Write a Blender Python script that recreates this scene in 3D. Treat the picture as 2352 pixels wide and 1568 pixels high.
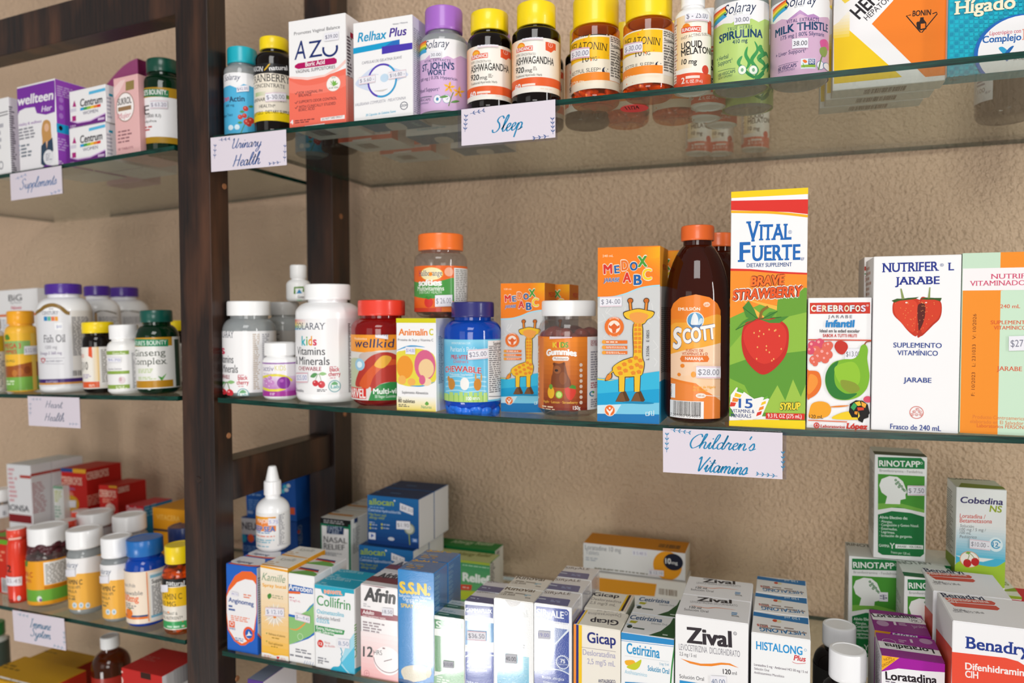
import bpy, bmesh, math, random
from math import sin, cos, pi, radians, sqrt, atan2
from mathutils import Vector, Matrix
from mathutils.geometry import tessellate_polygon
for o in list(bpy.data.objects): bpy.data.objects.remove(o)
SC = bpy.context.scene; COL = SC.collection
R_ = random.Random(7)
# ------------------------------------------------------------------ camera
IW, IH, FPX = 2352, 1568, 1711.0
YAW, PITCH, ROLL = radians(20.09), radians(2.17), radians(.12)
CAM = Vector((0, -.64, 0))
_f = Vector((-sin(YAW)*cos(PITCH), cos(YAW)*cos(PITCH), -sin(PITCH)))
_r = Vector((cos(YAW), sin(YAW), 0)); _u = _r.cross(_f)
_r, _u = cos(ROLL)*_r - sin(ROLL)*_u, sin(ROLL)*_r + cos(ROLL)*_u
cd = bpy.data.cameras.new('camera'); cam = bpy.data.objects.new('camera', cd); COL.objects.link(cam)
cam.matrix_world = Matrix(((_r.x,_u.x,-_f.x,CAM.x),(_r.y,_u.y,-_f.y,CAM.y),(_r.z,_u.z,-_f.z,CAM.z),(0,0,0,1)))
cd.sensor_width = 36; cd.lens = FPX/IW*36; cd.clip_start = .01
cd.dof.use_dof = True; cd.dof.focus_distance = .60; cd.dof.aperture_fstop = 5.4
SC.camera = cam
# ------------------------------------------------------------------ light and exposure
SC.view_settings.view_transform = 'Standard'; SC.view_settings.look = 'None'
SC.view_settings.gamma = 1; SC.view_settings.use_curve_mapping = False
SC.view_settings.exposure = -0.12
SC.cycles.transparent_max_bounces = 32; SC.cycles.max_bounces = 10
SC.cycles.use_denoising = True
SC.cycles.caustics_reflective = False; SC.cycles.caustics_refractive = False
w = bpy.data.worlds.new('room_light'); SC.world = w; w.use_nodes = True
w.node_tree.nodes['Background'].inputs[0].default_value = (1, .985, .97, 1)
w.node_tree.nodes['Background'].inputs[1].default_value = .30
def area(name, loc, target, sx, sy, power, col=(1,1,1)):
    l = bpy.data.lights.new(name, 'AREA'); l.shape = 'RECTANGLE'; l.size = sx; l.size_y = sy
    l.energy = power; l.color = col
    o = bpy.data.objects.new(name, l); COL.objects.link(o); o.location = loc
    o.rotation_euler = (Vector(target)-Vector(loc)).to_track_quat('-Z', 'Y').to_euler(); return o
area('room_lamp_light', (.1, -1.6, -.03), (-.2, .1, -.03), .6, .5, 7.8, (1, .975, .94))
area('window_daylight', (-.95, -1.9, .05), (-.1, .3, .0), .8, .8, 3, (1, .98, .95))
area('ceiling_lamp_light', (.05, -1.4, 1.05), (-.1, .1, -.25), .7, .7, 14, (1, .985, .96))
area('far_doorway_daylight', (2.3, -.95, .1), (-.3, 0, 0), 0.22, 1.5, 24, (1, .99, .97))
area('low_glass_door_daylight', (-1.06, -1.9, -1.205), (-.15, 0, -.35), .63, .36, 12, (1, .99, .98))
# ------------------------------------------------------------------ pixel helpers (photo pixel -> ray)
FRM = [0, 0, 1.0]
def FR(ox, oy, s): FRM[:] = [ox, oy, s]
def PX(x, y): return (FRM[0]+x/FRM[2], FRM[1]+y/FRM[2])
def rayw(px, py): return _f + (px-IW/2)/FPX*_r - (py-IH/2)/FPX*_u
class Frame:
    """a shelf: local x along it, y into its depth, z up from its top surface"""
    def __init__(s, O, ex, zf=None):
        s.ex = Vector(ex).normalized(); s.ey = Vector((0,0,1)).cross(s.ex).normalized(); s.ez = s.ex.cross(s.ey)
        s.O = Vector(O); a, b, c = s.ex, s.ey, s.ez
        s.M = Matrix(((a.x,b.x,c.x,s.O.x),(a.y,b.y,c.y,s.O.y),(a.z,b.z,c.z,s.O.z),(0,0,0,1)))
        s.I = s.M.inverted(); s.cam = s.I @ CAM; s.zf = zf or (lambda x: 0.)
    def ray(s, p):
        d = rayw(*p); return Vector((d.dot(s.ex), d.dot(s.ey), d.dot(s.ez)))
    def onY(s, p, Y):
        d = s.ray(p); return s.cam + d*((Y-s.cam.y)/d.y)
    def onZ(s, p, Z):
        d = s.ray(p); return s.cam + d*((Z-s.cam.z)/d.z)
    def onX(s, p, X):
        d = s.ray(p); return s.cam + d*((X-s.cam.x)/d.x)
WORLD = Frame((0,0,0), (1,0,0))
GT = .005
def hz(px, py): return WORLD.onY((px, py), 0)
def poly_z(pts):
    P = [hz(*q) for q in pts]
    def f(x):
        if x <= P[0].x: a, b = P[0], P[1]
        elif x >= P[-1].x: a, b = P[-2], P[-1]
        else:
            for a, b in zip(P, P[1:]):
                if a.x <= x <= b.x: break
        return a.z + (b.z-a.z)*(x-a.x)/(b.x-a.x)
    return f
_m = poly_z([(492,923),(780,946),(1140,969),(1523,989),(1840,1001),(2352,1019)])
_b = poly_z([(516,1500),(718,1551)])
ZT, ZM, ZB = .1835+GT, -.0985+GT, -.3712+GT
TOP = Frame((0,0,ZT), (1,0,0))
MID = Frame((0,0,ZM), (1,0,0), lambda x: _m(x)+GT-ZM)
BOT = Frame((0,0,ZB), (1,0,0))
LOW = Frame((0,0,ZB-.27), (1,0,0))
# the left bay stands a little turned away from the main one
PIV = Vector((-.616, 0, 0)); DEL = radians(4.3)
def left_frame(pl, pr):
    n = Vector((sin(DEL), cos(DEL), 0))
    def hit(p):
        d = rayw(*p); return CAM + d*((PIV-CAM).dot(n)/d.dot(n))
    A, B = hit(pl), hit(pr); ex = (B-A).normalized()
    O = B.copy(); O.z += GT
    return Frame(O, ex)
LT = left_frame((0,410),(410,343)); LM = left_frame((0,913),(418,920.5)); LB = left_frame((0,1398),(435,1482))
LL = Frame(LB.O-Vector((0,0,.26)), LB.ex)
# ------------------------------------------------------------------ colours and materials
def lin(c): return c/12.92 if c <= .04045 else ((c+.055)/1.055)**2.4
NAMED = dict(W='f4f3f4', K='17161a', N='1c2f6e', B='1766b5', R='dc2a25', O='f47a20', Y='f7cf14', G='1d8a44', P='7d3aa8', GR='9a9aa0', LG='d9d9dc', DG='55565c', PK='f3b7b4', T='12a5c4', C='efe6d2', BR='5a3018', LB='7fd0ea', M='c41e7a', CY='17a6df')
_cc = {}
def C(c):
    if not isinstance(c, str): return c
    if c not in _cc:
        h = NAMED.get(c, c); _cc[c] = tuple(lin(int(h[i:i+2], 16)/255) for i in (0,2,4))+(1.,)
    return _cc[c]
def mix(a, b, t):
    a, b = C(a), C(b); return tuple(a[i]+(b[i]-a[i])*t for i in range(3))+(1.,)
MAT = {}
def mat(name, col=None, rough=.5, spec=.5, trans=0, coat=0, metal=0, attr=False, emis=None, ior=1.45, sss=0, bump=0, bscale=400, cr=.05):
    m = bpy.data.materials.new(name); m.use_nodes = True; nt = m.node_tree; b = nt.nodes['Principled BSDF']
    if attr:
        a = nt.nodes.new('ShaderNodeAttribute'); a.attribute_name = 'Col'; nt.links.new(a.outputs['Color'], b.inputs['Base Color'])
    else: b.inputs['Base Color'].default_value = C(col)
    b.inputs['Roughness'].default_value = rough; b.inputs['Specular IOR Level'].default_value = spec
    b.inputs['Transmission Weight'].default_value = trans; b.inputs['Coat Weight'].default_value = coat; b.inputs['Coat Roughness'].default_value = cr
    b.inputs['Metallic'].default_value = metal; b.inputs['IOR'].default_value = ior
    if sss:
        b.inputs['Subsurface Weight'].default_value = sss; b.inputs['Subsurface Scale'].default_value = .01
    if bump:
        n = nt.nodes.new('ShaderNodeTexNoise'); n.inputs['Scale'].default_value = bscale
        t = nt.nodes.new('ShaderNodeTexCoord'); nt.links.new(t.outputs['Object'], n.inputs['Vector'])
        bp = nt.nodes.new('ShaderNodeBump'); bp.inputs['Strength'].default_value = bump; bp.inputs['Distance'].default_value = .0006
        nt.links.new(n.outputs['Fac'], bp.inputs['Height']); nt.links.new(bp.outputs['Normal'], b.inputs['Normal'])
    MAT[name] = m; return m
mat('printed_card', attr=True, rough=.5, spec=.22)
mat('printed_gloss', attr=True, rough=.3, coat=.35, cr=.12)
mat('printed_foil', attr=True, rough=.22, spec=.9, coat=1, cr=.07, bump=.22, bscale=900)
mat('paper_sticker', attr=True, rough=.7, spec=.2)
mat('printed_label', attr=True, rough=.4, spec=.3, coat=.15, cr=.08)
def plastic(c, rough=.3, sss=0):
    k = 'plastic_%s_%d' % (c if isinstance(c, str) else 'mix', int(rough*100))
    return MAT.get(k) or mat(k, c, rough, .5, coat=.2)
def clear(name, tint, rough=.04, ior=1.45, refl=1.0, body=None, bw=0):
    """thin clear or tinted plastic / glass wall: tinted see-through plus Fresnel reflection"""
    if name in MAT: return MAT[name]
    m = bpy.data.materials.new(name); m.use_nodes = True; nt = m.node_tree; nt.nodes.clear()
    out = nt.nodes.new('ShaderNodeOutputMaterial'); tr = nt.nodes.new('ShaderNodeBsdfTransparent'); tr.inputs[0].default_value = C(tint)
    gl = nt.nodes.new('ShaderNodeBsdfGlossy'); gl.inputs['Roughness'].default_value = rough; gl.inputs[0].default_value = (refl,)*3+(1,)
    fr = nt.nodes.new('ShaderNodeFresnel'); ge = nt.nodes.new('ShaderNodeNewGeometry'); mr = nt.nodes.new('ShaderNodeMapRange')
    mr.inputs['To Min'].default_value = ior; mr.inputs['To Max'].default_value = 1/ior   # both sides of the thin wall reflect alike
    nt.links.new(ge.outputs['Backfacing'], mr.inputs['Value']); nt.links.new(mr.outputs[0], fr.inputs[0])
    mx = nt.nodes.new('ShaderNodeMixShader'); nt.links.new(fr.outputs[0], mx.inputs[0])
    src = tr
    if body:
        df = nt.nodes.new('ShaderNodeBsdfDiffuse'); df.inputs[0].default_value = C(body)
        m2 = nt.nodes.new('ShaderNodeMixShader'); m2.inputs[0].default_value = bw
        nt.links.new(tr.outputs[0], m2.inputs[1]); nt.links.new(df.outputs[0], m2.inputs[2]); src = m2
    nt.links.new(src.outputs[0], mx.inputs[1]); nt.links.new(gl.outputs[0], mx.inputs[2]); nt.links.new(mx.outputs[0], out.inputs[0])
    MAT[name] = m; return m
# ------------------------------------------------------------------ objects
def link(o, parent=None):
    COL.objects.link(o)
    if parent is not None: o.parent = parent
    return o
def tag(o, label, cat, group=None):
    o['label'] = label; o['category'] = cat
    if group: o['group'] = group
    return o
def mesh(name, V, F, mats, fcol=None, mi=None, smooth=False, normals=None, loopn=None):
    me = bpy.data.meshes.new(name); me.from_pydata([tuple(v) for v in V], [], F)
    for m in mats: me.materials.append(m)
    if fcol is not None:
        at = me.color_attributes.new('Col', 'FLOAT_COLOR', 'CORNER'); buf = []
        for p, c in zip(me.polygons, fcol): buf += [c[0]*.9, c[1]*.9, c[2]*.9, 1.]*p.loop_total
        at.data.foreach_set('color', buf)
    if mi: me.polygons.foreach_set('material_index', mi)
    if smooth is True: me.polygons.foreach_set('use_smooth', [True]*len(me.polygons))
    elif smooth: me.polygons.foreach_set('use_smooth', smooth)
    me.update()
    if loopn: me.normals_split_custom_set(loopn)
    if normals: me.normals_split_custom_set_from_vertices([tuple(n) for n in normals])
    return me
def bm_mesh(name, bm, m, smooth=False):
    me = bpy.data.meshes.new(name); bmesh.ops.recalc_face_normals(bm, faces=bm.faces); bm.to_mesh(me); bm.free()
    for x in (m if isinstance(m, (list,tuple)) else [m]): me.materials.append(x)
    if smooth: me.polygons.foreach_set('use_smooth', [True]*len(me.polygons))
    return me
def bevbox(w, d, h, bev=.0006, seg=1):
    bm = bmesh.new(); bmesh.ops.create_cube(bm, size=1)
    for v in bm.verts: v.co = Vector((v.co.x*w, v.co.y*d+d/2, v.co.z*h+h/2))
    if bev: bmesh.ops.bevel(bm, geom=list(bm.edges), offset=bev, segments=seg, affect='EDGES', profile=.5)
    bmesh.ops.recalc_face_normals(bm, faces=bm.faces); return bm
# ------------------------------------------------------------------ lettering
_tc = {}
def glyphs(s, bold=0, it=0, serif=0, res=3, sp=1):
    k = (s, bold, it, serif, res, sp)
    if k in _tc: return _tc[k]
    def raw(s, b):
        cu = bpy.data.curves.new('lettering', 'FONT'); cu.body = s; cu.size = 1; cu.resolution_u = res; cu.fill_mode = 'FRONT'; cu.offset = b; cu.shear = it; cu.space_character = sp
        ob = bpy.data.objects.new('lettering', cu); COL.objects.link(ob)
        dg = bpy.context.evaluated_depsgraph_get(); me = bpy.data.meshes.new_from_object(ob.evaluated_get(dg))
        V = [(v.co.x, v.co.y) for v in me.vertices]; T = [tuple(p.vertices) for p in me.polygons]
        bpy.data.objects.remove(ob); bpy.data.curves.remove(cu); bpy.data.meshes.remove(me)
        return V, T
    V, T = raw(s, 0)
    if not V: _tc[k] = ([], 1); return _tc[k]
    polys = [(0, [V[i] for i in t]) for t in T]
    if serif:
        cnt = {}
        for t in T:
            for a, b in zip(t, t[1:]+t[:1]):
                e = (min(a,b), max(a,b)); cnt[e] = cnt.get(e, 0)+1
        hs = CAPH
        for (a, b), n in cnt.items():
            if n != 1: continue
            (x0,y0), (x1,y1) = V[a], V[b]
            if abs(y0-y1) > .004 or not .02 < abs(x0-x1) < .24: continue
            e = .062
            for base, sg in ((0, 1), (hs, -1)):
                if abs(y0-base) < .02:
                    l, r_ = min(x0,x1)-e, max(x0,x1)+e; polys.append((1, [(l,y0),(r_,y0),(r_,y0+sg*.045),(l,y0+sg*.045)]))
    if bold > .004:   # heavier weight: the same outline shifted a hair each way
        d = bold if bold < .03 else bold*.8; sh_ = [(-d,0),(d,0)] if bold < .02 else [(-d,-d*.6),(d,-d*.6),(-d,d*.6),(d,d*.6)]+([(0,d),(0,-d),(d*1.2,0),(-d*1.2,0)] if bold > .045 else [])
        polys = [(2*j+k_, [(x+a, y+b) for x, y in q]) for j, (a, b) in enumerate(sh_) for k_, q in polys]
    xs = [p[0] for _, q in polys for p in q]; x0 = min(xs); w_ = max(xs)-x0
    polys = [(k_, [((x-x0)/w_, y/CAPH) for x, y in q]) for k_, q in polys]
    _tc[k] = (polys, w_/CAPH); return _tc[k]
CAPH = .7
def _cap():
    global CAPH
    cu = bpy.data.curves.new('h', 'FONT'); cu.body = 'H'; ob = bpy.data.objects.new('h', cu); COL.objects.link(ob)
    me = bpy.data.meshes.new_from_object(ob.evaluated_get(bpy.context.evaluated_depsgraph_get()))
    CAPH = max(v.co.y for v in me.vertices); bpy.data.objects.remove(ob); bpy.data.curves.remove(cu); bpy.data.meshes.remove(me)
_cap()
def clip(poly, ax, val, keep_less):
    out = []; n = len(poly)
    for i in range(n):
        a, b = poly[i], poly[(i+1) % n]
        ia = (a[ax] <= val) if keep_less else (a[ax] >= val); ib = (b[ax] <= val) if keep_less else (b[ax] >= val)
        if ia: out.append(a)
        if ia != ib:
            t = (val-a[ax])/(b[ax]-a[ax]); out.append((a[0]+t*(b[0]-a[0]), a[1]+t*(b[1]-a[1])))
    return out
def smooth_pts(P, closed=True, n=6):
    out = []; N = len(P)
    rng = range(N) if closed else range(N-1)
    for i in rng:
        if closed: p0, p1, p2, p3 = P[i-1], P[i], P[(i+1) % N], P[(i+2) % N]
        else: p0, p1, p2, p3 = P[max(i-1,0)], P[i], P[i+1], P[min(i+2,N-1)]
        for k in range(n):
            t = k/n
            out.append(tuple(.5*((2*p1[j])+(-p0[j]+p2[j])*t+(2*p0[j]-5*p1[j]+4*p2[j]-p3[j])*t*t+(-p0[j]+3*p1[j]-3*p2[j]+p3[j])*t**3) for j in (0,1)))
    if not closed: out.append(P[-1])
    return out
def stroke_polys(P, w0, fn=None):
    """quads along a polyline; fn(i/n, direction) may give the width"""
    out = []; n = len(P)
    L, Rr = [], []
    for i in range(n):
        a, b = P[max(i-1,0)], P[min(i+1,n-1)]; dx, dy = b[0]-a[0], b[1]-a[1]; l = sqrt(dx*dx+dy*dy) or 1
        hw = (fn(i/(n-1), (dx/l, dy/l)) if fn else w0)/2
        L.append((P[i][0]-dy/l*hw, P[i][1]+dx/l*hw)); Rr.append((P[i][0]+dy/l*hw, P[i][1]-dx/l*hw))
    for i in range(n-1): out.append([L[i], L[i+1], Rr[i+1], Rr[i]])
    return out
# ------------------------------------------------------------------ printed surfaces
EPS0, EPS = .00006, .0000025
class Surf:
    def __init__(s, fr, u0, u1, v0, v1):
        s.fr = fr; s.u0, s.u1, s.v0, s.v1 = u0, u1, v0, v1; s.ops = []; s.subs = []; s.cur = s.ops; s.lay = 0
    def add(s, poly, c): s.cur.append((poly, C(c), s.lay))
    def q(s, x, y): return s.uv(PX(x, y))
    # y values of r / t / g are read at the left end x0
    def r(s, x0, y0, x1, y1, c):
        a, b = s.q(x0, y0), s.q(x0, y1); u1 = s.q(x1, (y0+y1)/2)[0]
        s.add([(a[0],b[1]),(u1,b[1]),(u1,a[1]),(a[0],a[1])], c); return s
    def band(s, y0, y1, c, x=None):
        x = s.refx if x is None else x; a, b = s.uv((x, PX(0,y0)[1])), s.uv((x, PX(0,y1)[1]))
        s.add([(s.u0,b[1]),(s.u1,b[1]),(s.u1,a[1]),(s.u0,a[1])], c); return s
    def all(s, c): s.add([(s.u0,s.v0),(s.u1,s.v0),(s.u1,s.v1),(s.u0,s.v1)], c); return s
    def p(s, pts, c, sm=0):
        P = [s.q(*a) for a in pts]
        if sm: P = smooth_pts(P, True, 5)
        s.shape(P, c); return s
    def shape(s, P, c):
        tri = tessellate_polygon([[Vector((a[0],a[1],0)) for a in P]])
        for t in tri: s.add([P[i] for i in t], c)
    def e(s, cx, cy, rx, ry, c, n=22):
        o = s.q(cx, cy); a = s.q(cx+rx, cy)[0]-o[0]; b = s.q(cx, cy-ry)[1]-o[1]
        s.add([(o[0]+a*cos(2*pi*i/n), o[1]+b*sin(2*pi*i/n)) for i in range(n)], c); return s
    def ring(s, cx, cy, rx, ry, wd, c, a0=0, a1=360, n=36):
        o = s.q(cx, cy); a = s.q(cx+rx, cy)[0]-o[0]; b = s.q(cx, cy-ry)[1]-o[1]; k = 1-wd/max(rx,1)
        for i in range(n):
            t0, t1 = radians(a0+(a1-a0)*i/n), radians(a0+(a1-a0)*(i+1)/n)
            s.add([(o[0]+a*cos(t0), o[1]+b*sin(t0)),(o[0]+a*cos(t1), o[1]+b*sin(t1)),(o[0]+k*a*cos(t1), o[1]+k*b*sin(t1)),(o[0]+k*a*cos(t0), o[1]+k*b*sin(t0))], c)
        return s
    def pw(s, x, y, w): 
        a, b = s.q(x, y), s.q(x+w, y); c = s.q(x, y+w)
        return (abs(b[0]-a[0])+abs(c[1]-a[1]))/2
    def l(s, pts, w, c, sm=0, taper=0):
        P = [s.q(*a) for a in pts]; ww = s.pw(pts[0][0], pts[0][1], w)
        if sm: P = smooth_pts(P, False, 6)
        for q in stroke_polys(P, ww, (lambda t, d: ww*(1-.85*abs(2*t-1)**2)) if taper else None): s.add(q, c)
        return s
    def g(s, x0, y0, x1, y1, c0, c1, n=14, hor=0):
        a, b = s.q(x0, y0), s.q(x0, y1); u0, u1 = a[0], s.q(x1, (y0+y1)/2)[0]; v1, v0 = a[1], b[1]
        for i in range(n):
            t0, t1 = i/n, (i+1)/n; c = mix(c0, c1, (i+.5)/n)
            if hor: s.add([(u0+(u1-u0)*t0,v0),(u0+(u1-u0)*t1,v0),(u0+(u1-u0)*t1,v1),(u0+(u1-u0)*t0,v1)], c)
            else: s.add([(u0,v1+(v0-v1)*t1),(u1,v1+(v0-v1)*t1),(u1,v1+(v0-v1)*t0),(u0,v1+(v0-v1)*t0)], c)
        return s
    def gall(s, c0, c1, n=16, va=None, vb=None):
        v1 = s.v1 if va is None else va; v0 = s.v0 if vb is None else vb
        for i in range(n):
            s.add([(s.u0,v1+(v0-v1)*(i+1)/n),(s.u1,v1+(v0-v1)*(i+1)/n),(s.u1,v1+(v0-v1)*i/n),(s.u0,v1+(v0-v1)*i/n)], mix(c0, c1, (i+.5)/n))
        return s
    def t(s, txt, x0, yb, x1, h, c, b=.012, it=0, sf=0, y1=None, ang=0, out=None, ow=.05, sp=1, arc=0):
        p0 = s.q(x0, yb); p1 = s.q(x1, yb if y1 is None else y1)
        if y1 is None: p1 = (p1[0], p0[1])
        hh = s.q(x0, yb-h); H = abs(hh[1]-p0[1]) or .001
        dx, dy = p1[0]-p0[0], p1[1]-p0[1]; W = sqrt(dx*dx+dy*dy); dx /= W; dy /= W
        px = h*1.0
        res = 2 if px < 16*FRM[2]/3.2 else 4
        lay = ([(out, b+ow)] if out else [])+[(c, b)]
        for cc, bb in lay:
            polys, _ = glyphs(txt, bb, it, sf, res, sp)
            s.lay += 1; L0 = s.lay
            for k_, q in polys:
                s.lay = L0+k_; Q = []
                for (x, y) in q:
                    if ang == 180: x, y = 1-x, 1-y
                    X, Y = x*W, y*H + arc*H*(1-(2*x-1)**2)
                    Q.append((p0[0]+dx*X-dy*Y, p0[1]+dy*X+dx*Y))
                s.add(Q, cc)
            s.lay = L0+max([k_ for k_, _ in polys], default=0)
        return s
    def vt(s, txt, x, y0, y1, wd, c, b=.01, up=1):
        """vertical lettering reading upwards from y0 (bottom) to y1 (top); wd = letter height in px"""
        a, e_ = s.q(x, y0), s.q(x, y1); H = abs(s.q(x+wd, y0)[0]-a[0]); L = e_[1]-a[1]
        polys, _ = glyphs(txt, b, 0, 0, 2); L0 = s.lay
        for k_, q in polys:
            s.lay = L0+k_; s.add([((a[0]-y*H) if up else (a[0]+y*H), (a[1]+x_*L) if up else (e_[1]-x_*L)) for x_, y in q], c)
        return s
    def fine(s, x0, y0, x1, y1, n, c, fill=.55, seed=1):
        """rows of print too small to read"""
        rr = random.Random(seed+int(x0*3+y0)); a, b = s.q(x0, y0), s.q(x0, y1); u0, u1 = a[0], s.q(x1, (y0+y1)/2)[0]; v1, v0 = a[1], b[1]; dv = (v0-v1)/n
        for i in range(n):
            va, vb = v1+dv*(i+.5-fill/2), v1+dv*(i+.5+fill/2); u = u0; end = u0+(u1-u0)*rr.uniform(.62, 1)
            wd = abs(dv)*1.2
            while (u < end-wd*.5):
                e = min(u+wd*rr.uniform(.8, 2.6), end); s.add([(u,vb),(e,vb),(e,va),(u,va)], c); u = e+wd*.45
        return s
    def bar(s, x0, y0, x1, y1, c='K', n=26, seed=3):
        rr = random.Random(seed); a, b = s.q(x0, y0), s.q(x0, y1); u0, u1 = a[0], s.q(x1, (y0+y1)/2)[0]; W = u1-u0
        for i in range(n):
            u = u0+W*(i+.1)/n; k = W/n*rr.uniform(.25,.8); s.add([(u,b[1]),(u+k,b[1]),(u+k,a[1]),(u,a[1])], c)
        return s
    def barf(s, a0, a1, b0, b1, c='3a3638', n=30, seed=3):
        """barcode placed by fractions of the face"""
        rr = random.Random(seed); s.lay += 1; W = s.u1*(a1-a0)/n
        for i in range(n):
            u = s.u1*a0+W*i; k = W*rr.uniform(.3,.8); s.add([(u,s.v1*b0),(u+k,s.v1*b0),(u+k,s.v1*b1),(u,s.v1*b1)], c)
        return s
    def st(s, x0, y0, x1, y1, txt, dy=0, c='3b3b48', lines=0, bg='ecebf2', tx=.86):
        """price sticker: TL (x0,y0), BR (x1,y1+dy); right side lies dy lower"""
        s.cur = ops = []; s.lay += 1; P = [s.q(x0,y0), s.q(x1,y0+dy), s.q(x1,y1+dy), s.q(x0,y1)]; s.add(P[::-1], bg)
        if lines:
            hh = (y1-y0)
            s.l([(x0,y0+hh*.07),(x1,y0+hh*.07+dy)], hh*.035, 'd98a98'); s.l([(x0,y1-hh*.07),(x1,y1-hh*.07+dy)], hh*.035, 'd98a98')
        if txt:
            wd, hh = x1-x0, y1-y0; m = (1-tx)/2
            s.t(txt, x0+wd*m, y1-hh*.27+dy*m, x1-wd*m, hh*.46, c, b=-.006, y1=y1-hh*.27+dy*(1-m))
        s.cur = s.ops; s.subs.append(ops); return s
    def faces(s, ops, off0):
        V, N, Fc, Cc = [], [], [], []; k0 = min([o[2] for o in ops], default=0)
        for poly, c, k in ops:
            for ax, val, less in ((0,s.u0,0),(0,s.u1,1),(1,s.v0,0),(1,s.v1,1)):
                if len(poly) > 2: poly = clip(poly, ax, val, less)
            if len(poly) < 3: continue
            ar = sum(poly[i][0]*poly[(i+1)%len(poly)][1]-poly[(i+1)%len(poly)][0]*poly[i][1] for i in range(len(poly)))
            if abs(ar) < 1e-11: continue
            if ar < 0: poly = poly[::-1]
            off = off0+EPS*(k-k0)
            for pc in s.slices(poly):
                if len(pc) < 3: continue
                i0 = len(V)
                for (u, v) in pc:
                    P, n = s.to3(u, v, off); V.append(P); N.append(n)
                Fc.append(list(range(i0, len(V)))); Cc.append(c)
        return V, N, Fc, Cc
def _lay(fn):
    def g(s, *a, **k):
        s.lay += 1; return fn(s, *a, **k)
    return g
for _n in ('r','band','all','p','e','ring','l','g','gall','vt','fine','bar'): setattr(Surf, _n, _lay(getattr(Surf, _n)))
class Plane(Surf):
    def __init__(s, fr, O, a, b, w, h, refx=0):
        Surf.__init__(s, fr, 0, w, 0, h); s.Oo = Vector(O); s.a = Vector(a); s.b = Vector(b); s.n = s.a.cross(s.b); s.refx = refx
    def uv(s, p):
        d = s.fr.ray(p); dn = d.dot(s.n); t = (s.Oo-s.fr.cam).dot(s.n)/dn; P = s.fr.cam+d*t-s.Oo
        return (P.dot(s.a), P.dot(s.b))
    def slices(s, poly): return [poly]
    def to3(s, u, v, off): return s.Oo+s.a*u+s.b*v+s.n*off, s.n
class Cyl(Surf):
    def __init__(s, fr, cx, cy, R, z0, z1, k=1.0, seg=56):
        s.c = Vector((cx, cy)); s.R = R; s.z0 = z0; s.k = k
        d = Vector((fr.cam.x, fr.cam.y))-s.c; s.th0 = atan2(d.y, d.x); s.du = 2*pi*R/seg
        Surf.__init__(s, fr, -pi*R*.98, pi*R*.98, 0, z1-z0); s.refx = None
    def uv(s, p):
        d = s.fr.ray(p); dx, dy = d.x, d.y; ox, oy = s.fr.cam.x-s.c.x, s.fr.cam.y-s.c.y
        A = dx*dx+dy*dy; B = ox*dx+oy*dy; Cc = ox*ox+oy*oy-s.R**2; D = B*B-A*Cc
        t = (-B-sqrt(D))/A if D > 0 else -B/A
        th = atan2(oy+t*dy, ox+t*dx)-s.th0
        while th > pi: th -= 2*pi
        while th < -pi: th += 2*pi
        return (th*s.R, s.fr.cam.z+t*d.z-s.z0)
    def slices(s, poly):
        us = [p[0] for p in poly]; k0, k1 = math.floor(min(us)/s.du), math.floor((max(us)-1e-12)/s.du)
        if k0 == k1: return [poly]
        out = []
        for k in range(k0, k1+1):
            q = clip(clip(poly, 0, k*s.du, False), 0, (k+1)*s.du, True) if True else poly
            if len(q) > 2: out.append(q)
        return out
    def to3(s, u, v, off):
        # walls are facets of the same lathe, so print never sinks into them
        k = math.floor(u/s.du+1e-7); f = u/s.du-k
        if f < 1e-6: f = 0
        a0, a1 = s.th0+k*s.du/s.R, s.th0+(k+1)*s.du/s.R; r = s.R+off
        P = Vector((s.c.x+r*(cos(a0)*(1-f)+cos(a1)*f), s.c.y+r*(sin(a0)*(1-f)+sin(a1)*f), s.z0+v)); a = s.th0+u/s.R
        return P, Vector((cos(a), sin(a), 0))
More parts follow.
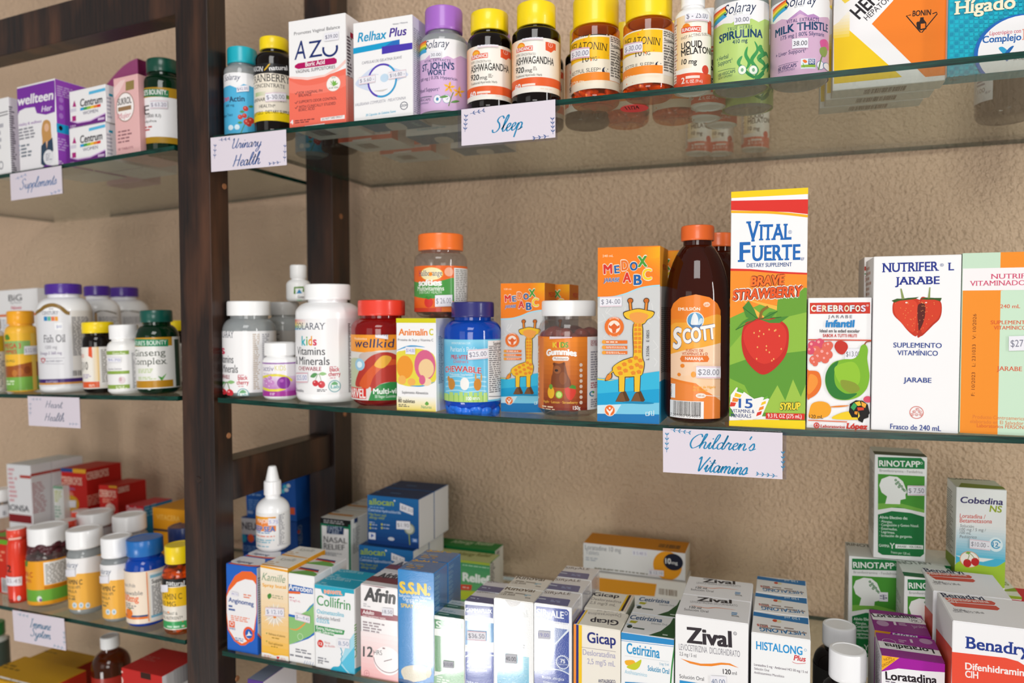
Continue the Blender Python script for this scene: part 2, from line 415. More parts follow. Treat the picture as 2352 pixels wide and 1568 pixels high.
# ------------------------------------------------------------------ cartons
DUP = []
def finish(root, fr, base): root.matrix_world = fr.M @ Matrix.Translation(base)
class Box:
    def __init__(s, name, label, fr, x0, x1, yt, Y=.003, d=.05, col='W', side=None, top=None, z=None, z1=None, bk=None, cat='box', group=None, m='printed_card', flap=0, xr=None, w=None, h=None, back=0, ym=None):
        p0, p1 = PX(x0, yt), PX(x1, yt); A = fr.onY(p0, Y); B = fr.onY(p1, Y)
        s.fr, s.X0, s.X1 = fr, A.x, (B.x if w is None else A.x+w); xc = (s.X0+s.X1)/2
        s.z = max(fr.zf(s.X0), fr.zf(s.X1))+.0002 if z is None else z
        s.h = (A.z-s.z) if h is None else h; s.w = s.X1-s.X0; s.Y = Y
        if bk:
            s.d = abs(fr.onZ(PX(*bk), s.z+s.h).y-Y)
        else: s.d = d
        s.d = min(max(s.d, .012), .12)
        s.zt = s.z+s.h; s.base = Vector((xc, Y, s.z)); s.name, s.label, s.cat, s.group, s.m, s.flap = name, label, cat, group, m, flap
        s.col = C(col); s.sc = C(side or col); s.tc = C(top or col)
        X0, X1, z, h, d = s.X0, s.X1, s.z, s.h, s.d
        s.f = Plane(fr, (X0,Y,z), (1,0,0), (0,0,1), s.w, h, p0[0])
        s.r = Plane(fr, (X1,Y,z), (0,1,0), (0,0,1), d, h, p1[0])
        s.l = Plane(fr, (X0,Y+d,z), (0,-1,0), (0,0,1), d, h, p0[0])
        tz = s.zt+(.0005 if flap else 0)
        s.t = Plane(fr, (X0,Y,tz), (1,0,0), (0,1,0), s.w, d, p0[0])
        s.b = Plane(fr, (X0,Y+d,z), (1,0,0), (0,-1,0), s.w, d, p0[0])
    def done(s, copies=None, gap=.001, dx=0):
        bm = bevbox(s.w, s.d, s.h, .0005); V = [v.co.copy()+s.base for v in bm.verts]; bm.verts.index_update()
        F, K = [], []
        for f in bm.faces:
            F.append([v.index for v in f.verts]); n = f.normal
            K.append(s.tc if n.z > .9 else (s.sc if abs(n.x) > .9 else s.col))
        bm.free()
        foil = s.m == 'printed_foil'; nb = len(F); LN = None
        if foil: s.f.ops.insert(0, ([(0,0),(s.w,0),(s.w,s.h),(0,s.h)], s.col, 0))
        tops = [s.f, s.r, s.l, s.b]+([] if s.flap else [s.t])
        for su in tops:
            v, n, f, c = su.faces(su.ops, EPS0); o = len(V); V += v; F += [[i+o for i in q] for q in f]; K += c
        V = [v-s.base for v in V]
        if foil:   # full foil cartons bulge a little, so their fronts are slightly rounded
            LN = []
            for q in F:
                n = (V[q[1]]-V[q[0]]).cross(V[q[2]]-V[q[1]]).normalized(); fr_ = n.y < -.9
                for i in q: LN.append(Vector((V[i].x/s.w*.16, -1, (V[i].z/s.h-.5)*.05)).normalized() if fr_ else n)
        root = bpy.data.objects.new(s.name, mesh(s.name, V, F, [MAT[s.m]], K, smooth=bool(foil), loopn=LN)); link(root); tag(root, s.label, s.cat, s.group)
        finish(root, s.fr, s.base)
        if s.flap:
            bm = bevbox(s.w-.0012, s.d-.0008, .0005, 0); o0 = Vector((0, .0004, s.h))
            V = [v.co+o0 for v in bm.verts]; bm.verts.index_update(); F = [[v.index for v in f.verts] for f in bm.faces]; K = [s.tc]*len(F); bm.free()
            v, n, f, c = s.t.faces(s.t.ops, EPS0); o = len(V); V += [a-s.base for a in v]; F += [[i+o for i in q] for q in f]; K += c
            link(bpy.data.objects.new('top_flap', mesh('top_flap', V, F, [MAT[s.m]], K)), root)
        for su in (s.f, s.r, s.l, s.t, s.b):
            for ops in su.subs:
                v, n, f, c = su.faces(ops, .0012 if su is s.t else .0009)
                if v:
                    k = len(v); v2 = [a-s.base for a in v]
                    # thickness: back the sticker with its own paper
                    q = su.n*-.0003; f = f+[[i for i in f[0][::-1]]] if 0 else f
                    so = link(bpy.data.objects.new('price_sticker', mesh('price_sticker', v2, f, [MAT['paper_sticker']], c)), root)
                    so['label'] = 'white price sticker'
        s.root = root
        for i, lb in enumerate(copies or []):
            dup(root, (dx*(i+1), (s.d+gap)*(i+1), 0), lb, keep_stickers=False)
        return s
def dup(root, off, label, keep_stickers=True, group=None):
    c = root.copy(); link(c); c['label'] = label
    if group: c['group'] = group
    c.matrix_world = root.matrix_world @ Matrix.Translation(Vector(off))
    for ch in root.children:
        if not keep_stickers and ch.name.startswith('price_sticker'): continue
        k = ch.copy(); link(k); k.parent = c
        for g in ch.children:
            q = g.copy(); link(q); q.parent = k
    return c
# ------------------------------------------------------------------ bottles and jars
def lathe(name, prof, m, seg=56, th0=0, rib=0, nr=0, smooth=True, capfaces=True):
    """prof: list of (r, z) from bottom to top; rib deepens every other segment where flagged (r, z, 1)"""
    V, F = [], []
    n = nr*2 if nr else seg
    for (r, z, *fl) in prof:
        for i in range(n):
            a = th0+2*pi*i/n; rr = r-(rib if (fl and fl[0] and i % 2) else 0); V.append((rr*cos(a), rr*sin(a), z))
    k = len(prof)
    for j in range(k-1):
        for i in range(n):
            F.append([j*n+i, j*n+(i+1)%n, (j+1)*n+(i+1)%n, (j+1)*n+i])
    if prof[0][0] > .0004: F.append([i for i in range(n)][::-1])
    if prof[-1][0] > .0004 and capfaces: F.append([(k-1)*n+i for i in range(n)])
    me = mesh(name, V, F, m if isinstance(m, list) else [m], smooth=[len(f) == 4 for f in F] if smooth else False)
    try: me.set_sharp_from_angle(angle=radians(35))
    except Exception: pass
    return me
def rounded(r, z0, z1, b=.0015, bt=None):
    bt = b if bt is None else bt
    P = [(r-b+b*sin(a), z0+b-b*cos(a)) for a in (0, pi/6, pi/3, pi/2)]
    P += [(r-bt+bt*cos(a), z1-bt+bt*sin(a)) for a in (0, pi/6, pi/3, pi/2)]
    return P
class Bottle:
    """x0,x1: outline of the body in the photo; cap=(x0,x1,y0,y1); sh: where the shoulder meets the straight wall"""
    def __init__(s, name, label, fr, x0, x1, cap, sh, Yf=.003, ym=None, body=None, capm=None, z=None, ribs=0, neck=None, cat='bottle', group=None, bev=.004, cap2=None, shk=.5, labm='printed_label', ny=None, capname='cap', square=0):
        ym = sh if ym is None else ym
        d0, d1 = fr.ray(PX(x0, ym)), fr.ray(PX(x1, ym)); a0, a1 = atan2(d0.x, d0.y), atan2(d1.x, d1.y)
        bi, hf = (a0+a1)/2, (a1-a0)/2; D = (Yf-fr.cam.y)/(cos(bi)-sin(hf))
        s.fr = fr; s.cx = fr.cam.x+D*sin(bi); s.cy = fr.cam.y+D*cos(bi); s.R = D*sin(hf); s.D = D
        hv = Vector((sin(bi), cos(bi)))
        def zof(x, y):
            d = fr.ray(PX(x, y)); t = D/(d.x*hv.x+d.y*hv.y); return fr.cam.z+t*d.z
        s.zof = zof; s.z = max(fr.zf(s.cx-s.R), fr.zf(s.cx+s.R))+.0002 if z is None else z
        xm = (cap[0]+cap[1])/2; s.xm = xm
        c0, c1 = fr.ray(PX(cap[0], cap[3])), fr.ray(PX(cap[1], cap[3])); s.rc = D*sin((atan2(c1.x,c1.y)-atan2(c0.x,c0.y))/2)
        s.zc1, s.zc0, s.zs = zof(xm, cap[2]), zof(xm, cap[3]), zof(xm, sh)
        s.h = s.zc1-s.z; s.name, s.label, s.cat, s.group, s.labm = name, label, cat, group, labm
        s.rn = neck*s.rc if neck else min(s.rc*.86, s.R*.98)
        s.body = body or plastic('W'); s.capm = capm or plastic('W'); s.ribs = ribs; s.bev = bev; s.shk = shk; s.capname = capname
        s.base = Vector((s.cx, s.cy, s.z)); s.f = Cyl(fr, s.cx, s.cy, s.R, s.z, max(s.zs, s.z+.01)); s.f.refx = PX((x0+x1)/2, 0)[0]
        s.parts = []; s.cap2 = cap2
    def lab(s, y0, y1, c, x0=None, x1=None):
        """paper label: keep print inside it"""
        f = s.f; xc = f.refx; a, b = f.uv((xc, PX(0,y0)[1])), f.uv((xc, PX(0,y1)[1]))
        f.v1, f.v0 = a[1], max(b[1], .0005)
        if x0 is not None: f.u0 = f.q(x0, (y0+y1)/2)[0]
        if x1 is not None: f.u1 = f.q(x1, (y0+y1)/2)[0]
        f.all(c); return f
    def fill(s, ytop, c, kind='pill', size=.005, n=90, dark=None, seed=1):
        """contents seen through the wall"""
        f = s.f; zt = f.uv((f.refx, PX(0, ytop)[1]))[1]; rr = random.Random(seed); bm = bmesh.new(); Rm = s.R*.95-size*.9
        for i in range(n):
            a = rr.uniform(0, 2*pi); r = Rm*(1 if i < n*.75 else sqrt(rr.random())); zz = size+(zt-size)*((i*7919) % n)/n
            mt = Matrix.Translation((r*cos(a), r*sin(a), zz)) @ Matrix.Rotation(rr.uniform(0,pi), 4, 'Z') @ Matrix.Rotation(rr.uniform(-.5,.5)+(pi/2 if kind != 'ball' else 0), 4, 'X')
            if kind == 'pill': mt = mt @ Matrix.Diagonal((.55,.55,1.25,1))
            elif kind == 'bear': mt = mt @ Matrix.Diagonal((.9,.7,1.1,1))
            bmesh.ops.create_icosphere(bm, subdivisions=2, radius=size, matrix=mt)
        m = plastic(c, .35)
        s.parts.append(('contents', bm_mesh('contents', bm, m, True))); return s
    def done(s, copies=None, keep=False):
        fr, R, z = s.fr, s.R, s.z; hs, hc0, hc1 = s.zs-z, s.zc0-z, s.zc1-z; th = s.f.th0
        root = bpy.data.objects.new(s.name, None); root.empty_display_size = .01; link(root); tag(root, s.label, s.cat, s.group); finish(root, fr, s.base); s.root = root
        b = min(s.bev, R*.4); P = [(R*.45, .0012), (R*.72, .0006)]+[(R-b+b*sin(a), b-b*cos(a)) for a in (0, pi/8, pi/4, 3*pi/8, pi/2)]
        P += [(R, b+(hs-b)*k) for k in (.33, .66, 1)]
        rn = s.rn
        zn = max(hc0-.004, hs+(hc0-hs)*.8) if hc0 > hs else hs+.001
        for k in range(1, 9):
            a = k/8*pi/2
            P.append((rn+(R-rn)*(cos(a)**(.8+s.shk)), hs+(zn-hs)*sin(a)**(1.2-s.shk*.4)))
        P += [(rn, max(hc0+.002, zn+.001))]
        bo = bpy.data.objects.new('body', lathe('body', P, s.body, 56, th)); link(bo, root)
        rc = s.rc; e = min(.0016, rc*.2); Q = [(rn*.9, hc0), (rc-.0004, hc0), (rc, hc0+.0006)]
        if s.ribs: Q += [(rc, hc0+(hc1-hc0)*.14), (rc, hc0+(hc1-hc0)*.16, 1), (rc, hc1-e*1.3, 1), (rc-e*.3, hc1-e*.4), (rc-e, hc1), (rc*.82, hc1), (rc*.8, hc1-.0006)]
        else: Q += [(rc, hc1-e), (rc-e*.35, hc1-e*.3), (rc-e, hc1), (rc*.84, hc1), (rc*.82, hc1-.0005)]
        co = bpy.data.objects.new(s.capname, lathe('cap', Q, s.capm, 56, th, .00022, s.ribs)); link(co, root)
        if s.f.ops:
            v, n, f, c = s.f.faces(s.f.ops, .00025)
            lo = bpy.data.objects.new('label', mesh('label', [a-s.base for a in v], f, [MAT[s.labm]], c, smooth=True, normals=n)); link(lo, root)
        for ops in s.f.subs:
            v, n, f, c = s.f.faces(ops, .0014)
            if v: link(bpy.data.objects.new('price_sticker', mesh('price_sticker', [a-s.base for a in v], f, [MAT['paper_sticker']], c, smooth=True, normals=n)), root)
        for nm, me in s.parts: link(bpy.data.objects.new(nm, me), root)
        return s
    def copy(s, off, label, keep=False): return dup(s.root, off, label, keep)
# ------------------------------------------------------------------ joined-up brush lettering for the shelf signs
SCR = {
'S':(1.5,[[(1.5,1.75),(1.2,2.1),(.75,2.0),(.55,1.55),(.95,1.1),(1.1,.55),(.75,.05),(.25,.05),(.1,.4)]]),
'l':(.62,[[(0,.3),(.45,1.2),(.65,2.0),(.45,2.15),(.25,1.4),(.2,.3),(.4,0),(.75,.3)]]),
'e':(.78,[[(0,.35),(.45,.55),(.65,.85),(.45,1.02),(.2,.75),(.2,.25),(.45,0),(.85,.3)]]),
'p':(1.0,[[(0,.3),(.3,.95),(.2,0),(.1,-.95)],[(.22,.4),(.5,.98),(.85,.8),(.75,.2),(.4,.02),(.7,.1),(1.05,.35)]]),
'U':(1.55,[[(.1,1.7),(.3,2.05),(.35,1.2),(.3,.4),(.6,0),(1.0,.4),(1.2,1.2),(1.3,2.0)],[(1.3,2.0),(1.22,1.2),(1.15,.3),(1.4,.05),(1.6,.3)]]),
'r':(.85,[[(0,.3),(.3,1.05),(.4,.85),(.65,.9),(.55,.3),(.7,0),(.95,.3)]]),
'i':(.55,[[(0,.3),(.3,.95),(.25,.25),(.4,0),(.65,.3)],[(.42,1.45),(.5,1.58)]]),
'n':(1.0,[[(0,.3),(.2,.95),(.18,0)],[(.18,.3),(.5,.95),(.75,.85),(.72,.2),(.9,0),(1.1,.3)]]),
'a':(1.05,[[(.75,.8),(.5,1.0),(.15,.7),(.15,.2),(.4,0),(.7,.35),(.8,.95),(.75,.25),(.9,0),(1.15,.3)]]),
'y':(1.05,[[(0,.3),(.2,.95),(.2,.3),(.45,.02),(.75,.35),(.9,.95)],[(.9,.95),(.75,-.2),(.5,-.95),(.15,-.9),(.3,-.4),(1.1,.3)]]),
'H':(1.4,[[(.3,2.0),(.25,1.0),(.05,0)],[(1.25,2.1),(1.1,1.0),(1.0,0)],[(0,.95),(.6,1.1),(1.3,1.05)]]),
't':(.72,[[(0,.3),(.4,1.2),(.5,1.8),(.35,.8),(.35,.2),(.55,0),(.8,.3)],[(.05,1.25),(.8,1.35)]]),
'h':(1.05,[[(0,.3),(.45,1.4),(.6,2.1),(.4,2.1),(.25,1.0),(.15,0)],[(.18,.3),(.5,.95),(.75,.85),(.7,.2),(.9,0),(1.15,.3)]]),
'C':(1.35,[[(1.45,1.7),(1.25,2.1),(.8,2.0),(.3,1.4),(.2,.6),(.55,.02),(1.0,.15),(1.4,.5)]]),
'd':(1.05,[[(.75,.8),(.5,1.0),(.15,.7),(.15,.2),(.4,0),(.7,.35),(.95,1.4),(1.0,2.1),(.85,1.2),(.75,.25),(.9,0),(1.15,.3)]]),
'V':(1.25,[[(.05,1.7),(.3,2.05),(.4,1.4),(.55,0),(1.0,1.1),(1.5,2.1)]]),
'm':(1.5,[[(0,.3),(.2,.95),(.18,0)],[(.18,.3),(.5,.95),(.68,.85),(.65,0)],[(.65,.3),(.95,.95),(1.2,.85),(1.17,.2),(1.35,0),(1.55,.3)]]),
's':(.75,[[(0,.3),(.4,1.05),(.6,.5),(.4,.02),(.1,.15)],[(.4,.02),(.85,.3)]]),
"'":(.35,[[(.25,2.1),(.12,1.6)]]),
'u':(1.1,[[(0,.3),(.2,.95),(.2,.3),(.45,.02),(.75,.35),(.85,.95),(.8,.25),(.95,0),(1.2,.3)]]),
'I':(.95,[[(.5,2.05),(.4,1.0),(.2,0)],[(.1,2.0),(.9,2.1)],[(0,0),(.6,.05)]]),
'o':(.9,[[(.45,1.0),(.15,.7),(.15,.2),(.45,0),(.75,.35),(.7,.85),(.45,1.0),(.8,.8),(1.0,.85)]])}
def script(su, txt, x0, yb, x1, y1, xh, c, pen=.26, sh=.32):
    su.lay += 1
    p0, p1 = su.q(x0, yb), su.q(x1, y1); H = abs(su.q(x0, yb-xh)[1]-p0[1]); dx, dy = p1[0]-p0[0], p1[1]-p0[1]; W = sqrt(dx*dx+dy*dy); dx /= W; dy /= W
    adv = sum(SCR[ch][0] for ch in txt); k = W/adv; X = 0
    for ch in txt:
        a, st = SCR[ch]
        for P in st:
            su.lay += 1; Q = [((X+px_)*k+sh*py*H, py*H) for px_, py in P]
            Q = smooth_pts(Q, False, 6) if len(Q) > 2 else Q
            Q = [(p0[0]+dx*x-dy*y, p0[1]+dy*x+dx*y) for x, y in Q]
            for q in stroke_polys(Q, 0, lambda t, d: H*pen*(.35+.65*abs(d[1]*.9+d[0]*-.25))): su.add(q, c)
        X += a
def sprig(su, x0, y0, x1, y1, c, n=4, sz=14):
    """a little leafy twig"""
    su.l([(x0,y0),(x1,y1)], sz*.12, c); dx, dy = x1-x0, y1-y0; L = sqrt(dx*dx+dy*dy); dx /= L; dy /= L
    for i in range(n):
        bx, by = x0+(x1-x0)*(i+.5)/n, y0+(y1-y0)*(i+.5)/n
        for sg in (-1, 1):
            tx, ty = bx+(dx*.8-sg*dy*.62)*sz, by+(dy*.8+sg*dx*.62)*sz; mx, my = (bx+tx)/2, (by+ty)/2; nx, ny = -(ty-by)*.16, (tx-bx)*.16
            su.p([(bx,by),(mx+nx,my+ny),(tx,ty),(mx-nx,my-ny)], c)
# ------------------------------------------------------------------ room shell
def wall_mat():
    m = bpy.data.materials.new('textured_tan_paint'); m.use_nodes = True; nt = m.node_tree; b = nt.nodes['Principled BSDF']
    tc = nt.nodes.new('ShaderNodeTexCoord')
    n2 = nt.nodes.new('ShaderNodeTexNoise'); n2.inputs['Scale'].default_value = 5; nt.links.new(tc.outputs['Object'], n2.inputs['Vector'])
    rp = nt.nodes.new('ShaderNodeValToRGB'); rp.color_ramp.elements[0].color = C('d6b697'); rp.color_ramp.elements[1].color = C('e2c3a5')
    nt.links.new(n2.outputs['Fac'], rp.inputs[0]); nt.links.new(rp.outputs[0], b.inputs['Base Color'])
    b.inputs['Roughness'].default_value = .36; b.inputs['Specular IOR Level'].default_value = .5
    n = nt.nodes.new('ShaderNodeTexNoise'); n.inputs['Scale'].default_value = 190; n.inputs['Detail'].default_value = 3.5; n.inputs['Roughness'].default_value = .55
    nt.links.new(tc.outputs['Object'], n.inputs['Vector'])
    bp = nt.nodes.new('ShaderNodeBump'); bp.inputs['Strength'].default_value = 1; bp.inputs['Distance'].default_value = .0065
    nt.links.new(n.outputs['Fac'], bp.inputs['Height']); nt.links.new(bp.outputs['Normal'], b.inputs['Normal']); return m
WALLM = wall_mat()
def slab(name, x0, x1, y0, y1, z0, z1, m, parent=None, bev=0):
    bm = bevbox(x1-x0, y1-y0, z1-z0, bev); me = bm_mesh(name, bm, m)
    o = bpy.data.objects.new(name, me); link(o, parent); o.location = ((x0+x1)/2, y0, z0); return o
WY = .326
o = slab('wall_back', -1.9, 1.3, WY, WY+.08, -1.4, 1.25, WALLM); o['kind'] = 'structure'
mat('pale_floor_tile', 'ded6ca', .35, bump=.2, bscale=30)
o = slab('floor', -1.9, 1.3, -3.2, WY, -1.45, -1.4, MAT['pale_floor_tile']); o['kind'] = 'structure'
def wood_mat():
    m = bpy.data.materials.new('dark_stained_wood'); m.use_nodes = True; nt = m.node_tree; b = nt.nodes['Principled BSDF']; L = nt.links.new
    tc = nt.nodes.new('ShaderNodeTexCoord'); mp = nt.nodes.new('ShaderNodeMapping'); mp.inputs['Scale'].default_value = (60, 60, 2.2); L(tc.outputs['Object'], mp.inputs[0])
    n = nt.nodes.new('ShaderNodeTexNoise'); n.inputs['Scale'].default_value = 5; n.inputs['Detail'].default_value = 6; n.inputs['Roughness'].default_value = .65; L(mp.outputs[0], n.inputs['Vector'])
    rp = nt.nodes.new('ShaderNodeValToRGB'); e = rp.color_ramp.elements; e[0].position = .34; e[0].color = C('0d0706'); e[1].position = .72; e[1].color = C('2f1a11'); L(n.outputs['Fac'], rp.inputs[0])
    # worn, lighter patches where the stain has rubbed thin
    mp2 = nt.nodes.new('ShaderNodeMapping'); mp2.inputs['Scale'].default_value = (30, 30, 5.5); mp2.inputs['Location'].default_value = (0, 0, .55); L(tc.outputs['Object'], mp2.inputs[0])
    n2 = nt.nodes.new('ShaderNodeTexNoise'); n2.inputs['Scale'].default_value = 1; n2.inputs['Detail'].default_value = 4; L(mp2.outputs[0], n2.inputs['Vector'])
    r2 = nt.nodes.new('ShaderNodeValToRGB'); r2.color_ramp.elements[0].position = .48; r2.color_ramp.elements[1].position = .85; L(n2.outputs['Fac'], r2.inputs[0])
    mx = nt.nodes.new('ShaderNodeMix'); mx.data_type = 'RGBA'; L(r2.outputs[0], mx.inputs[0]); L(rp.outputs[0], mx.inputs[6]); mx.inputs[7].default_value = C('5e3a25'); L(mx.outputs[2], b.inputs['Base Color'])
    b.inputs['Roughness'].default_value = .36; b.inputs['Coat Weight'].default_value = .15; b.inputs['Coat Roughness'].default_value = .25
    bp = nt.nodes.new('ShaderNodeBump'); bp.inputs['Strength'].default_value = .25; bp.inputs['Distance'].default_value = .0008; L(n.outputs['Fac'], bp.inputs['Height']); L(bp.outputs[0], b.inputs['Normal']); return m
WOOD = wood_mat(); PEG = mat('pale_wood_plug', 'a8714a', .6, bump=.4)
fr = bpy.data.objects.new('shelving_frame', None); link(fr); fr.location = (-.594, 0, -1.4)
tag(fr, 'dark stained wooden shelving frame with posts and rails holding the glass shelves', 'shelving frame')
def fslab(*a, **k):
    o = slab(*a, **k); l = o.location.copy(); o.parent = fr; o.location = l-fr.location; return o
pf = fslab('front_post', -.6195, -.5765, .0, .0285, -1.4, .9, WOOD, bev=.0006)
pb = fslab('rear_post', -.6125, -.5715, .221, .264, -1.4, .9, WOOD, bev=.0006)
fslab('side_rail', -.606, -.577, .0285, .221, -.2085, -.1635, WOOD, bev=.001)
fslab('side_rail', -.606, -.577, .0285, .221, -.74, -.695, WOOD, bev=.001)
fslab('side_rail', -.606, -.577, .0285, .221, .47, .515, WOOD, bev=.001)
def plug(face, px, r, post, m, nm):
    if face == 'x': P = WORLD.onX(px, -.5765 if post is pf else -.5715); ax = Vector((1,0,0))
    else: P = WORLD.onY(px, 0); ax = Vector((0,-1,0))
    bm = bmesh.new(); bmesh.ops.create_cone(bm, cap_ends=True, segments=20, radius1=r, radius2=r*.85, depth=.0016)
    q = Vector((0,0,1)).rotation_difference(ax).to_matrix().to_4x4()
    o = bpy.data.objects.new(nm, bm_mesh(nm, bm, m)); link(o, post); o.matrix_world = Matrix.Translation(P) @ q
    o.matrix_parent_inverse = Matrix(); mw = Matrix.Translation(P) @ q; o.matrix_basis = (Matrix.Translation(fr.location+post.location)).inverted() @ mw
for q in ((515,428),(525,1000),(545,1558)): plug('x', q, .0035, pf, PEG, 'wood_plug')
plug('x', (783,497), .004, pb, PEG, 'wood_plug'); plug('x', (792,950), .004, pb, PEG, 'wood_plug')
plug('y', (455,1102), .0044, pf, WOOD, 'bolt_cover')
# beam over the left bay, turned with it
def along(fr_, x0, x1, y0, y1, z0, z1, m, name, bev=.001):
    bm = bevbox(x1-x0, y1-y0, z1-z0, bev); me = bm_mesh(name, bm, m); o = bpy.data.objects.new(name, me); link(o)
    o.matrix_world = fr_.M @ Matrix.Translation(((x0+x1)/2, y0, z0)); return o
BEAMF = left_frame((0,129),(410,30))
bw = along(BEAMF, -.62, -.002, 0, .028, -GT, .040, WOOD, 'top_beam')
bw.parent = fr; bw.matrix_parent_inverse = Matrix.Translation(fr.location).inverted()
# ------------------------------------------------------------------ glass shelves
def glass_mats():
    g = clear('shelf_glass', 'f1f6f3', .015, 1.38, .8)
    m = bpy.data.materials.new('green_glass_edge'); m.use_nodes = True; nt = m.node_tree; b = nt.nodes['Principled BSDF']; L = nt.links.new
    tc = nt.nodes.new('ShaderNodeTexCoord'); mp = nt.nodes.new('ShaderNodeMapping'); mp.inputs['Scale'].default_value = (14, 60, 200); L(tc.outputs['Object'], mp.inputs[0])
    n = nt.nodes.new('ShaderNodeTexNoise'); n.inputs['Scale'].default_value = 3; n.inputs['Detail'].default_value = 5; L(mp.outputs[0], n.inputs['Vector'])
    rp = nt.nodes.new('ShaderNodeValToRGB'); rp.color_ramp.elements[0].color = C('02201b'); rp.color_ramp.elements[0].position = .35; rp.color_ramp.elements[1].color = C('0b4a3d'); rp.color_ramp.elements[1].position = .8; L(n.outputs['Fac'], rp.inputs[0])
    L(rp.outputs[0], b.inputs['Base Color']); b.inputs['Roughness'].default_value = .22; b.inputs['Specular IOR Level'].default_value = .4
    return g, m
GL, GE = glass_mats()
def glass_shelf(label, frm, x0, x1, y0, y1, name='glass_shelf', n=40, sk=0):
    V, F, MI = [], [], []
    for i in range(n+1):
        x = x0+(x1-x0)*i/n; z = frm.zf(x); xb = x0+(x1-sk-x0)*i/n
        V += [(x,y0,z),(xb,y1,z),(x,y0,z-GT),(xb,y1,z-GT)]
    for i in range(n):
        a = i*4; b = a+4
        F += [[a,b,b+1,a+1],[a+2,a+3,b+3,b+2],[a,a+2,b+2,b],[a+1,b+1,b+3,a+3]]; MI += [0,0,1,1]
    F += [[0,1,3,2],[n*4,n*4+2,n*4+3,n*4+1]]; MI += [1,1]
    o = bpy.data.objects.new(name, mesh(name, V, F, [GL, GE], mi=MI)); link(o); o.matrix_world = frm.M
    tag(o, label, 'glass shelf', 'glass shelves'); return o
gt = glass_shelf('glass shelf of the wide bay at the top, seen from below', TOP, -.5705, .62, 0, .319)
gm = glass_shelf('glass shelf of the wide bay in the middle, carrying the children\'s vitamins', MID, -.5705, .62, 0, .319)
gb = glass_shelf('glass shelf of the wide bay at the bottom, carrying packed medicine cartons', BOT, -.5705, .62, 0, .319)
glass_shelf('glass shelf below the bottom row of the wide bay', LOW, -.5705, .62, 0, .319)
LD = .29
glass_shelf('narrow left bay glass shelf at the top, under the purple and pink cartons', LT, -.62, -.0065, 0, LD, sk=.0185)
glass_shelf('narrow left bay glass shelf in the middle, under the purple capped bottles', LM, -.62, -.0065, 0, LD, sk=.0185)
glass_shelf('narrow left bay glass shelf lower down, under the white capped jars', LB, -.62, -.0065, 0, LD, sk=.0185)
glass_shelf('narrow left bay glass shelf lowest of all, under the yellow cartons', LL, -.62, -.0065, 0, LD, sk=.0185)
# ------------------------------------------------------------------ shelf signs
HOLD = clear('clear_acrylic', 'f2f2fb', .05, 1.4)
def sign(label, frm, bl, br, tl, inner, draw, Y=-.004):
    """bl, br, tl: corners of the holder in the photo"""
    A, B, T_ = frm.onY(PX(*bl), Y), frm.onY(PX(*br), Y), frm.onY(PX(*tl), Y); a = (B-A).normalized(); n = Vector((0,-1,0)); b = n.cross(a)*1
    if b.z < 0: b = -b
    w_, h_ = (B-A).length, (T_-A).dot(b); base = (A+B)/2
    th = .0012
    V, F = [], []
    for oy in (0, th):
        for u, v in ((0,0),(w_,0),(w_,h_),(0,h_)): V.append(A+a*u+b*v+Vector((0,oy,0))-base)
    F = [[0,1,2,3],[7,6,5,4],[0,4,5,1],[1,5,6,2],[2,6,7,3],[3,7,4,0]]
    root = bpy.data.objects.new('sign_holder', mesh('sign_holder', V, F, [HOLD])); link(root); tag(root, label, 'shelf sign', 'shelf signs'); finish(root, frm, base)
    # clip that grips the glass edge
    zt = max(frm.zf(A.x), frm.zf(B.x))
    V = []; xa, xb = A.x+w_*.04, A.x+w_*.96
    zc = max((A+b*h_).z, (B+b*h_).z, zt+.0004)
    for z_ in (0, .0004):
        for x, y in ((xa, Y+th), (xb, Y+th), (xb, .0), (xa, .0)): V.append(Vector((x, y, zt-.0022+z_))-base)
    link(bpy.data.objects.new('clip', mesh('clip', V, F, [HOLD])), root)
    su = Plane(frm, A-Vector((0,.0003,0)), a, b, w_, h_, PX(*bl)[0])
    x0, y0, x1, y1 = inner
    u0, u1, v0, v1 = x0*w_, x1*w_, y0*h_, y1*h_
    su.lay += 1; su.add([(u0,v0),(u1,v0),(u1,v1),(u0,v1)], 'dfd6e1'); draw(su)
    v, nn, f, c = su.faces(su.ops, 0)
    link(bpy.data.objects.new('paper_card', mesh('paper_card', [q-base for q in v], f, [MAT['paper_sticker']], c)), root); return root
TEAL = '2a86b4'; NAVYT = '3c5c96'
def d_sleep(s):
    script(s, 'Sleep', 1225, 1138, 1485, 1108, 62, TEAL)
    sprig(s, 1045, 975, 1170, 945, NAVYT, 3, 30); sprig(s, 1000, 1130, 1010, 985, NAVYT, 4, 30); sprig(s, 1755, 1150, 1750, 1010, NAVYT, 4, 30); sprig(s, 1720, 1165, 1580, 1185, NAVYT, 3, 30)
def d_urin(s):
    script(s, 'Urinary', 425, 1115, 650, 1095, 36, NAVYT); script(s, 'Health', 440, 1250, 640, 1228, 42, NAVYT)
    sprig(s, 335, 1050, 420, 1040, NAVYT, 3, 20); sprig(s, 303, 1190, 308, 1080, NAVYT, 3, 20); sprig(s, 828, 1210, 832, 1080, NAVYT, 3, 20); sprig(s, 800, 1215, 710, 1228, NAVYT, 3, 20)
def d_child(s):
    script(s, "Children's", 178, 1362, 520, 1378, 34, TEAL); script(s, 'Vitamins', 215, 1480, 480, 1502, 36, TEAL)
    sprig(s, 90, 1268, 195, 1285, TEAL, 4, 18); sprig(s, 70, 1385, 72, 1285, TEAL, 4, 18); sprig(s, 668, 1480, 668, 1380, TEAL, 4, 18); sprig(s, 640, 1508, 530, 1495, TEAL, 4, 18)
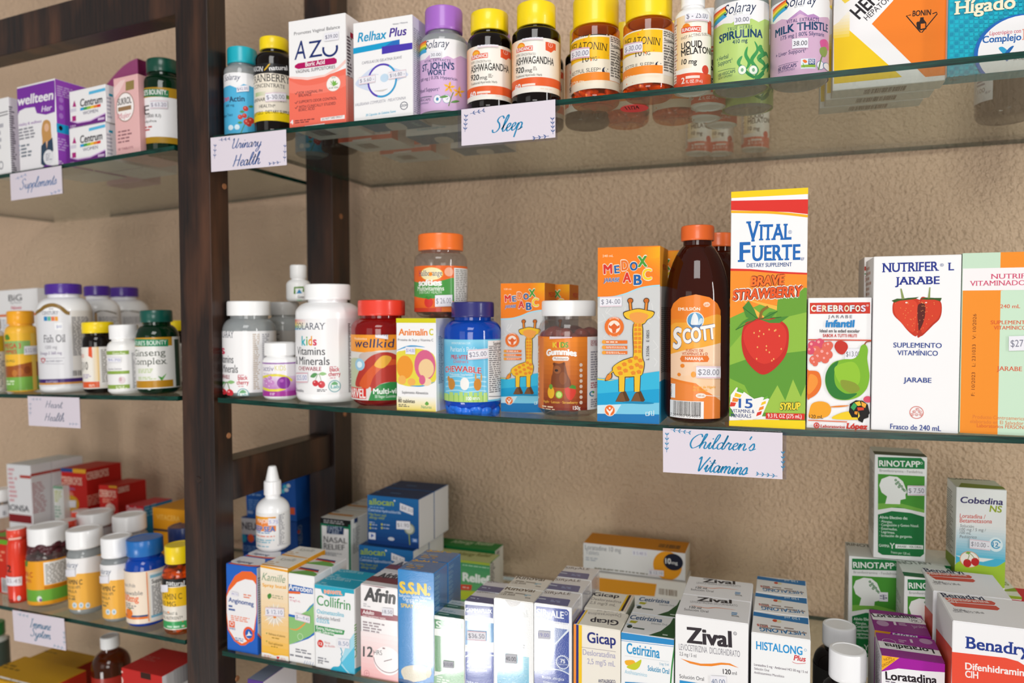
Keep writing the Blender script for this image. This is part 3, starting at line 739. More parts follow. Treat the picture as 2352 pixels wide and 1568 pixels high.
def d_supp(s): script(s, 'Supplements', 140, 1365, 405, 1325, 34, '6e86b0', .3); sprig(s, 110, 1290, 190, 1255, '8ea0c4', 3, 18); sprig(s, 445, 1365, 365, 1395, '8ea0c4', 3, 18)
def d_heart(s): script(s, 'Heart', 340, 1228, 465, 1232, 26, '70788e', .3); script(s, 'Health', 335, 1325, 480, 1332, 28, '70788e', .3); sprig(s, 232, 1165, 310, 1165, '9aa6bc', 3, 16); sprig(s, 590, 1352, 520, 1350, '9aa6bc', 3, 16); sprig(s, 228, 1290, 228, 1190, '9aa6bc', 3, 16)
def d_imm(s): script(s, 'Immune', 190, 1212, 320, 1235, 26, '4d7c9c', .3); script(s, 'System', 192, 1268, 320, 1292, 26, '4d7c9c', .3); sprig(s, 110, 1130, 180, 1145, '8ea8bc', 3, 16); sprig(s, 410, 1350, 340, 1330, '8ea8bc', 3, 16); sprig(s, 408, 1330, 408, 1240, '8ea8bc', 3, 16)
FR(800,0,3.733); sign('acrylic shelf sign reading Sleep in blue script', TOP, (940,1270), (1790,1195), (945,935), (.04,.05,.985,.98), d_sleep)
FR(400,0,3.266); sign('acrylic shelf sign reading Urinary Health beside the dark post', TOP, (280,1290), (846,1238), (292,1032), (.0,.0,1,1), d_urin)
FR(1500,420,2.24); sign('acrylic shelf sign reading Children\'s Vitamins in blue script', MID, (52,1487), (686,1525), (55,1258), (.0,.0,.97,.99), d_child)
FR(0,0,3.135); sign('blurred acrylic shelf sign under the purple carton', LT, (82,1445), (452,1392), (105,1248), (0,0,1,1), d_supp)
FR(0,560,3.267); sign('acrylic shelf sign reading Heart Health under the left middle shelf', LM, (218,1362), (606,1383), (222,1142), (0,0,1,1), d_heart)
FR(0,1000,2.76); sign('acrylic shelf sign reading Immune System on the lower left shelf', LB, (92,1298), (420,1362), (100,1108), (0,0,1,1), d_imm)
AMB = clear('amber_plastic','f7c084', body='a04c14', bw=.14); DRK = clear('dark_amber','3a1a0c', body='140804', bw=.55)
GRN = clear('green_plastic','13633a', body='06351c', bw=.5); BLU = clear('blue_plastic','2a7df2', body='0a56cf', bw=.55)
RED = clear('red_plastic','d42020', body='a80f0f', bw=.5); CLR = clear('clear_plastic','e6ebec', body='cfd6d8', bw=.1); SMK = clear('smoky_plastic','d2d8da', body='c2c8ca', bw=.45)
PET = clear('clear_jar_plastic','efeceb', body='b0a6a0', bw=.1)
# ================================================================== left bay, top shelf
FR(0,0,3.135)
b = Box('carton', 'plain white carton with a dark double stripe, left of the purple carton, top left shelf', LT, -110, 58, 735, Y=.004, d=.028)
b.f.l([(-100,838),(58,800)], 5, '55505a').l([(-100,862),(58,820)], 5, '55505a').ring(8,1190,16,30,4,'6a6a78')
b.f.fine(-90,900,40,1100,4,'b8b8c0'); b.r.fine(62,760,118,1240,30,'5a5660'); b.done()
b = Box('carton', 'purple and white carton with a blonde woman printed on it, top left shelf', LT, 121, 395, 628, Y=.002, d=.046, side='9a48bd')
f = b.f; f.p([(121,640),(396,575),(396,830),(121,900)], '7d35a4'); f.p([(118,860),(140,800),(180,780),(250,770),(265,815),(330,826),(396,805),(400,1230),(118,1260)], 'f1eff2')
f.t('wellteen', 128, 762, 385, 66, 'W', .03, y1=714, it=.12); f.t('Her', 298, 806, 375, 40, 'e9dcf2', .02, it=.25, y1=792)
f.t('vitality & wellness', 135, 910, 300, 20, '8e5aa8', y1=880); f.fine(135,925,270,1015,4,'8d8d96'); f.fine(150,1040,240,1140,4,'77808c')
for i, y in enumerate((1050,1083,1112)): f.e(139,y,6,7,'3c7fb0')
f.p([(305,1000),(300,940),(310,880),(335,862),(362,880),(368,940),(372,1000),(362,1080),(312,1075)], 'c9975a', 1); f.e(336,918,17,30,'e6b896'); f.p([(298,1050),(325,1020),(350,1015),(378,990),(385,1080),(330,1205),(296,1180)], '33475c'); f.p([(330,1020),(345,1012),(338,1075)], 'e2b394')
f.e(350,1132,37,55,'e6e6ea'); f.fine(328,1105,375,1160,4,'a5a5b2'); f.p([(290,1220),(330,1185),(400,1195),(400,1230)], '6b2b90')
r = b.r; r.fine(408,610,530,690,5,'c9a5df'); r.r(403,885,495,950,'22a9d8'); r.e(437,922,14,18,'17161a')
for y in (720,775,835): r.e(440,y,16,20,'b57fd3')
r.fine(408,985,500,1080,5,'c9a5df'); r.fine(410,1150,470,1175,2,'e8d7f0'); b.done(copies=['second purple and white carton, hidden behind the blonde woman one, top left shelf'])
def centrum(z, y0, lab, h=None, Y=.01):
    b = Box('carton', lab, LT, 497, 758, y0, Y=Y, d=.05, z=z, h=h, side='efeef2'); f = b.f; dy = y0-665
    if z: dy = 0
    o = lambda y: y+dy
    f.p([(490,o(870)),(560,o(888)),(650,o(872)),(760,o(818)),(760,o(900)),(490,o(960))], '6f2c83'); f.l([(490,o(866)),(560,o(884)),(650,o(868)),(760,o(814))], 7, 'd9b9e4')
    f.p([(640,o(660)),(760,o(630)),(760,o(652)),(640,o(682))], '5dbbe4')
    f.t('Centrum', 578, o(768), 738, 52, '26222c', .03, it=.1, y1=o(738))
    cs = ['2b9bd6','3aa35b','9bc23c','f2c530','ef8a2d','dd3a33']
    for i, c in enumerate(cs): f.p([(578+24.5*i,o(778-5*i)),(578+24.5*(i+1),o(772-5*i)),(578+24.5*(i+1),o(792-5*i)),(578+24.5*i,o(798-5*i))], c)
    f.t('WOMEN', 598, o(828), 706, 24, '77738a', y1=o(806)); f.p([(522,o(770)),(536,o(722)),(550,o(768))], 'b02a7c'); f.r(508,o(785),550,o(810),'d8d4e0'); f.r(520,o(838),548,o(875),'b02a7c'); f.fine(500,o(905),560,o(930),2,'d9c3e2'); f.r(705,o(850),752,o(868),'d9c3e2')
    b.r.fine(768,o(690),812,o(850),6,'b9b9c6'); b.r.r(783,o(672),812,o(690),'2ba2c0'); return b
b1 = centrum(None, 928, 'lower of two stacked white and purple cartons with rainbow bars, top left shelf')
b1.done(copies=['white and purple rainbow bar carton hidden behind the lower of the stack'])
centrum(b1.zt+.0004, 662, 'upper of two stacked white and purple cartons with rainbow bars, top left shelf').done()
b = Box('carton', 'slim pale pink carton with an oval badge, beside the green bottle, top left', LT, 815, 990, 568, Y=.012, d=.03, col='eab9b8', side='d7a5a6')
f = b.f; f.p([(905,590),(965,575),(965,640),(905,655)], '97824f'); f.e(902,770,66,108,'fbf5f3'); f.ring(902,770,66,108,5,'a9867c'); f.t('SUKROL', 848, 760, 948, 46, '4a4446', .03); f.r(850,775,946,805,'9c7a58'); f.t('Mujer', 845, 860, 945, 40, 'd9909b', it=.3); f.p([(815,640),(870,580),(905,572),(860,660),(815,720)], 'f4d2d0')
for i, y in enumerate((955,980,1005,1030)): f.fine(850,y-12,955,y+6,1,'8d5e66')
f.t('30 TABLETS', 850, 1085, 960, 16, 'a0646e'); b.done(copies=['second pale pink slim carton behind the first, top left shelf'])
b = Box('carton', 'pink and magenta carton with a rounded top, behind the pale pink slim carton', LT, 742, 998, 640, Y=.118, d=.03, col='d9a6bb', side='c695ac'); b.f.fine(890,500,980,560,3,'b884a0')
V, F = [], []; n = 14
for yy in (0, b.d):
    for i in range(n+1): V.append((-b.w/2+b.w*i/n, yy, b.h+.03*sin(pi/2*i/n)))
    V.append((b.w/2, yy, b.h)); V.append((-b.w/2, yy, b.h))
k = n+3; F = [list(range(k)), list(range(k, 2*k))[::-1]]+[[i, i+k, i+k+1, i+1] for i in range(n)]
b.done(); link(bpy.data.objects.new('arched_flap', mesh('arched_flap', V, F, [plastic('b8568f', .4)])), b.root)
B = Bottle('pill_bottle', 'green bottle with a gold banded white label, at the post on the top left shelf', LT, 1008, 1352, (1062,1308,448,545), 640, Yf=.02, body=GRN, capm=plastic('0c4a3a', .3), bev=.005)
f = B.lab(630, 1030, 'f3f2f4'); f.band(630,700,'b58b1e'); f.p([(1000,660),(1215,652),(1215,705),(1000,715)], '1f7a4c'); f.t("NATURE'S BOUNTY.", 960, 705, 1205, 34, 'W', .02); f.band(985,1030,'b58b1e'); f.t('E', 1043, 828, 1078, 65, '2a2a2a', .0, sf=1); f.st(1085,728,1205,785,'$ 63.20',0,'7a6a8a',1)
f.t('450mg (1000 IU)', 1000, 870, 1160, 22, '4c4a4c', sf=1); f.t('dl-alpha', 1020, 900, 1130, 18, '6a6a6a'); f.fine(1030,915,1140,955,2,'c4524f'); B.done()
# ================================================================== wide bay, top shelf
FR(400,0,3.266)
def cran(lab, Yf, x0, x1, c, sh):
    B = Bottle('pill_bottle', lab, TOP, x0, x1, c, sh, Yf=Yf, body=SMK, capm=plastic('17a9bb', .35), ribs=40, bev=.006); f = B.lab(545, 1000, '4fb2dd')
    f.p([(300,520),(740,520),(740,640),(690,650),(640,625),(590,655),(520,630),(470,660),(420,640),(370,668),(300,650)], 'f3f3f5'); f.t('Solaray', 382, 612, 498, 44, '25315e', .0, it=.3, y1=600); f.t('Cran', 330, 770, 414, 38, 'd6345c', .03); f.t('Actin', 416, 768, 530, 40, '223055', .03, y1=760)
    f.t('400 mg', 390, 806, 452, 18, '223055'); f.t('Urinary Tract', 330, 885, 440, 20, '223055', y1=870); f.st(472,650,558,695,'$42.00',-8,'5c5f93'); f.e(425,957,20,20,'d8ecf5'); f.e(472,953,20,20,'d8ecf5')
    f.l([(500,1000),(530,930),(560,870)], 6, '4f8a40', 1)
    for x, y, r in ((536,815,20),(495,878,18),(528,868,18),(545,915,24),(575,905,24),(560,930,20)): f.e(x,y,r,r,'c03a34'); f.e(x-5,y-6,r*.3,r*.3,'e0867a')
    for x, y in ((510,838),(575,800),(495,920)): f.p([(x-18,y),(x,y-10),(x+18,y),(x,y+10)], '4f8f48', 1)
    B.done(); return B
B = cran('turquoise capped bottle with a blue berry label, beside the dark post, top shelf', .012, 372, 650, (412,638,378,500), 560); B.copy((.018,.1,0), 'second turquoise capped bottle, behind the first near the post, top shelf')
def mason(lab, fr, x0, x1, cap, sh, y, tx, acc, Yf=.012, body=None, **k):
    B = Bottle('pill_bottle', lab, fr, x0, x1, cap, sh, Yf=Yf, body=body or DRK, capm=plastic('f5d60f', .35), bev=.005, **k); return B
B = mason('yellow capped dark bottle with a cream and black cranberry label, next to the coral carton', TOP, 596, 905, (642,862,300,395), 480, 0, 0, 0, body=DRK)
f = B.lab(475, 905, 'efe6d6'); f.band(470,550,'1c1a1c'); f.t('MASON', 560, 540, 665, 34, 'W', .005, sf=1, y1=535); f.t('natural', 715, 530, 850, 34, 'W', .02, y1=528)
for i in range(4): f.p([(675+i*7,530-i*9),(690+i*7,520-i*9),(700+i*7,505-i*9),(684+i*7,512-i*9)], 'e0b32a', 1)
f.t('CRANBERRY', 575, 640, 868, 54, '1d1b1c', .0, sf=1, y1=634); f.t('CONCENTRATE', 605, 672, 830, 28, '1d1b1c', .0, sf=1, y1=668); f.g(612,700,690,730,'a9c78a','e7e0cc',8,1); f.r(835,712,900,740,'7f9c4c')
f.t('URINARY TRACT', 605, 775, 830, 26, '4c4a48', y1=770); f.t('HEALTH*', 640, 812, 760, 24, '4c4a48', y1=808); f.st(688,700,835,768,'$-30.00',-4,'75748a',1); f.band(838,905,'f2d20c'); f.t('60 SOFTGELS · DIETARY SUPPLEMENT', 560, 885, 900, 24, '2a2612', y1=875)
B.done(); B.copy((.025,.085,0), 'second yellow capped cranberry bottle, behind the first, partly hidden by the coral carton')
b = Box('carton', 'white and coral carton with three big navy letters, front of its row, top shelf', TOP, 856, 1284, 163, Y=.006, d=.052, side='f4efee')
f = b.f; y = 0
f.p([(840,575),(900,590),(1000,600),(1100,580),(1200,545),(1290,510),(1300,960),(840,1000)], 'f4735f', 0)
f.p([(840,575),(900,575),(1000,580),(1130,560),(1230,500),(1290,440),(1290,470),(1230,525),(1130,575),(1000,598),(900,592),(840,580)], 'f7cfc8'); f.p([(840,600),(960,640),(1100,625),(1290,560),(1290,640),(1100,700),(900,700),(840,680)], 'f88270', 1)
f.t('Promotes Vaginal Balance', 900, 266, 1243, 24, '3d3a45', .002, y1=212)
f.t('A', 902, 450, 988, 138, 'N', .0, y1=440, it=.1); f.t('Z', 1010, 435, 1110, 122, 'N', .0, y1=420); f.ring(1170,365,60,62,16,'1c2f6e',-200,20); 
f.p([(905,492),(930,475),(1200,432),(1220,445),(1220,470),(1205,480),(930,518),(905,508)], 'b5105f', 0); f.t('Boric Acid', 985, 500, 1130, 32, 'W', .02, y1=478); f.t('VAGINAL SUPPOSITORIES', 912, 552, 1208, 24, '4a3f48', .006, y1=512)
f.e(1195,628,54,58,'f8f2ee'); f.ring(1195,628,54,58,3,'d9a79c'); f.t('ALOE VERA', 1158, 668, 1232, 13, '4a6a3a', y1=660); f.t('WITH', 1180, 590, 1210, 11, '4a6a3a')
for a in (-60,-30,0,30,60): f.p([(1195,648),(1195-7+42*sin(radians(a))*.6,640-30*cos(radians(a))),(1195+42*sin(radians(a)),645-48*cos(radians(a))),(1195+7+40*sin(radians(a))*.6,645-25*cos(radians(a)))], '7cb850')
for yy, tx, x1 in ((708,'FOR VAGINAL PH',1112),(728,'BALANCE',1030),(776,'SUPPORTS ODOR CONTROL',1220),(814,'WITH CLINICALLY STUDIED',1212),(836,'BORIC ACID',1055)): f.t(tx, 935, yy, x1, 20, '53303a', .004, y1=yy-(x1-935)*.11)
for yy in (705,775,812): f.l([(907,yy-6),(914,yy+4),(928,yy-18)], 4, '53303a')
f.t('14', 858, 935, 895, 32, 'W', .04, y1=932); f.fine(905,900,1075,930,2,'8c4440'); f.p([(1100,885),(1280,862),(1280,890),(1100,908)], 'f6eeec'); f.t('DO NOT TAKE ORALLY', 1110, 903, 1265, 15, '5a3a40', y1=880)
f.p([(980,945),(1130,925),(1130,940),(980,962)], 'f3efee'); f.st(1130,252,1238,312,'$39.00',-14,'5a5a78')
b.r.fine(1295,260,1340,900,26,'6a5a62'); b.r.r(1320,240,1345,280,'b5103c'); b.r.g(1284,560,1345,930,'f4b0a2','f0735f')
bb = b.b; FR(640,220,4.9); bb.barf(.2,.5,.3,.75,'55525a',22); FR(400,0,3.266)
b.done(copies=['second white and coral carton of the row under the navy letters, seen through the glass', 'rearmost white and coral carton of the row, seen through the glass from below'], gap=.018, dx=.012)
FR(800,0,3.733)
b = Box('carton', 'white carton with a teal and purple ribbon and ring, front of its row, top shelf', TOP, 40, 548, 200, Y=.006, d=.042, side='e3e2ea', xr=1)
f = b.f
f.t('Relhax', 80, 362, 328, 78, '1f9ac9', .02, it=.18, y1=330); f.t('Plus', 350, 318, 500, 72, '4a2f95', .02, it=.18, y1=298); f.t('Valeriana + Melatonina', 380, 215, 510, 14, '8a8a98', y1=196)
f.p([(40,415),(440,338),(440,388),(40,465)], '1b9fd0'); f.p([(288,415),(380,352),(440,338),(440,388),(288,430)], '2a6fc0'); f.p([(288,400),(550,365),(550,420),(288,466)], '4b3bb0')
f.t('CAPSULAS DE GELATINA SUAVE', 118, 552, 460, 22, '7d7d8c', .0, it=.2, y1=500)
f.p([(60,720),(130,640),(200,585),(290,560),(390,580),(515,635),(430,690),(330,760),(240,790),(130,765)], 'd3dcf0', 1); f.e(290,690,112,130,'f3f3f7'); f.ring(290,690,128,146,15,'5b48b4',60,250); f.ring(290,690,128,146,15,'3c9fd0',-110,60)
f.l([(110,690),(200,640),(260,640)], 3, 'b9c8e4', 1); f.l([(330,690),(420,640),(500,630)], 3, 'b9c8e4', 1); f.e(310,668,36,36,'c5dcf0'); f.p([(215,780),(290,770),(340,760),(290,785)], 'cfcbc9', 1)
f.st(95,665,235,730,'$ 5.60 -',-24,'83839a',1); f.st(350,620,498,685,'$16.80 -',-24,'83839a',1)
f.t('VALERIANA COMPUESTA · MELATONINA', 60, 912, 492, 24, 'a6a6b2', .0, it=.3, y1=850); f.ring(478,906,33,35,5,'4c5068'); f.t('DOM', 455, 916, 502, 20, '4c5068', .01, y1=912); f.t('30 Cápsulas de Gelatina Suave', 150, 998, 408, 20, '76c0dc', it=.15, y1=962)
b.r.fine(560,230,640,960,40,'a9a8b8'); FR(640,220,4.9); bb = b.b; bb.all('2a7fa8'); bb.p([(1200,320),(1360,305),(1450,370),(1300,395)], 'd9dde2', 1); bb.fine(980,380,1100,430,2,'9cc6d8'); bb.fine(1480,300,1600,350,3,'9cc6d8'); FR(800,0,3.733)
b.done(copies=['second white carton of the row with the purple ring, seen through the glass', 'rearmost carton of the purple ring row, seen through the glass from below'], gap=.028, dx=.02)
def solaray(lab, fr, x0, x1, cap, sh, Yf, capc, base, **k):
    return Bottle('pill_bottle', lab, fr, x0, x1, cap, sh, Yf=Yf, body=SMK, capm=plastic(capc, .35), ribs=44, bev=.006, **k)
def rainbow(f, pts_rows):
    pass
B = solaray('purple capped clear bottle with a lilac label and yellow flowers, on the top shelf', TOP, 614, 1026, (662,984,98,300), 400, .008, 'a468c4', 0); f = B.lab(330, 945, 'd8b4dc')
f.p([(500,300),(1120,300),(1120,520),(1000,500),(960,480),(900,505),(850,480),(800,500),(700,470),(660,510),(600,530),(500,520)], 'f4f2f5')
for i, c in enumerate(('e2522f','f3a32b','f4dc3b','7cb648','3fa7d6')): f.l([(600,395+18*i+14),(630,380+18*i),(672,362+18*i)], 20, c)
f.t('Solaray', 662, 428, 868, 70, '1f2f55', .004, it=.3, y1=408); f.st(708,448,800,505,'30.00',-6,'5d5d74'); f.t('VITAL EXTRACTS', 655, 542, 875, 20, '2a4a70', .02, y1=532, sp=1.2)
f.t("ST. JOHN'S", 638, 618, 908, 56, '15406e', .035, y1=600); f.t('WORT', 680, 652, 838, 44, '15406e', .035, y1=645); f.t('300 mg | 0.3% Hypericin', 625, 708, 932, 26, '43456e', .01, y1=695); f.t('Mood Support¹', 622, 805, 778, 32, '43456e', .01, y1=780); f.l([(620,845),(718,828)], 3, '77738e'); f.t('60 VEGCAPS', 615, 880, 705, 20, '5a5878', y1=864); f.t('DIETARY SUPPLEMENT', 617, 905, 690, 13, '7a789a', y1=890)
f.e(764,850,34,38,'f2eff5'); f.ring(764,850,34,38,3,'4d8fb4'); f.e(764,850,12,15,'4d8fb4'); f.e(842,848,34,38,'f2eff5'); f.ring(842,848,34,38,3,'4d8fb4'); f.l([(835,845),(845,858),(855,838)], 4, '4d8fb4')
f.l([(860,910),(880,840),(900,790)], 8, '6f8f4c', 1)
for cx, cy in ((865,748),(945,790)):
    for a in range(5): an = a*72-80; f.p([(cx,cy),(cx+28*cos(radians(an-22)),cy+28*sin(radians(an-22))),(cx+54*cos(radians(an)),cy+54*sin(radians(an))),(cx+28*cos(radians(an+22)),cy+28*sin(radians(an+22)))], 'f5b81f')
    f.e(cx,cy,9,10,'e08a14')
for x, y in ((915,872),(820,830)): f.p([(x-38,y+6),(x,y-12),(x+38,y-4),(x,y+10)], '5d944a', 1)
B.done(); B.copy((.022,.075,0), 'second purple capped bottle, half hidden behind the lilac label bottle on the top shelf')
def sundance(lab, x0, x1, cap, sh, o, fr=TOP, Yf=.008):
    B = Bottle('pill_bottle', lab, fr, x0, x1, cap, sh, Yf=Yf, body=DRK, capm=plastic('f5d60f', .35), bev=.005); dx, dy = o
    f = B.lab(385+dy, 850+dy, 'f4efe6'); X = lambda x: x+dx; Y = lambda y: y+dy
    f.g(X(985),Y(380),X(1090),Y(860),'f4a040','f6efe2',14,1); f.g(X(1340),Y(380),X(1440),Y(860),'f6efe2','f3c070',10,1)
    f.r(X(1305),Y(420),X(1392),Y(478),'e8582c'); f.p([(X(1305),Y(470)),(X(1392),Y(460)),(X(1392),Y(480)),(X(1352),Y(515)),(X(1305),Y(492))], 'e8582c'); f.ring(X(1348),Y(448),18,22,3,'f6d5c8'); f.l([(X(1348),Y(462)),(X(1348),Y(434))], 3, 'f6d5c8')
    f.ring(X(1095),Y(468),36,38,14,'f28a22',0,180); f.e(X(1095),Y(468),26,26,'f7b53a'); f.p([(X(1058),Y(485)),(X(1198),Y(452)),(X(1198),Y(496)),(X(1058),Y(520))], 'e2542c'); f.t('SUNDANCE', X(1062), Y(512), X(1195), 28, 'W', .03, y1=Y(488))
    f.t('SUPER CONCENTRATED', X(1055), Y(556), X(1222), 20, '6d5f52', .0, y1=Y(536)); f.t('ASHWAGANDHA', X(1055), Y(632), X(1374), 60, '2a2724', .02, y1=Y(628)); f.t('920', X(1052), Y(694), X(1120), 46, '2a2724', .02, y1=Y(686)); f.t('mg', X(1130), Y(684), X(1192), 32, '2a2724', .01, y1=Y(676)); f.fine(X(1200),Y(632),X(1240),Y(668),3,'8a8078')
    f.t('Traditional Ayurvedic Herb', X(1055), Y(738), X(1275), 20, '5a4f46', .006, y1=Y(714)); f.r(X(960),Y(788),X(1500),Y(860),'e9602b'); f.t('60', X(1048), Y(842), X(1095), 44, 'W', .03); f.r(X(1105),Y(788),X(1218),Y(806),'f6e2d6'); f.t('CAPSULES', X(1105), Y(832), X(1195), 20, 'W', .02, y1=Y(824)); f.fine(X(1262),Y(812),X(1370),Y(830),1,'f6d9c8')
    f.st(X(1112),Y(338),X(1282),Y(418),'$20.00',-8,'7a7a90',1); B.done(); return B
A = sundance('dark bottle with an orange sun logo label, left of the two above the Sleep sign', 1020, 1402, (1068,1392,130,300), 395, (0,0)); A.copy((.03,.075,0), 'yellow capped dark bottle hidden behind the left one above the Sleep sign')
A = sundance('dark bottle with an orange sun logo label, right of the two above the Sleep sign', 1404, 1820, (1447,1780,60,262), 330, (385,-62)); A.copy((.03,.075,0), 'yellow capped dark bottle hidden behind the right one above the Sleep sign')
FR(1260,0,3.733)
def melat(lab, x0, x1, cap, sh, o, Yf):
    B = Bottle('pill_bottle', lab, TOP, x0, x1, cap, sh, Yf=Yf, body=AMB, capm=plastic('f7d40e', .4), ribs=60, bev=.007); dx, dy = o; X = lambda x: x+dx; Y = lambda y: y+dy
    f = B.lab(292+dy, 757+dy, 'f1e7d3'); f.r(X(120),Y(300),X(520),Y(385),'1d1a1b'); f.t('MASON', X(215), Y(368), X(304), 42, 'f3f0ee', .0, sf=1, y1=Y(354)); f.t('natural', X(356), Y(348), X(505), 44, 'f3f0ee', .02, y1=Y(338))
    for i in range(4): f.p([(X(310+i*8),Y(372-i*14)),(X(328+i*8),Y(352-i*14)),(X(340+i*8),Y(334-i*14)),(X(320+i*8),Y(346-i*14))], 'e0b32a', 1)
    f.r(X(120),Y(398),X(520),Y(582),'f6bf14'); f.t('MELATONIN', X(200), Y(455), X(498), 60, '2a2013', .0, sf=1, y1=Y(440)); f.t('10', X(288), Y(538), X(345), 56, '2a2013', .0, sf=1); f.t('MG', X(357), Y(524), X(416), 34, '2a2013', .0, sf=1, y1=Y(520)); f.t('RESTFUL SLEEP*', X(205), Y(660), X(448), 32, '4a4440', .0, y1=Y(614))
    f.e(X(490),Y(608),30,32,'1d2745'); f.e(X(502),Y(600),25,27,'f1e7d3'); f.e(X(506),Y(594),4,4,'1d2745'); f.e(X(496),Y(610),3,3,'1d2745')
    f.r(X(120),Y(690),X(610),Y(757),'f28b26'); f.t('60 CAPLETS', X(200), Y(748), X(302), 38, 'fbe6cb', .02, y1=Y(732)); f.t('· DIETARY SUPPLEMENT', X(308), Y(722), X(508), 18, 'fbe6cb', .01, y1=Y(712)); f.r(X(524),Y(290),X(760),Y(690),'f4efe6'); f.t('Supplement', X(534), Y(398), X(665), 26, '2a2826', .02); f.fine(X(530),Y(310),X(640),Y(360),3,'6a6663')
    for yy in (415,490,545,590,610): f.l([(X(530),Y(yy)),(X(640),Y(yy+18))], 4, '1d1a1b')
    f.fine(X(532),Y(425),X(640),Y(660),10,'77736f'); f.st(X(202),Y(438),X(354),Y(528),'$-30.00',-30,'75708a',1); B.fill(300+dy, 'ee7a26', 'pill', .0056, 300); B.done(); return B
A = melat('yellow capped amber bottle of orange caplets, left of the pair right of the Sleep sign', 196, 614, (205,597,12,262), 300, (0,0), .018); A.copy((.014,.075,0), 'yellow capped amber bottle standing behind the left one of the caplet pair', )
A = melat('yellow capped amber bottle of orange caplets, right of the pair, beside the white spray bottle', 640, 1080, (654,1054,-45,202), 245, (455,-48), .008); A.copy((.012,.085,0), 'yellow capped amber bottle standing behind the right one of the caplet pair')
# red dot stuck under the glass
P = TOP.onZ((1457,249), -GT-.0004); me = lathe('date_sticker', [(.0125,-.0002),(.0125,.0001)], plastic('e0323c', .6), 32)
so = link(bpy.data.objects.new('date_sticker', me), gt); so.location = P; so['label'] = 'round red date sticker'
su = Plane(TOP, P+Vector((-.02,.012,-.00025)), (1,0,0), (0,-1,0), .04, .024); FR(1260,0,3.733); su.lay = 1; su.t('11/24', 672, 943, 790, 30, '1a1416', .01)
v, n, fc, c = su.faces(su.ops, 0); link(bpy.data.objects.new('handwriting', mesh('handwriting', [x-P for x in v], fc, [MAT['paper_sticker']], c)), so)
B = Bottle('spray_bottle', 'white plastic dropper bottle with a yellow and red label, beside the green labelled bottle', TOP, 1080, 1394, (1128,1336,-95,78), 175, Yf=.006, body=plastic('f3f3f3', .3), bev=.004, ribs=40, cap2=1); f = B.lab(120, 758, 'f6efe4')
f.g(1040,120,1230,640,'f6c04a','f6ebd8',12,1); f.p([(1020,660),(1130,640),(1240,622),(1330,628),(1440,650),(1440,780),(1020,780)], 'e4532f'); f.e(1345,600,24,40,'d8402f'); f.r(1040,200,1100,740,'efe6dc'); f.fine(1085,220,1108,720,20,'b98a70')
f.r(1362,170,1440,290,'e4532f'); f.e(1180,238,36,36,'f08a24'); f.p([(1140,245),(1306,225),(1306,275),(1140,290)], 'dd4a2a'); f.t('SUNDANCE', 1145, 278, 1303, 28, 'W', .03, y1=264); f.t('FAST ACTING SUBLINGUAL', 1140, 348, 1400, 24, '6f6055', .0, y1=325)
f.t('LIQUID', 1140, 425, 1315, 52, '2b2724', .025, y1=402); f.t('MELATONIN', 1140, 488, 1400, 54, '2b2724', .025, y1=482); f.t('10 mg', 1140, 556, 1270, 44, '2b2724', .02, y1=550); f.t('2', 1140, 722, 1168, 50, 'f8e9e0', .03); f.r(1176,655,1295,678,'f6ddd2'); f.t('FL. OZ.', 1180, 716, 1250, 26, 'f8e9e0', .02, y1=708); f.t('(59 mL)', 1258, 706, 1318, 24, 'f8e9e0', .01); f.st(1174,92,1366,195,'$ - 25.00',0,'6a6a7e',1)
B.done()
for i, (px, py) in enumerate(((1368,928),(1338,1028),(1480,1085))):
    P = TOP.onZ(PX(px,py), 0); B.copy((P.x-B.cx, P.y-B.cy, 0), ['white based dropper bottle standing right behind the first one on the top shelf','white based dropper bottle two behind the first one, seen through the glass','white based dropper bottle three behind the first one, beside the clear bottle bases'][i])
for i, (px, py) in enumerate(((1290,1325),(1475,1338),(1560,1290),(1770,1290))):
    P = TOP.onZ(PX(px,py), 0); P.y = min(P.y, .288); B.copy((P.x-B.cx, P.y-B.cy, 0), ['leftmost of the white dropper bottles at the wall on the top shelf','second from the left of the white dropper bottles at the wall, top shelf','third from the left of the white dropper bottles at the wall, top shelf','rightmost of the white dropper bottles at the wall on the top shelf'][i]) if i != 2 else None
def solaray2(f, X, Y, sc=1):
    for i, c in enumerate(('e2522f','f3a32b','f4dc3b','7cb648','3fa7d6')): f.l([(X(1405),Y(160+22*i)),(X(1450),Y(118+18*i)),(X(1525),Y(68+15*i))], 17, c, 1)
    f.t('Solaray', X(1505), Y(138), X(1780), 84, '1f2f55', .0, it=.3, y1=Y(100)); f.t('EST. 1973', X(1588), Y(132), X(1662), 14, '1f2f55', .0, y1=Y(118))
B = solaray('clear bottle with a lime green label and printed seaweed, on the top shelf', TOP, 1418, 1893, (1475,1850,-225,-60), 12, .012, '3a9a3a', 0); f = B.lab(0, 712, 'bcd97c')
f.p([(1300,-60),(2000,-60),(2000,170),(1890,185),(1850,165),(1800,190),(1740,160),(1700,175),(1640,150),(1570,200),(1500,205),(1450,235),(1300,260)], 'f4f3f4'); f.p([(1300,240),(1450,215),(1440,245),(1300,270)], 'd9b6c8')
solaray2(f, lambda x: x, lambda y: y); f.st(1594,140,1722,220,'30.00',-12,'54546a'); f.t('TRUE HERBS', 1535, 270, 1745, 28, '2d5a58', .01, y1=246, sp=1.2)
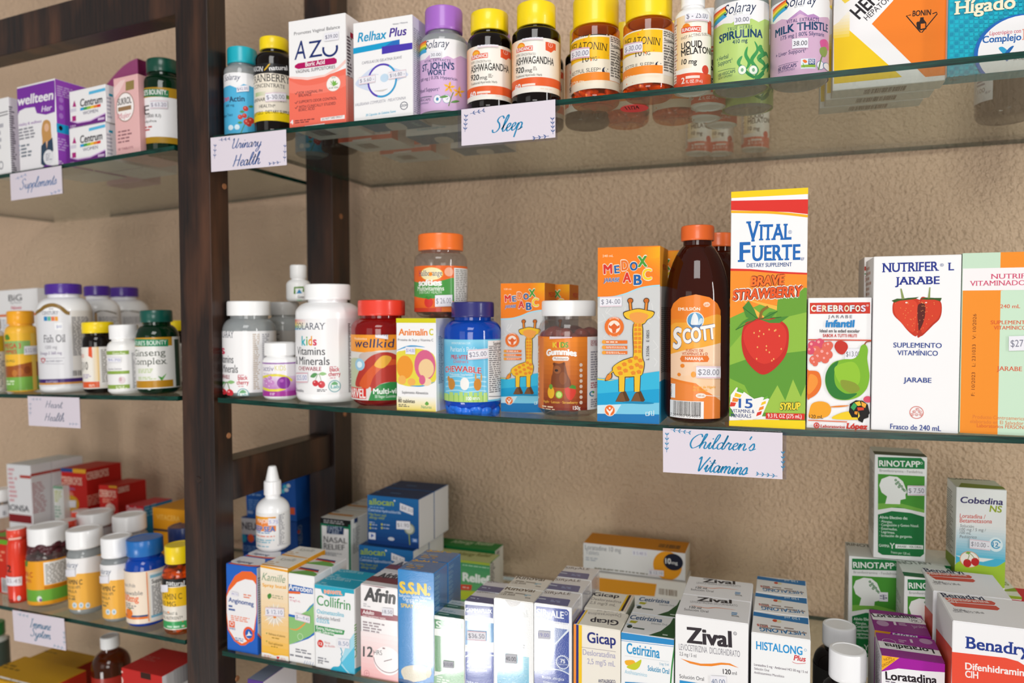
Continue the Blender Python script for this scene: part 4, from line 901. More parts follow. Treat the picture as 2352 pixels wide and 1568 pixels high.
f.t('SPIRULINA', 1465, 375, 1832, 66, '14446a', .04, y1=328); f.t('410 mg', 1578, 380, 1705, 34, '1c4a5c', .02, y1=362); f.t('+ Herbal', 1445, 535, 1542, 36, '2d5a58', .005, y1=498); f.t('Support¹', 1455, 572, 1575, 36, '2d5a58', .005, y1=534); f.l([(1455,615),(1602,585)], 3, '4a7a58'); f.t('100 VEGCAPS', 1458, 664, 1602, 26, '2d5a58', .01, y1=622); f.t('DIETARY SUPPLEMENT', 1458, 688, 1578, 18, '4a7258', .0, y1=654)
for P in ([(1640,570),(1630,530),(1660,480)],[(1690,600),(1720,540),(1690,470),(1705,400)],[(1765,660),(1790,600),(1740,520),(1790,430),(1765,355)],[(1830,640),(1850,560),(1800,500),(1860,460),(1880,500)],[(1820,600),(1880,560),(1870,620)],[(1850,470),(1815,420),(1825,390)]): f.l(P, 30, '3d9a52', 1, 1)
for P in ([(1640,560),(1680,600),(1720,640),(1765,665)],[(1840,620),(1800,660),(1765,668)]): f.l(P, 26, '2f8a4c', 1)
for x in (1660,1755): f.e(x,600,36,40,'eef4e4'); f.ring(x,600,36,40,3,'5a8f8a'); f.e(x,600,12,16,'7cb08a')
B.done(); P = TOP.onZ(PX(1705,955), 0); B.copy((P.x-B.cx, P.y-B.cy, 0), 'second clear bottle with a lime green label, behind the seaweed one, seen through the glass')
FR(1780,0,3.7325)
B = solaray('clear bottle with a mauve label and pink thistle, beside the big yellow orange cartons', TOP, -35, 468, (40,410,-260,-95), -20, .012, '8f62b8', 0); f = B.lab(-30, 640, 'd3aecb')
f.p([(-150,-60),(600,-60),(600,160),(450,150),(380,150),(330,120),(280,130),(215,85),(160,130),(110,170),(60,165),(0,205),(-150,220)], 'f4f3f4'); f.p([(100,180),(160,130),(215,85),(280,130),(330,120),(380,150),(360,170),(290,150),(215,120),(150,160)], 'b98cc0')
solaray2(f, lambda x: x-1420, lambda y: y-62); f.t('VITAL EXTRACTS', 100, 206, 375, 28, '43366e', .02, y1=186, sp=1.2)
f.t('MILK THISTLE', 5, 325, 450, 64, '14446a', .04, y1=282); f.t('175 mg | 80% Silymarin', 52, 350, 418, 34, '35406e', .01, y1=318); f.st(150,338,280,422,'38.00',-8,'2e2e3a'); f.t('+ Liver Support¹', 10, 500, 262, 34, '43406e', .006, y1=450); f.l([(30,570),(200,528)], 3, '5f5a7e'); f.t('60 VEGCAPS', 30, 612, 185, 30, '43406e', .02, y1=572); f.t('DIETARY SUPPLEMENT', 30, 632, 172, 18, '6a6690', .0, y1=600)
f.r(222,505,345,592,'dfe9f2'); f.r(285,505,342,556,'2f4a86'); f.t('NON', 290, 526, 335, 18, 'W', .03); f.t('GMO', 290, 546, 335, 18, 'W', .03); f.r(224,558,345,580,'8db33c'); f.p([(236,520),(256,512),(276,530),(256,542)], 'e8762c', 1); f.l([(250,580),(240,540)], 5, '5f9a3c')
f.e(388,560,28,38,'f4f0f5'); f.ring(388,560,28,38,3,'4d7fa4'); f.e(446,575,22,34,'f4f0f5'); f.ring(446,575,22,34,3,'4d7fa4')
f.l([(370,600),(395,500),(420,440)], 12, '6d8f48', 1); f.p([(385,350),(430,340),(455,380),(455,430),(420,435),(395,410)], 'd85a98', 1); f.p([(390,410),(430,405),(445,445),(425,490),(395,475),(380,440)], '8aa052', 1)
B.done()
b = Box('carton', 'big white, yellow and orange carton with a black triangle logo, front of three', TOP, 505, 1484, -60, Y=.058, d=.024, side='f0eef0'); b_h = b
f = b.f; f.p([(505,205),(560,190),(1090,660),(505,720)], 'f6cf12'); f.g(500,120,640,330,'f5f2e8','f6d83a',8); f.p([(500,60),(570,-20),(640,80),(545,190),(500,220)], 'f4f3f0')
f.p([(830,205),(1050,-30),(1500,-40),(1500,640),(1290,660)], 'f58220'); f.p([(1050,-80),(1500,-80),(1500,30),(1020,30)], 'f58220'); f.p([(830,205),(1010,10),(1050,-60),(1200,-40),(1180,60),(1300,660)], 'f58220'); f.p([(500,-80),(600,-80),(660,-10),(600,30),(570,0)], 'f5d64a')
f.t('HEPA', 722, 168, 960, 118, '1f1a22', .03, y1=-62); f.t('HEPATOFORT', 790, 178, 1090, 48, '2a2530', -.004, y1=-92)
f.l([(1165,128),(1125,135),(1245,275),(1260,278),(1390,120),(1385,105),(1350,118)], 9, '2a1810'); f.t('BONIN', 1178, 140, 1336, 46, '2a1810', .03, y1=128); f.p([(1245,165),(1245,150),(1275,148),(1275,165),(1298,195),(1298,250),(1240,262),(1232,200)], '2a1810'); f.p([(1249,205),(1288,200),(1288,240),(1249,248)], 'f58220'); f.p([(1213,195),(1240,190),(1240,250),(1222,250)], '2a1810', 1)
b.l.all('e6e4e6'); bb = b.b; bb.barf(.3,.68,.2,.8,n=38); b.done(copies=['second of three white, yellow and orange cartons, its barcode end seen through the glass','rearmost of three white, yellow and orange cartons, seen through the glass'], gap=.003, dx=-.004)
b = Box('carton', 'turquoise chequered carton with cream lettering, at the picture\'s right edge of the top shelf', TOP, 1490, 2330, -150, Y=.05, d=.022, col='18a4c0', side='e9e9ec')
f = b.f
for i in range(16):
    for j in range(20): f.r(1500+i*42,-40+j*36,1500+i*42+30,-40+j*36+26,'10b4cc' if (i+j) % 3 else '0f93b4')
f.t('Hígado', 1535, 128, 2058, 108, 'f2ecd0', .03, sf=1, y1=72, out='8a7a4a', ow=.012)
f.e(2090,430,400,305,'1d68bc',40); f.e(2110,430,385,295,'f4f2f4',40); f.t('Lipotrópico con', 1835, 308, 2108, 34, 'd04a62', .01, sf=1, y1=282); f.t('Complejo', 1775, 372, 2108, 56, '1c63b0', .03, sf=1, y1=346); f.t('B', 2115, 345, 2200, 90, 'e8a08a', .02, sf=1)
f.p([(1915,420),(1950,405),(2000,450),(1975,480)], '2fa4d4', 1); f.p([(2045,400),(2010,410),(1960,470),(1985,480)], '1c68b4', 1); f.p([(1960,470),(1985,530),(2020,470)], '1c68b4', 1); f.t('30 Cápsulas', 2040, 520, 2200, 26, '55606e')
bb = b.b; bb.t('Lote:', 1530, 662, 1600, 16, '6a6a78'); bb.t('Exp.:', 1500, 692, 1570, 14, '6a6a78'); b.done()
P = TOP.onZ(PX(1960,940), 0)
B = Bottle('pill_bottle', 'big dark brown bottle with a pale label, at the wall behind the turquoise carton', TOP, 1705, 2260, (1780,2180,-150,0), 250, Yf=.2, ym=900, body=DRK, bev=.008); f = B.lab(420, 830, 'cfcfd4', x1=1872); f.t('100', 1740, 810, 1800, 36, '4a4a52', .0); f.fine(1735,700,1865,760,2,'77778a'); f.fine(1805,785,1865,805,2,'77778a'); B.done()
# ================================================================== left bay, middle shelf
FR(0,560,3.267)
b = Box('carton', 'white carton at the back with three black letters at its top, middle left shelf', LM, -70, 277, 356, Y=.09, d=.05); f = b.f
f.t('BiG', 65, 430, 165, 46, '3a3a40', .01); f.t('Big Pharma', 80, 448, 160, 11, '6a6a72'); f.t('Novo', 82, 492, 162, 24, 'd6325c', .02, it=.2); f.r(-70,535,277,552,'e8763a'); f.fine(-60,570,270,660,5,'b9b9c2'); b.done()
B = Bottle('supplement_bottle', 'white bottle with a yellow band, left of the yellow gummy bottle, middle left shelf', LM, -170, 40, (-140,12,560,640), 690, Yf=.004, body=plastic('f0f0f0')); f = B.lab(690, 1090, 'f1efe8'); f.r(-200,692,28,815,'d9b81c'); f.fine(-60,830,38,1080,16,'8a8a90'); B.done()
B = Bottle('gummy_bottle', 'yellow capped bottle with a yellow and green fish oil gummy label, middle left shelf', LM, 30, 285, (62,272,503,600), 665, Yf=.006, body=plastic('f2b838', .25), capm=plastic('f2a81d', .3), bev=.012, shk=.2)
f = B.lab(668, 1105, 'f4bd35'); f.r(-100,735,228,835,'8fb868'); f.t('OMEGA 3', -15, 788, 158, 38, 'c9352c', .03); f.t('GUMMIES', -20, 828, 128, 30, 'c9352c', .03); f.p([(0,920),(100,915),(230,885),(300,880),(300,1010),(0,1010)], 'a3561f'); f.e(150,960,26,30,'b86a28'); f.e(205,945,24,30,'8a4216'); f.e(110,970,20,26,'c4792e'); f.r(-100,1008,300,1110,'7bb24a'); f.r(228,670,270,1100,'f0c95e')
f.fine(50,1020,120,1060,2,'dcebc8'); f.t('250 MG', 45, 888, 110, 18, '5f6a3c'); f.p([(40,690),(60,680),(75,715),(45,720)], '5a8a2c', 1); f.st(180,768,272,832,'$32.00',-6,'9a9aae'); B.done()
def fish(lab, x0, x1, cap, sh, Yf, cp=None):
    B = Bottle('supplement_bottle', lab, LM, x0, x1, cap, sh, Yf=Yf, body=plastic('f4f4f5', .25), capm=plastic('4b2590', .3), ribs=70, bev=.007, shk=.35); return B
B = fish('front purple capped white bottle with a shield and colour blocks, left middle shelf', 268, 692, (345,628,303,380), 500, .004)
f = B.lab(500, 1068, 'e6e6ea'); f.r(530,500,760,1068,'ece8e4'); 
f.t('21st', 368, 494, 400, 12, '55586a'); f.t('CENTURY', 318, 532, 440, 26, '55586a', .0, sf=1)
for i, c in enumerate(('1f84c4','5bb69c','e8784a','f0a632')): f.r(330+i*27,545,355+i*27,578,c)
f.r(408,592,470,645,'f4f5f8'); f.t('$43', 425, 630, 462, 20, '7d86b8'); f.t('Fish Oil', 330, 740, 492, 56, '3f3c48', .005, sf=1); f.t('1200 mg', 342, 788, 428, 24, '7a7886', .0); f.t('Omega-3 360 mg', 305, 832, 465, 22, '7c6a92', .012); f.l([(300,858),(485,855)], 2, 'a8a6b2'); f.l([(300,895),(480,900)], 2, 'a8a6b2'); f.t('heart health support', 345, 886, 470, 15, '77758a'); f.p([(308,860),(325,852),(342,860),(340,880),(325,895),(310,880)], 'c2545c'); f.e(325,873,9,11,'e6e6ea')
f.r(200,1018,800,1046,'42236e'); f.r(200,1046,800,1060,'d6953c'); f.t('90 SOFTGELS', 345, 1042, 435, 15, 'd9d0e6'); f.fine(535,545,680,840,26,'6a6872'); f.bar(545,950,612,990,'2a2a30',12)
f.l([(268,528),(300,500),(340,470),(395,458),(450,475),(500,515),(525,520)], 8, '8a6a2c', 1); B.f.v1 = .2
B.done()
B.f.ops = []
for off, x0, x1, cap, sh, Yf, lab in (((0,0),560,905,(626,828,318,392),500,.082,'middle one of three purple capped white bottles, left middle shelf'),((0,0),740,1120,(828,1056,328,400),500,.165,'rearmost of three purple capped white bottles, left middle shelf')):
    Q = fish(lab, x0, x1, cap, sh, Yf); f = Q.lab(500, 1000, 'eae8e8'); f.fine(x0+180,545,x1-10,600,6,'8a8890'); f.l([(x0+150,520),(x0+210,500),(x1-30,525)], 8, '5a4a22', 1); f.r(x0+150,520,x0+172,760,'c79a5a'); f.p([(x0-50,470),(x0+80,470),(x0+150,520),(x0+150,545),(x0-50,530)], 'dcdce2'); Q.done()
B = mason('small dark bottle with a yellow cap and an orange ribbon label, left middle shelf', LM, 610, 865, (636,880,585,668), 745, 0, 0, 0, Yf=.01); f = B.lab(772, 1085, 'f4efe6'); f.p([(664,772),(716,772),(716,840),(690,855),(664,840)], 'e8582c'); f.g(690,772,745,1030,'f6efe2','f6cf80',8,1); f.r(748,772,1000,1060,'f3f1ee'); f.fine(755,790,860,1040,18,'8a8680'); f.t('Q10', 590, 944, 662, 58, '2f2b28', .01); f.r(500,1040,748,1085,'ea602e'); f.fine(668,1052,716,1072,2,'f8dccb'); f.fine(625,975,700,1010,3,'a99ac0'); f.t('NCE', 612, 852, 632, 24, 'e2542c'); B.done(); B.copy((.02,.09,0), 'second small dark bottle with a yellow cap, behind the white green banded bottle')
B = Bottle('supplement_bottle', 'small white bottle with olive green label bands, beside the green ginseng bottle', LM, 798, 1068, (828,1052,605,712), 785, Yf=.002, body=plastic('f2f1ef', .3), ribs=50, bev=.006)
f = B.lab(800, 1105, 'f2f1f1'); f.r(700,803,968,836,'8fae4a'); f.t('Gluten Free', 845, 830, 940, 18, 'f0f4e0'); f.r(700,958,972,982,'8fae4a'); f.r(700,1062,975,1092,'8fae4a'); f.fine(870,1066,955,1090,2,'e6edd0'); f.fine(985,815,1015,1085,22,'8a8a90'); f.e(915,1022,28,28,'e3d3d6'); f.e(905,1015,10,16,'cfa9b0'); f.st(815,848,910,885,'$6.70',4,'8a8fc0'); f.t('Garcinia Extract', 815, 945, 915, 14, '77757a'); B.done()
B = Bottle('pill_bottle', 'green bottle with a cream ginseng label, front row at the post, left middle shelf', LM, 1010, 1345, (1040,1290,498,588), 700, Yf=.004, body=GRN, capm=plastic('0e5146', .3), ribs=0, bev=.008)
f = B.lab(700, 1085, 'f0efec'); f.r(900,700,1290,775,'c79322'); f.p([(900,715),(1262,715),(1262,768),(900,768)], '218a5c'); f.t("NATURE'S BOUNTY", 985, 762, 1250, 32, 'e8f2ea', .015); f.t('Ginseng', 1018, 842, 1242, 48, '3a4434', .0, sf=1); f.t('Complex', 1010, 905, 1255, 48, '3a4434', .0, sf=1); f.fine(1040,935,1185,970,3,'b9cf8a'); f.fine(1040,995,1180,1020,2,'b9cf8a'); f.p([(1185,990),(1215,1000),(1215,1030)], '4a9a3c'); f.p([(1250,970),(1215,1000),(1215,1030)], '66b048'); f.r(900,1032,1300,1085,'c08a1c'); f.r(1305,715,1345,1070,'2a4434'); B.done()
B.copy((.065,.05,0), 'second green bottle, mostly hidden behind the dark post on the left middle shelf')
# ================================================================== left bay, lower shelf
FR(0,1000,2.76)
b = Box('carton', 'tall white carton with a dark red stripe, back of the lower left shelf', LB, 40, 190, 180, Y=.13, d=.085, col='ebebee', top='e6e6e9'); f = b.f; f.r(125,250,200,268,'b8382c'); f.t('BONSA', 45, 470, 185, 36, '3a3a42', .02); f.r(30,490,200,540,'8a1d24'); f.fine(50,200,110,420,8,'dcaab0')
b.r.r(188,245,440,262,'b8382c'); b.r.fine(200,300,300,500,14,'c99aa0'); b.r.l([(325,160),(325,560)], 3, 'b5b5bb'); b.done()
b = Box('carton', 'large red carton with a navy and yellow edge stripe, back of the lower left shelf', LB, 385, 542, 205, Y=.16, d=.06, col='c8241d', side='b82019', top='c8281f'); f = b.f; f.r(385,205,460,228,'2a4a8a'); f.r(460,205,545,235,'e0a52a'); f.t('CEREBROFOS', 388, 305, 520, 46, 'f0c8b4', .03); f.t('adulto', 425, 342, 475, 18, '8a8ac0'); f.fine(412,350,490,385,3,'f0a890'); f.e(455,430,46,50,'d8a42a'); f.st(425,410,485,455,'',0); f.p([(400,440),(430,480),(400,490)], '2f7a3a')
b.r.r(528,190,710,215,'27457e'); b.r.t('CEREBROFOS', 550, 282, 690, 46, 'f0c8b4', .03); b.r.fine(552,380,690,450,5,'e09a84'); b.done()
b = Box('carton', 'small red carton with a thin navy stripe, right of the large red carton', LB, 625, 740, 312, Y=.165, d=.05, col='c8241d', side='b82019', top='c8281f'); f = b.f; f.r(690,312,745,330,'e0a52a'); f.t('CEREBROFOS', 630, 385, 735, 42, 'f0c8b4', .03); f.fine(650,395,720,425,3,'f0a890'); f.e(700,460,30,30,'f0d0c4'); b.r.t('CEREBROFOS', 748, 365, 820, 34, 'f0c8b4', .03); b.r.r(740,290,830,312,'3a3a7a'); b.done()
b = Box('carton', 'white carton with green and yellow edge, between the white and red cartons, lower left shelf', LB, 336, 398, 318, Y=.15, d=.03, col='dfe2de'); b.f.r(336,318,398,335,'7aa88a'); b.f.fine(345,345,390,420,5,'b8c060'); b.f.fine(345,440,390,520,4,'8fb0a0'); b.done()
b = Box('carton', 'low red and blue carton lying near the wall, left of the amber yellow carton', LB, 795, 908, 440, Y=.15, d=.05, col='c42430', top='c43a40', side='2a86b4'); b.f.t('Densibone', 805, 478, 905, 34, 'e8c8cc', .03); b.r.fine(915,440,1000,520,4,'8fc4dc'); b.done()
b = Box('carton', 'amber yellow carton reaching behind the post, lower left shelf', LB, 965, 1210, 455, Y=.12, d=.06, col='dc9418', top='d28a14', w=.075); b.f.t('VITACERA', 992, 530, 1140, 32, 'e8b250', .02); b.f.r(960,585,1220,600,'4a3a3a'); b.done()
JARK = dict(shk=.3)
B = Bottle('supplement_bottle', 'white bottle with a grey label, cut off at the picture\'s left edge, lower left shelf', LB, -90, 118, (-70,82,335,412), 470, Yf=.125, body=PET, bev=.005); f = B.lab(440, 520, 'e4e4e8'); f.t('B', 20, 505, 40, 26, '5a5a6a'); B.done()
b = Box('carton', 'red carton with a green top stripe at the left edge, lower left shelf', LB, -140, 46, 640, Y=.03, d=.055, col='d8301e', top='c8341f'); b.f.band(640,668,'6fae2c'); b.t.p([(-100,640),(46,640),(190,560),(150,548),(20,615),(-100,620)], '77b030'); b.f.fine(-60,690,40,790,4,'ef8f70'); b.f.r(8,900,46,990,'e8e4e4'); b.f.bar(12,905,44,985,'3a3a40',9); b.done()
B = Bottle('drink_bottle', 'slim bright red bottle with a white top, beside the red carton, lower left shelf', LB, 40, 190, (45,180,585,640), 800, Yf=.006, body=plastic('e03a22', .25), capm=plastic('e4452e', .3), bev=.006, shk=.25); f = B.f; f.v1 = .2; f.fine(55,645,180,668,1,'f6c0b0'); f.t('12', 42, 858, 72, 40, '3a1a16', .02); f.fine(46,1030,100,1060,2,'8a2014'); f.e(120,1030,12,16,'dcdce0'); f.st(45,885,138,940,'$5.45',6,'9a8a94'); B.done()
me = lathe('foil_lid', [(B.rc*.94, B.h-.0002),(B.rc*.94, B.h+.0006)], plastic('e9e2e0'), 32); link(bpy.data.objects.new('foil_lid', me), B.root)
for px, py, lb in (((424),560,'red bottle top behind the gummy jar on the lower left shelf'),((508),500,'red bottle top near the wall behind the white capped jars, lower left shelf')):
    B.copy(LB.onZ(PX(px, py-25), B.z+B.h)-Vector((B.cx,B.cy,B.z+B.h)), lb) 
def jar(name, lab, x0, x1, cap, sh, Yf, body, capm, ribs=60, bev=.006, fr=LB, **k): return Bottle(name, lab, fr, x0, x1, cap, sh, Yf=Yf, body=body, capm=capm, ribs=ribs, bev=bev, **k)
WC = plastic('f1f1f2', .35)
B = jar('gummy_jar', 'clear jar of dark gummies with a white cap and yellow green label, lower left shelf', 158, 462, (185,452,562,672), 762, .006, PET, WC); f = B.lab(790, 1070, 'f2a51e'); f.r(275,805,470,948,'f1f0ee'); f.fine(285,815,455,945,11,'8a8884'); f.t('MIN C', 120, 892, 208, 32, 'c03424', .02); f.t('GUMMIES', 130, 925, 200, 20, 'c03424', .01); f.r(280,955,470,980,'c87a10'); f.r(0,998,520,1072,'6fae3a'); f.e(250,1035,16,18,'e6efe0'); f.e(258,1042,9,10,'7a4aa0'); f.p([(160,800),(178,790),(175,830),(160,826)], '3f8a2c'); B.fill(700, '4a1620', 'bear', .008, 170); B.done()
def solc(lab, x0, x1, cap, sh, Yf, dx, dy, k=1):
    B = jar('pill_bottle', lab, x0, x1, cap, sh, Yf, SMK, WC); f = B.lab(775+dy, 1100+dy*1.4, 'f3b64a'); X = lambda x: x0+(x-420)*k; Y = lambda y: y+dy
    f.p([(X(200),Y(740)),(X(800),Y(740)),(X(800),Y(850)),(X(640),Y(858)),(X(560),Y(870)),(X(490),Y(875)),(X(480),Y(895)),(X(200),Y(890))], 'f3f2f3'); f.t('Solaray', X(400), Y(830), X(500), 34, '2f4a72', .0, it=.3, y1=Y(835)); f.st(X(420),Y(845),X(482),Y(890),'',0)
    f.t('VITAMIN C', X(400), Y(932), X(525), 30, '4a4030', .03, y1=Y(942)); f.t('WITH ROSE HIPS', X(415), Y(962), X(512), 18, '6a5a3a', y1=Y(968)); f.t('FORMULA', X(420), Y(985), X(490), 18, '6a5a3a'); f.t('1000 mg', X(428), Y(1010), X(478), 15, '6a5a3a'); f.fine(X(440),Y(1020),X(490),Y(1040),1,'8a744a')
    for i in range(3 if k == 1 else 2): f.e(X(475+i*42),Y(1075),15,18,'d8e2e8'); f.e(X(475+i*42),Y(1075),6,8,'8ab0c4')
    f.fine(X(630),Y(880),X(640),Y(1070),16,'8a6a2c'); B.done(); return B
B = solc('clear bottle with a white and orange label, larger of two alike, lower left shelf', 418, 665, (458,696,578,690), 765, .006, 0, 0); 
Bs = solc('clear bottle with an orange label, smaller of two alike, beside the blue bottle, lower left', 634, 858, (655,860,630,752), 806, .004, 215, 42, .92)
J = jar('supplement_jar', 'white capped jar behind the orange labelled bottles, left of two, lower left shelf', 478, 740, (488,730,478,560), 640, .08, SMK, WC); J.done()
J = jar('supplement_jar', 'white capped jar behind the blue bottle, right of two, lower left shelf', 705, 945, (715,936,495,595), 650, .075, SMK, WC); J.done()
B = jar('pill_bottle', 'bright blue bottle with a blue cap and peach label, lower left shelf', 786, 1062, (818,1060,640,738), 850, .004, BLU, plastic('1f6cb8', .3), ribs=0)
f = B.lab(860, 1190, 'f4e3cf'); f.r(600,858,1060,872,'ee7c22'); f.r(600,1172,940,1186,'ee7c22'); f.r(600,1160,940,1172,'2a4a7a'); f.r(926,865,940,1180,'ee7c22'); f.r(945,872,1100,1180,'f1f0ef'); f.r(950,885,1100,905,'8ac0d8'); f.t("Puritan's Pride", 760, 948, 858, 22, '6a6a72', .0, sf=1); f.t('Chewable', 780, 995, 905, 26, '5a5a62', .0); f.t('500mg', 745, 1042, 880, 40, 'ee6a22', .02, sf=1); f.fine(800,1050,870,1085,3,'7a7a82'); f.e(818,1122,24,26,'ef7d28'); f.p([(815,1098),(835,1090),(828,1102)], '4a8a3c'); f.t('Supplement', 962, 938, 1060, 26, '2a2a2e', .02); f.fine(960,950,1040,1140,18,'77777c'); f.r(958,1140,1040,1155,'7ab8d4'); B.done()
B2 = jar('pill_bottle', 'navy capped bottle tucked against the dark post, lower left shelf', 1060, 1290, (1072,1285,565,668), 730, .09, BLU, plastic('1b2f66', .35), ribs=0); B2.done()
B = mason('small amber bottle of orange tablets with a yellow cap beside the post, lower left shelf', LB, 1022, 1268, (1058,1250,682,790), 880, 0, 0, 0, Yf=.002, body=AMB)
f = B.lab(905, 1228, 'eee7db'); f.r(900,905,1195,962,'1b1a1b'); f.t('natural', 1055, 945, 1168, 32, 'f0f0ee', .015, y1=950); f.r(900,968,1188,1090,'f2c013'); f.t('VITAMIN C', 970, 1030, 1155, 36, '2a2413', .0, sf=1); f.t('500 MG', 990, 1070, 1115, 30, '2a2413', .0, sf=1); f.t('ANTIOXIDANT &', 990, 1125, 1125, 18, '5a5650'); f.t('VITAL NUTRIENT*', 990, 1155, 1160, 20, '5a5650'); f.r(900,1185,1220,1232,'3aa45c'); f.fine(1060,1198,1195,1218,1,'c8e6d0'); f.st(1028,942,1070,988,'',0); B.fill(880, 'ee8838', 'pill', .0062, 170); B.done()
# below the left bay's lower shelf
b = Box('carton', 'yellow and red carton nearest the left edge, on the lowest left shelf', LL, -90, 300, 1500, Y=.02, d=.06, col='d9a012', top='d8a31a', side='b8301c', bk=(118,1388)); b.f.band(1500,1512,'c8c4bc'); b.f.t('Desenfriolito', -20, 1545, 160, 26, '4a3a10', .01); b.t.fine(-40,1420,200,1440,1,'8a6a10'); b.t.fine(0,1450,260,1470,1,'8a6a10'); b.r.fine(305,1480,350,1560,6,'e0a030'); b.done(copies=None)
b2 = Box('carton', 'yellow and red carton behind the first, on the lowest left shelf', LL, 105, 395, 1440, Y=b.Y+b.d+.004, d=.08, col='d9a012', top='d8a31a', side='a82c1c', bk=(250,1318)); b2.f.band(1440,1452,'c8c4bc'); b2.t.fine(200,1340,520,1352,1,'8a6a10'); b2.done()
AMS = clear('syrup_plastic','a85a20', body='5a2808', bw=.45)
B = Bottle('syrup_bottle', 'amber syrup bottle with a white cap on the lowest left shelf', LL, 575, 832, (648,775,1262,1335), 1450, Yf=.05, body=AMS, capm=WC, ribs=40, bev=.006, shk=.7); f = B.lab(1535, 1700, 'a8281c'); B.done()
b = Box('carton', 'red carton with white upright lettering beside the post, on the lowest left shelf', LL, 768, 1022, 1470, Y=.005, d=.07, col='c22a26', top='b82a26', side='d9d9dc', bk=(960,1330)); b.f.vt('GUT', 785, 1640, 1475, 52, 'f0c8c0', .03); b.f.r(890,1490,955,1535,'3a2018'); b.t.fine(905,1385,1060,1420,3,'b85a50'); b.r.fine(1030,1430,1180,1520,5,'a8a8b2'); b.r.g(1100,1480,1220,1600,'c8c8cc','5a5a60',6,1); b.done()
B = Bottle('supplement_bottle', 'green capped bottle at the bottom left corner of the picture, lowest left shelf', LL, -130, 62, (-110,38,1180,1262), 1320, Yf=.09, body=plastic('d9dcd6', .3), capm=plastic('1f7a3a', .35)); f = B.lab(1320, 1500, '4a5a50'); B.done()
# ================================================================== wide bay, middle shelf
FR(400,560,3.136)
def kids(lab, x0, x1, cap, sh, Yf, body, o, y0, y1, k=1):
    B = Bottle('supplement_bottle', lab, MID, x0, x1, cap, sh, Yf=Yf, body=body, capm=plastic('f4f4f4', .35), ribs=70, bev=.007); dx, dy = o; X = lambda x: x+dx; Y = lambda y: y+dy
    f = B.lab(y0, y1, 'f4f3f4')
    for i, c in enumerate(('e2522f','f3a32b','f4dc3b','7cb648','3fa7d6')): f.g(X(780),Y(543+15*i),X(965),Y(559+15*i),c,'f4f3f4',8,1)
    f.t('SOLARAY', X(885), Y(614), X(1090), 46, '3a4258', -.004, sf=1)
    for ch, c, xa, xb, h in (('k','2bb3c0',920,948,66),('i','5ab04a',953,962,66),('d','f0a028',968,995,66),('s','d8385c',1000,1028,46)): f.t(ch, X(xa), Y(730), X(xb), h if ch != 's' else 62, c, .03)
    f.t('Vitamins', X(890), Y(795), X(1088), 56, '3c3c44', .008); f.t('& Minerals', X(880), Y(863), X(1120), 56, '3c3c44', .008); f.t('CHEWABLE', X(900), Y(908), X(1062), 28, 'a8324a', .015); f.t('black', X(1120), Y(918), X(1190), 30, 'c8384c', .02); f.t('cherry', X(1112), Y(952), X(1198), 30, 'c8384c', .02); f.fine(X(1120),Y(880),X(1188),Y(890),1,'d98a98'); f.fine(X(1122),Y(960),X(1185),Y(970),1,'d98a98')
    f.l([(X(1015),Y(990)),(X(1040),Y(935)),(X(1062),Y(990))], 3, '6a8a4c', 1)
    for x, y, r in ((1018,1003,22),(1062,1012,26)): f.e(X(x),Y(y),r,r,'cf2f3a'); f.e(X(x-6),Y(y-8),r*.25,r*.25,'f0a0a4')
    f.p([(X(982),Y(955)),(X(1005),Y(930)),(X(1032),Y(935)),(X(1010),Y(962))], '5a9a5c', 1); f.p([(X(1045),Y(935)),(X(1070),Y(922)),(X(1098),Y(935)),(X(1070),Y(948))], '8fbf7a', 1)
    f.ring(X(1156),Y(1024),44,44,6,'7ab0b8'); f.e(X(1156),Y(1024),36,36,'e9f2ee'); f.t('Lab', X(1128), Y(1040), X(1188), 24, '4aa6a8', .02); f.p([(X(1130),Y(1010)),(X(1156),Y(990)),(X(1180),Y(1008)),(X(1156),Y(1015))], '6fb07a', 1)
    f.fine(X(1030),Y(1045),X(1110),Y(1065),2,'5a5a62'); return B, f, X, Y
B, f, X, Y = kids('white capped translucent kids vitamin bottle beside the dark post, middle shelf', 345, 734, (374,694,412,516), 625, .004, SMK, (-660,60), 628, 1072); f.fine(565,645,620,1050,30,'c9b8a8'); f.fine(632,645,690,1050,30,'a8a8b0'); f.g(500,628,560,640,'f4f3f4','f4f3f4',2); f.v0, vv = .002, f.v0; B.done()
B, f, X, Y = kids('tall white kids vitamin bottle with a white cap, middle shelf', 872, 1338, (953,1284,292,402), 500, .002, plastic('f4f4f5', .25), (0,0), 538, 1082); f.fine(1250,570,1275,1070,44,'6a5a58'); f.t('60 Chewables', 862, 1055, 935, 22, '8a8a90'); f.st(888,925,968,998,'$25.00',0,'8a8fc0',1); B.done(); KB = B
B = Bottle('supplement_bottle', 'grey capped smoky jar behind the small purple labelled bottle, middle shelf', MID, 660, 925, (690,905,418,512), 590, Yf=.075, body=SMK, capm=plastic('b5b3b0', .4), bev=.006); f = B.lab(625, 900, 'a5a19c'); f.t('HC', 705, 690, 758, 44, '3a3836', .0, sf=1); B.done(); GJ = B
B = Bottle('dropper_bottle', 'little white bottle with a green square on its label, standing on the grey jar cap', MID, 806, 985, (832,955,152,248), 300, Yf=GJ.cy-.012, body=plastic('f1f1f0', .3), capm=plastic('efefee', .35), z=GJ.z+GJ.h+.0004, bev=.004); f = B.f; f.v1 = .2; f.l([(868,360),(868,315),(930,312),(930,345)], 14, '5f8f2f'); f.r(875,325,925,355,'e8f0f0'); f.p([(880,358),(900,325),(922,355)], '2f8ac0'); f.t('Gotero', 890, 390, 945, 18, '4a4a4a', .01); f.fine(885,398,950,412,1,'9ac0a0'); B.done()
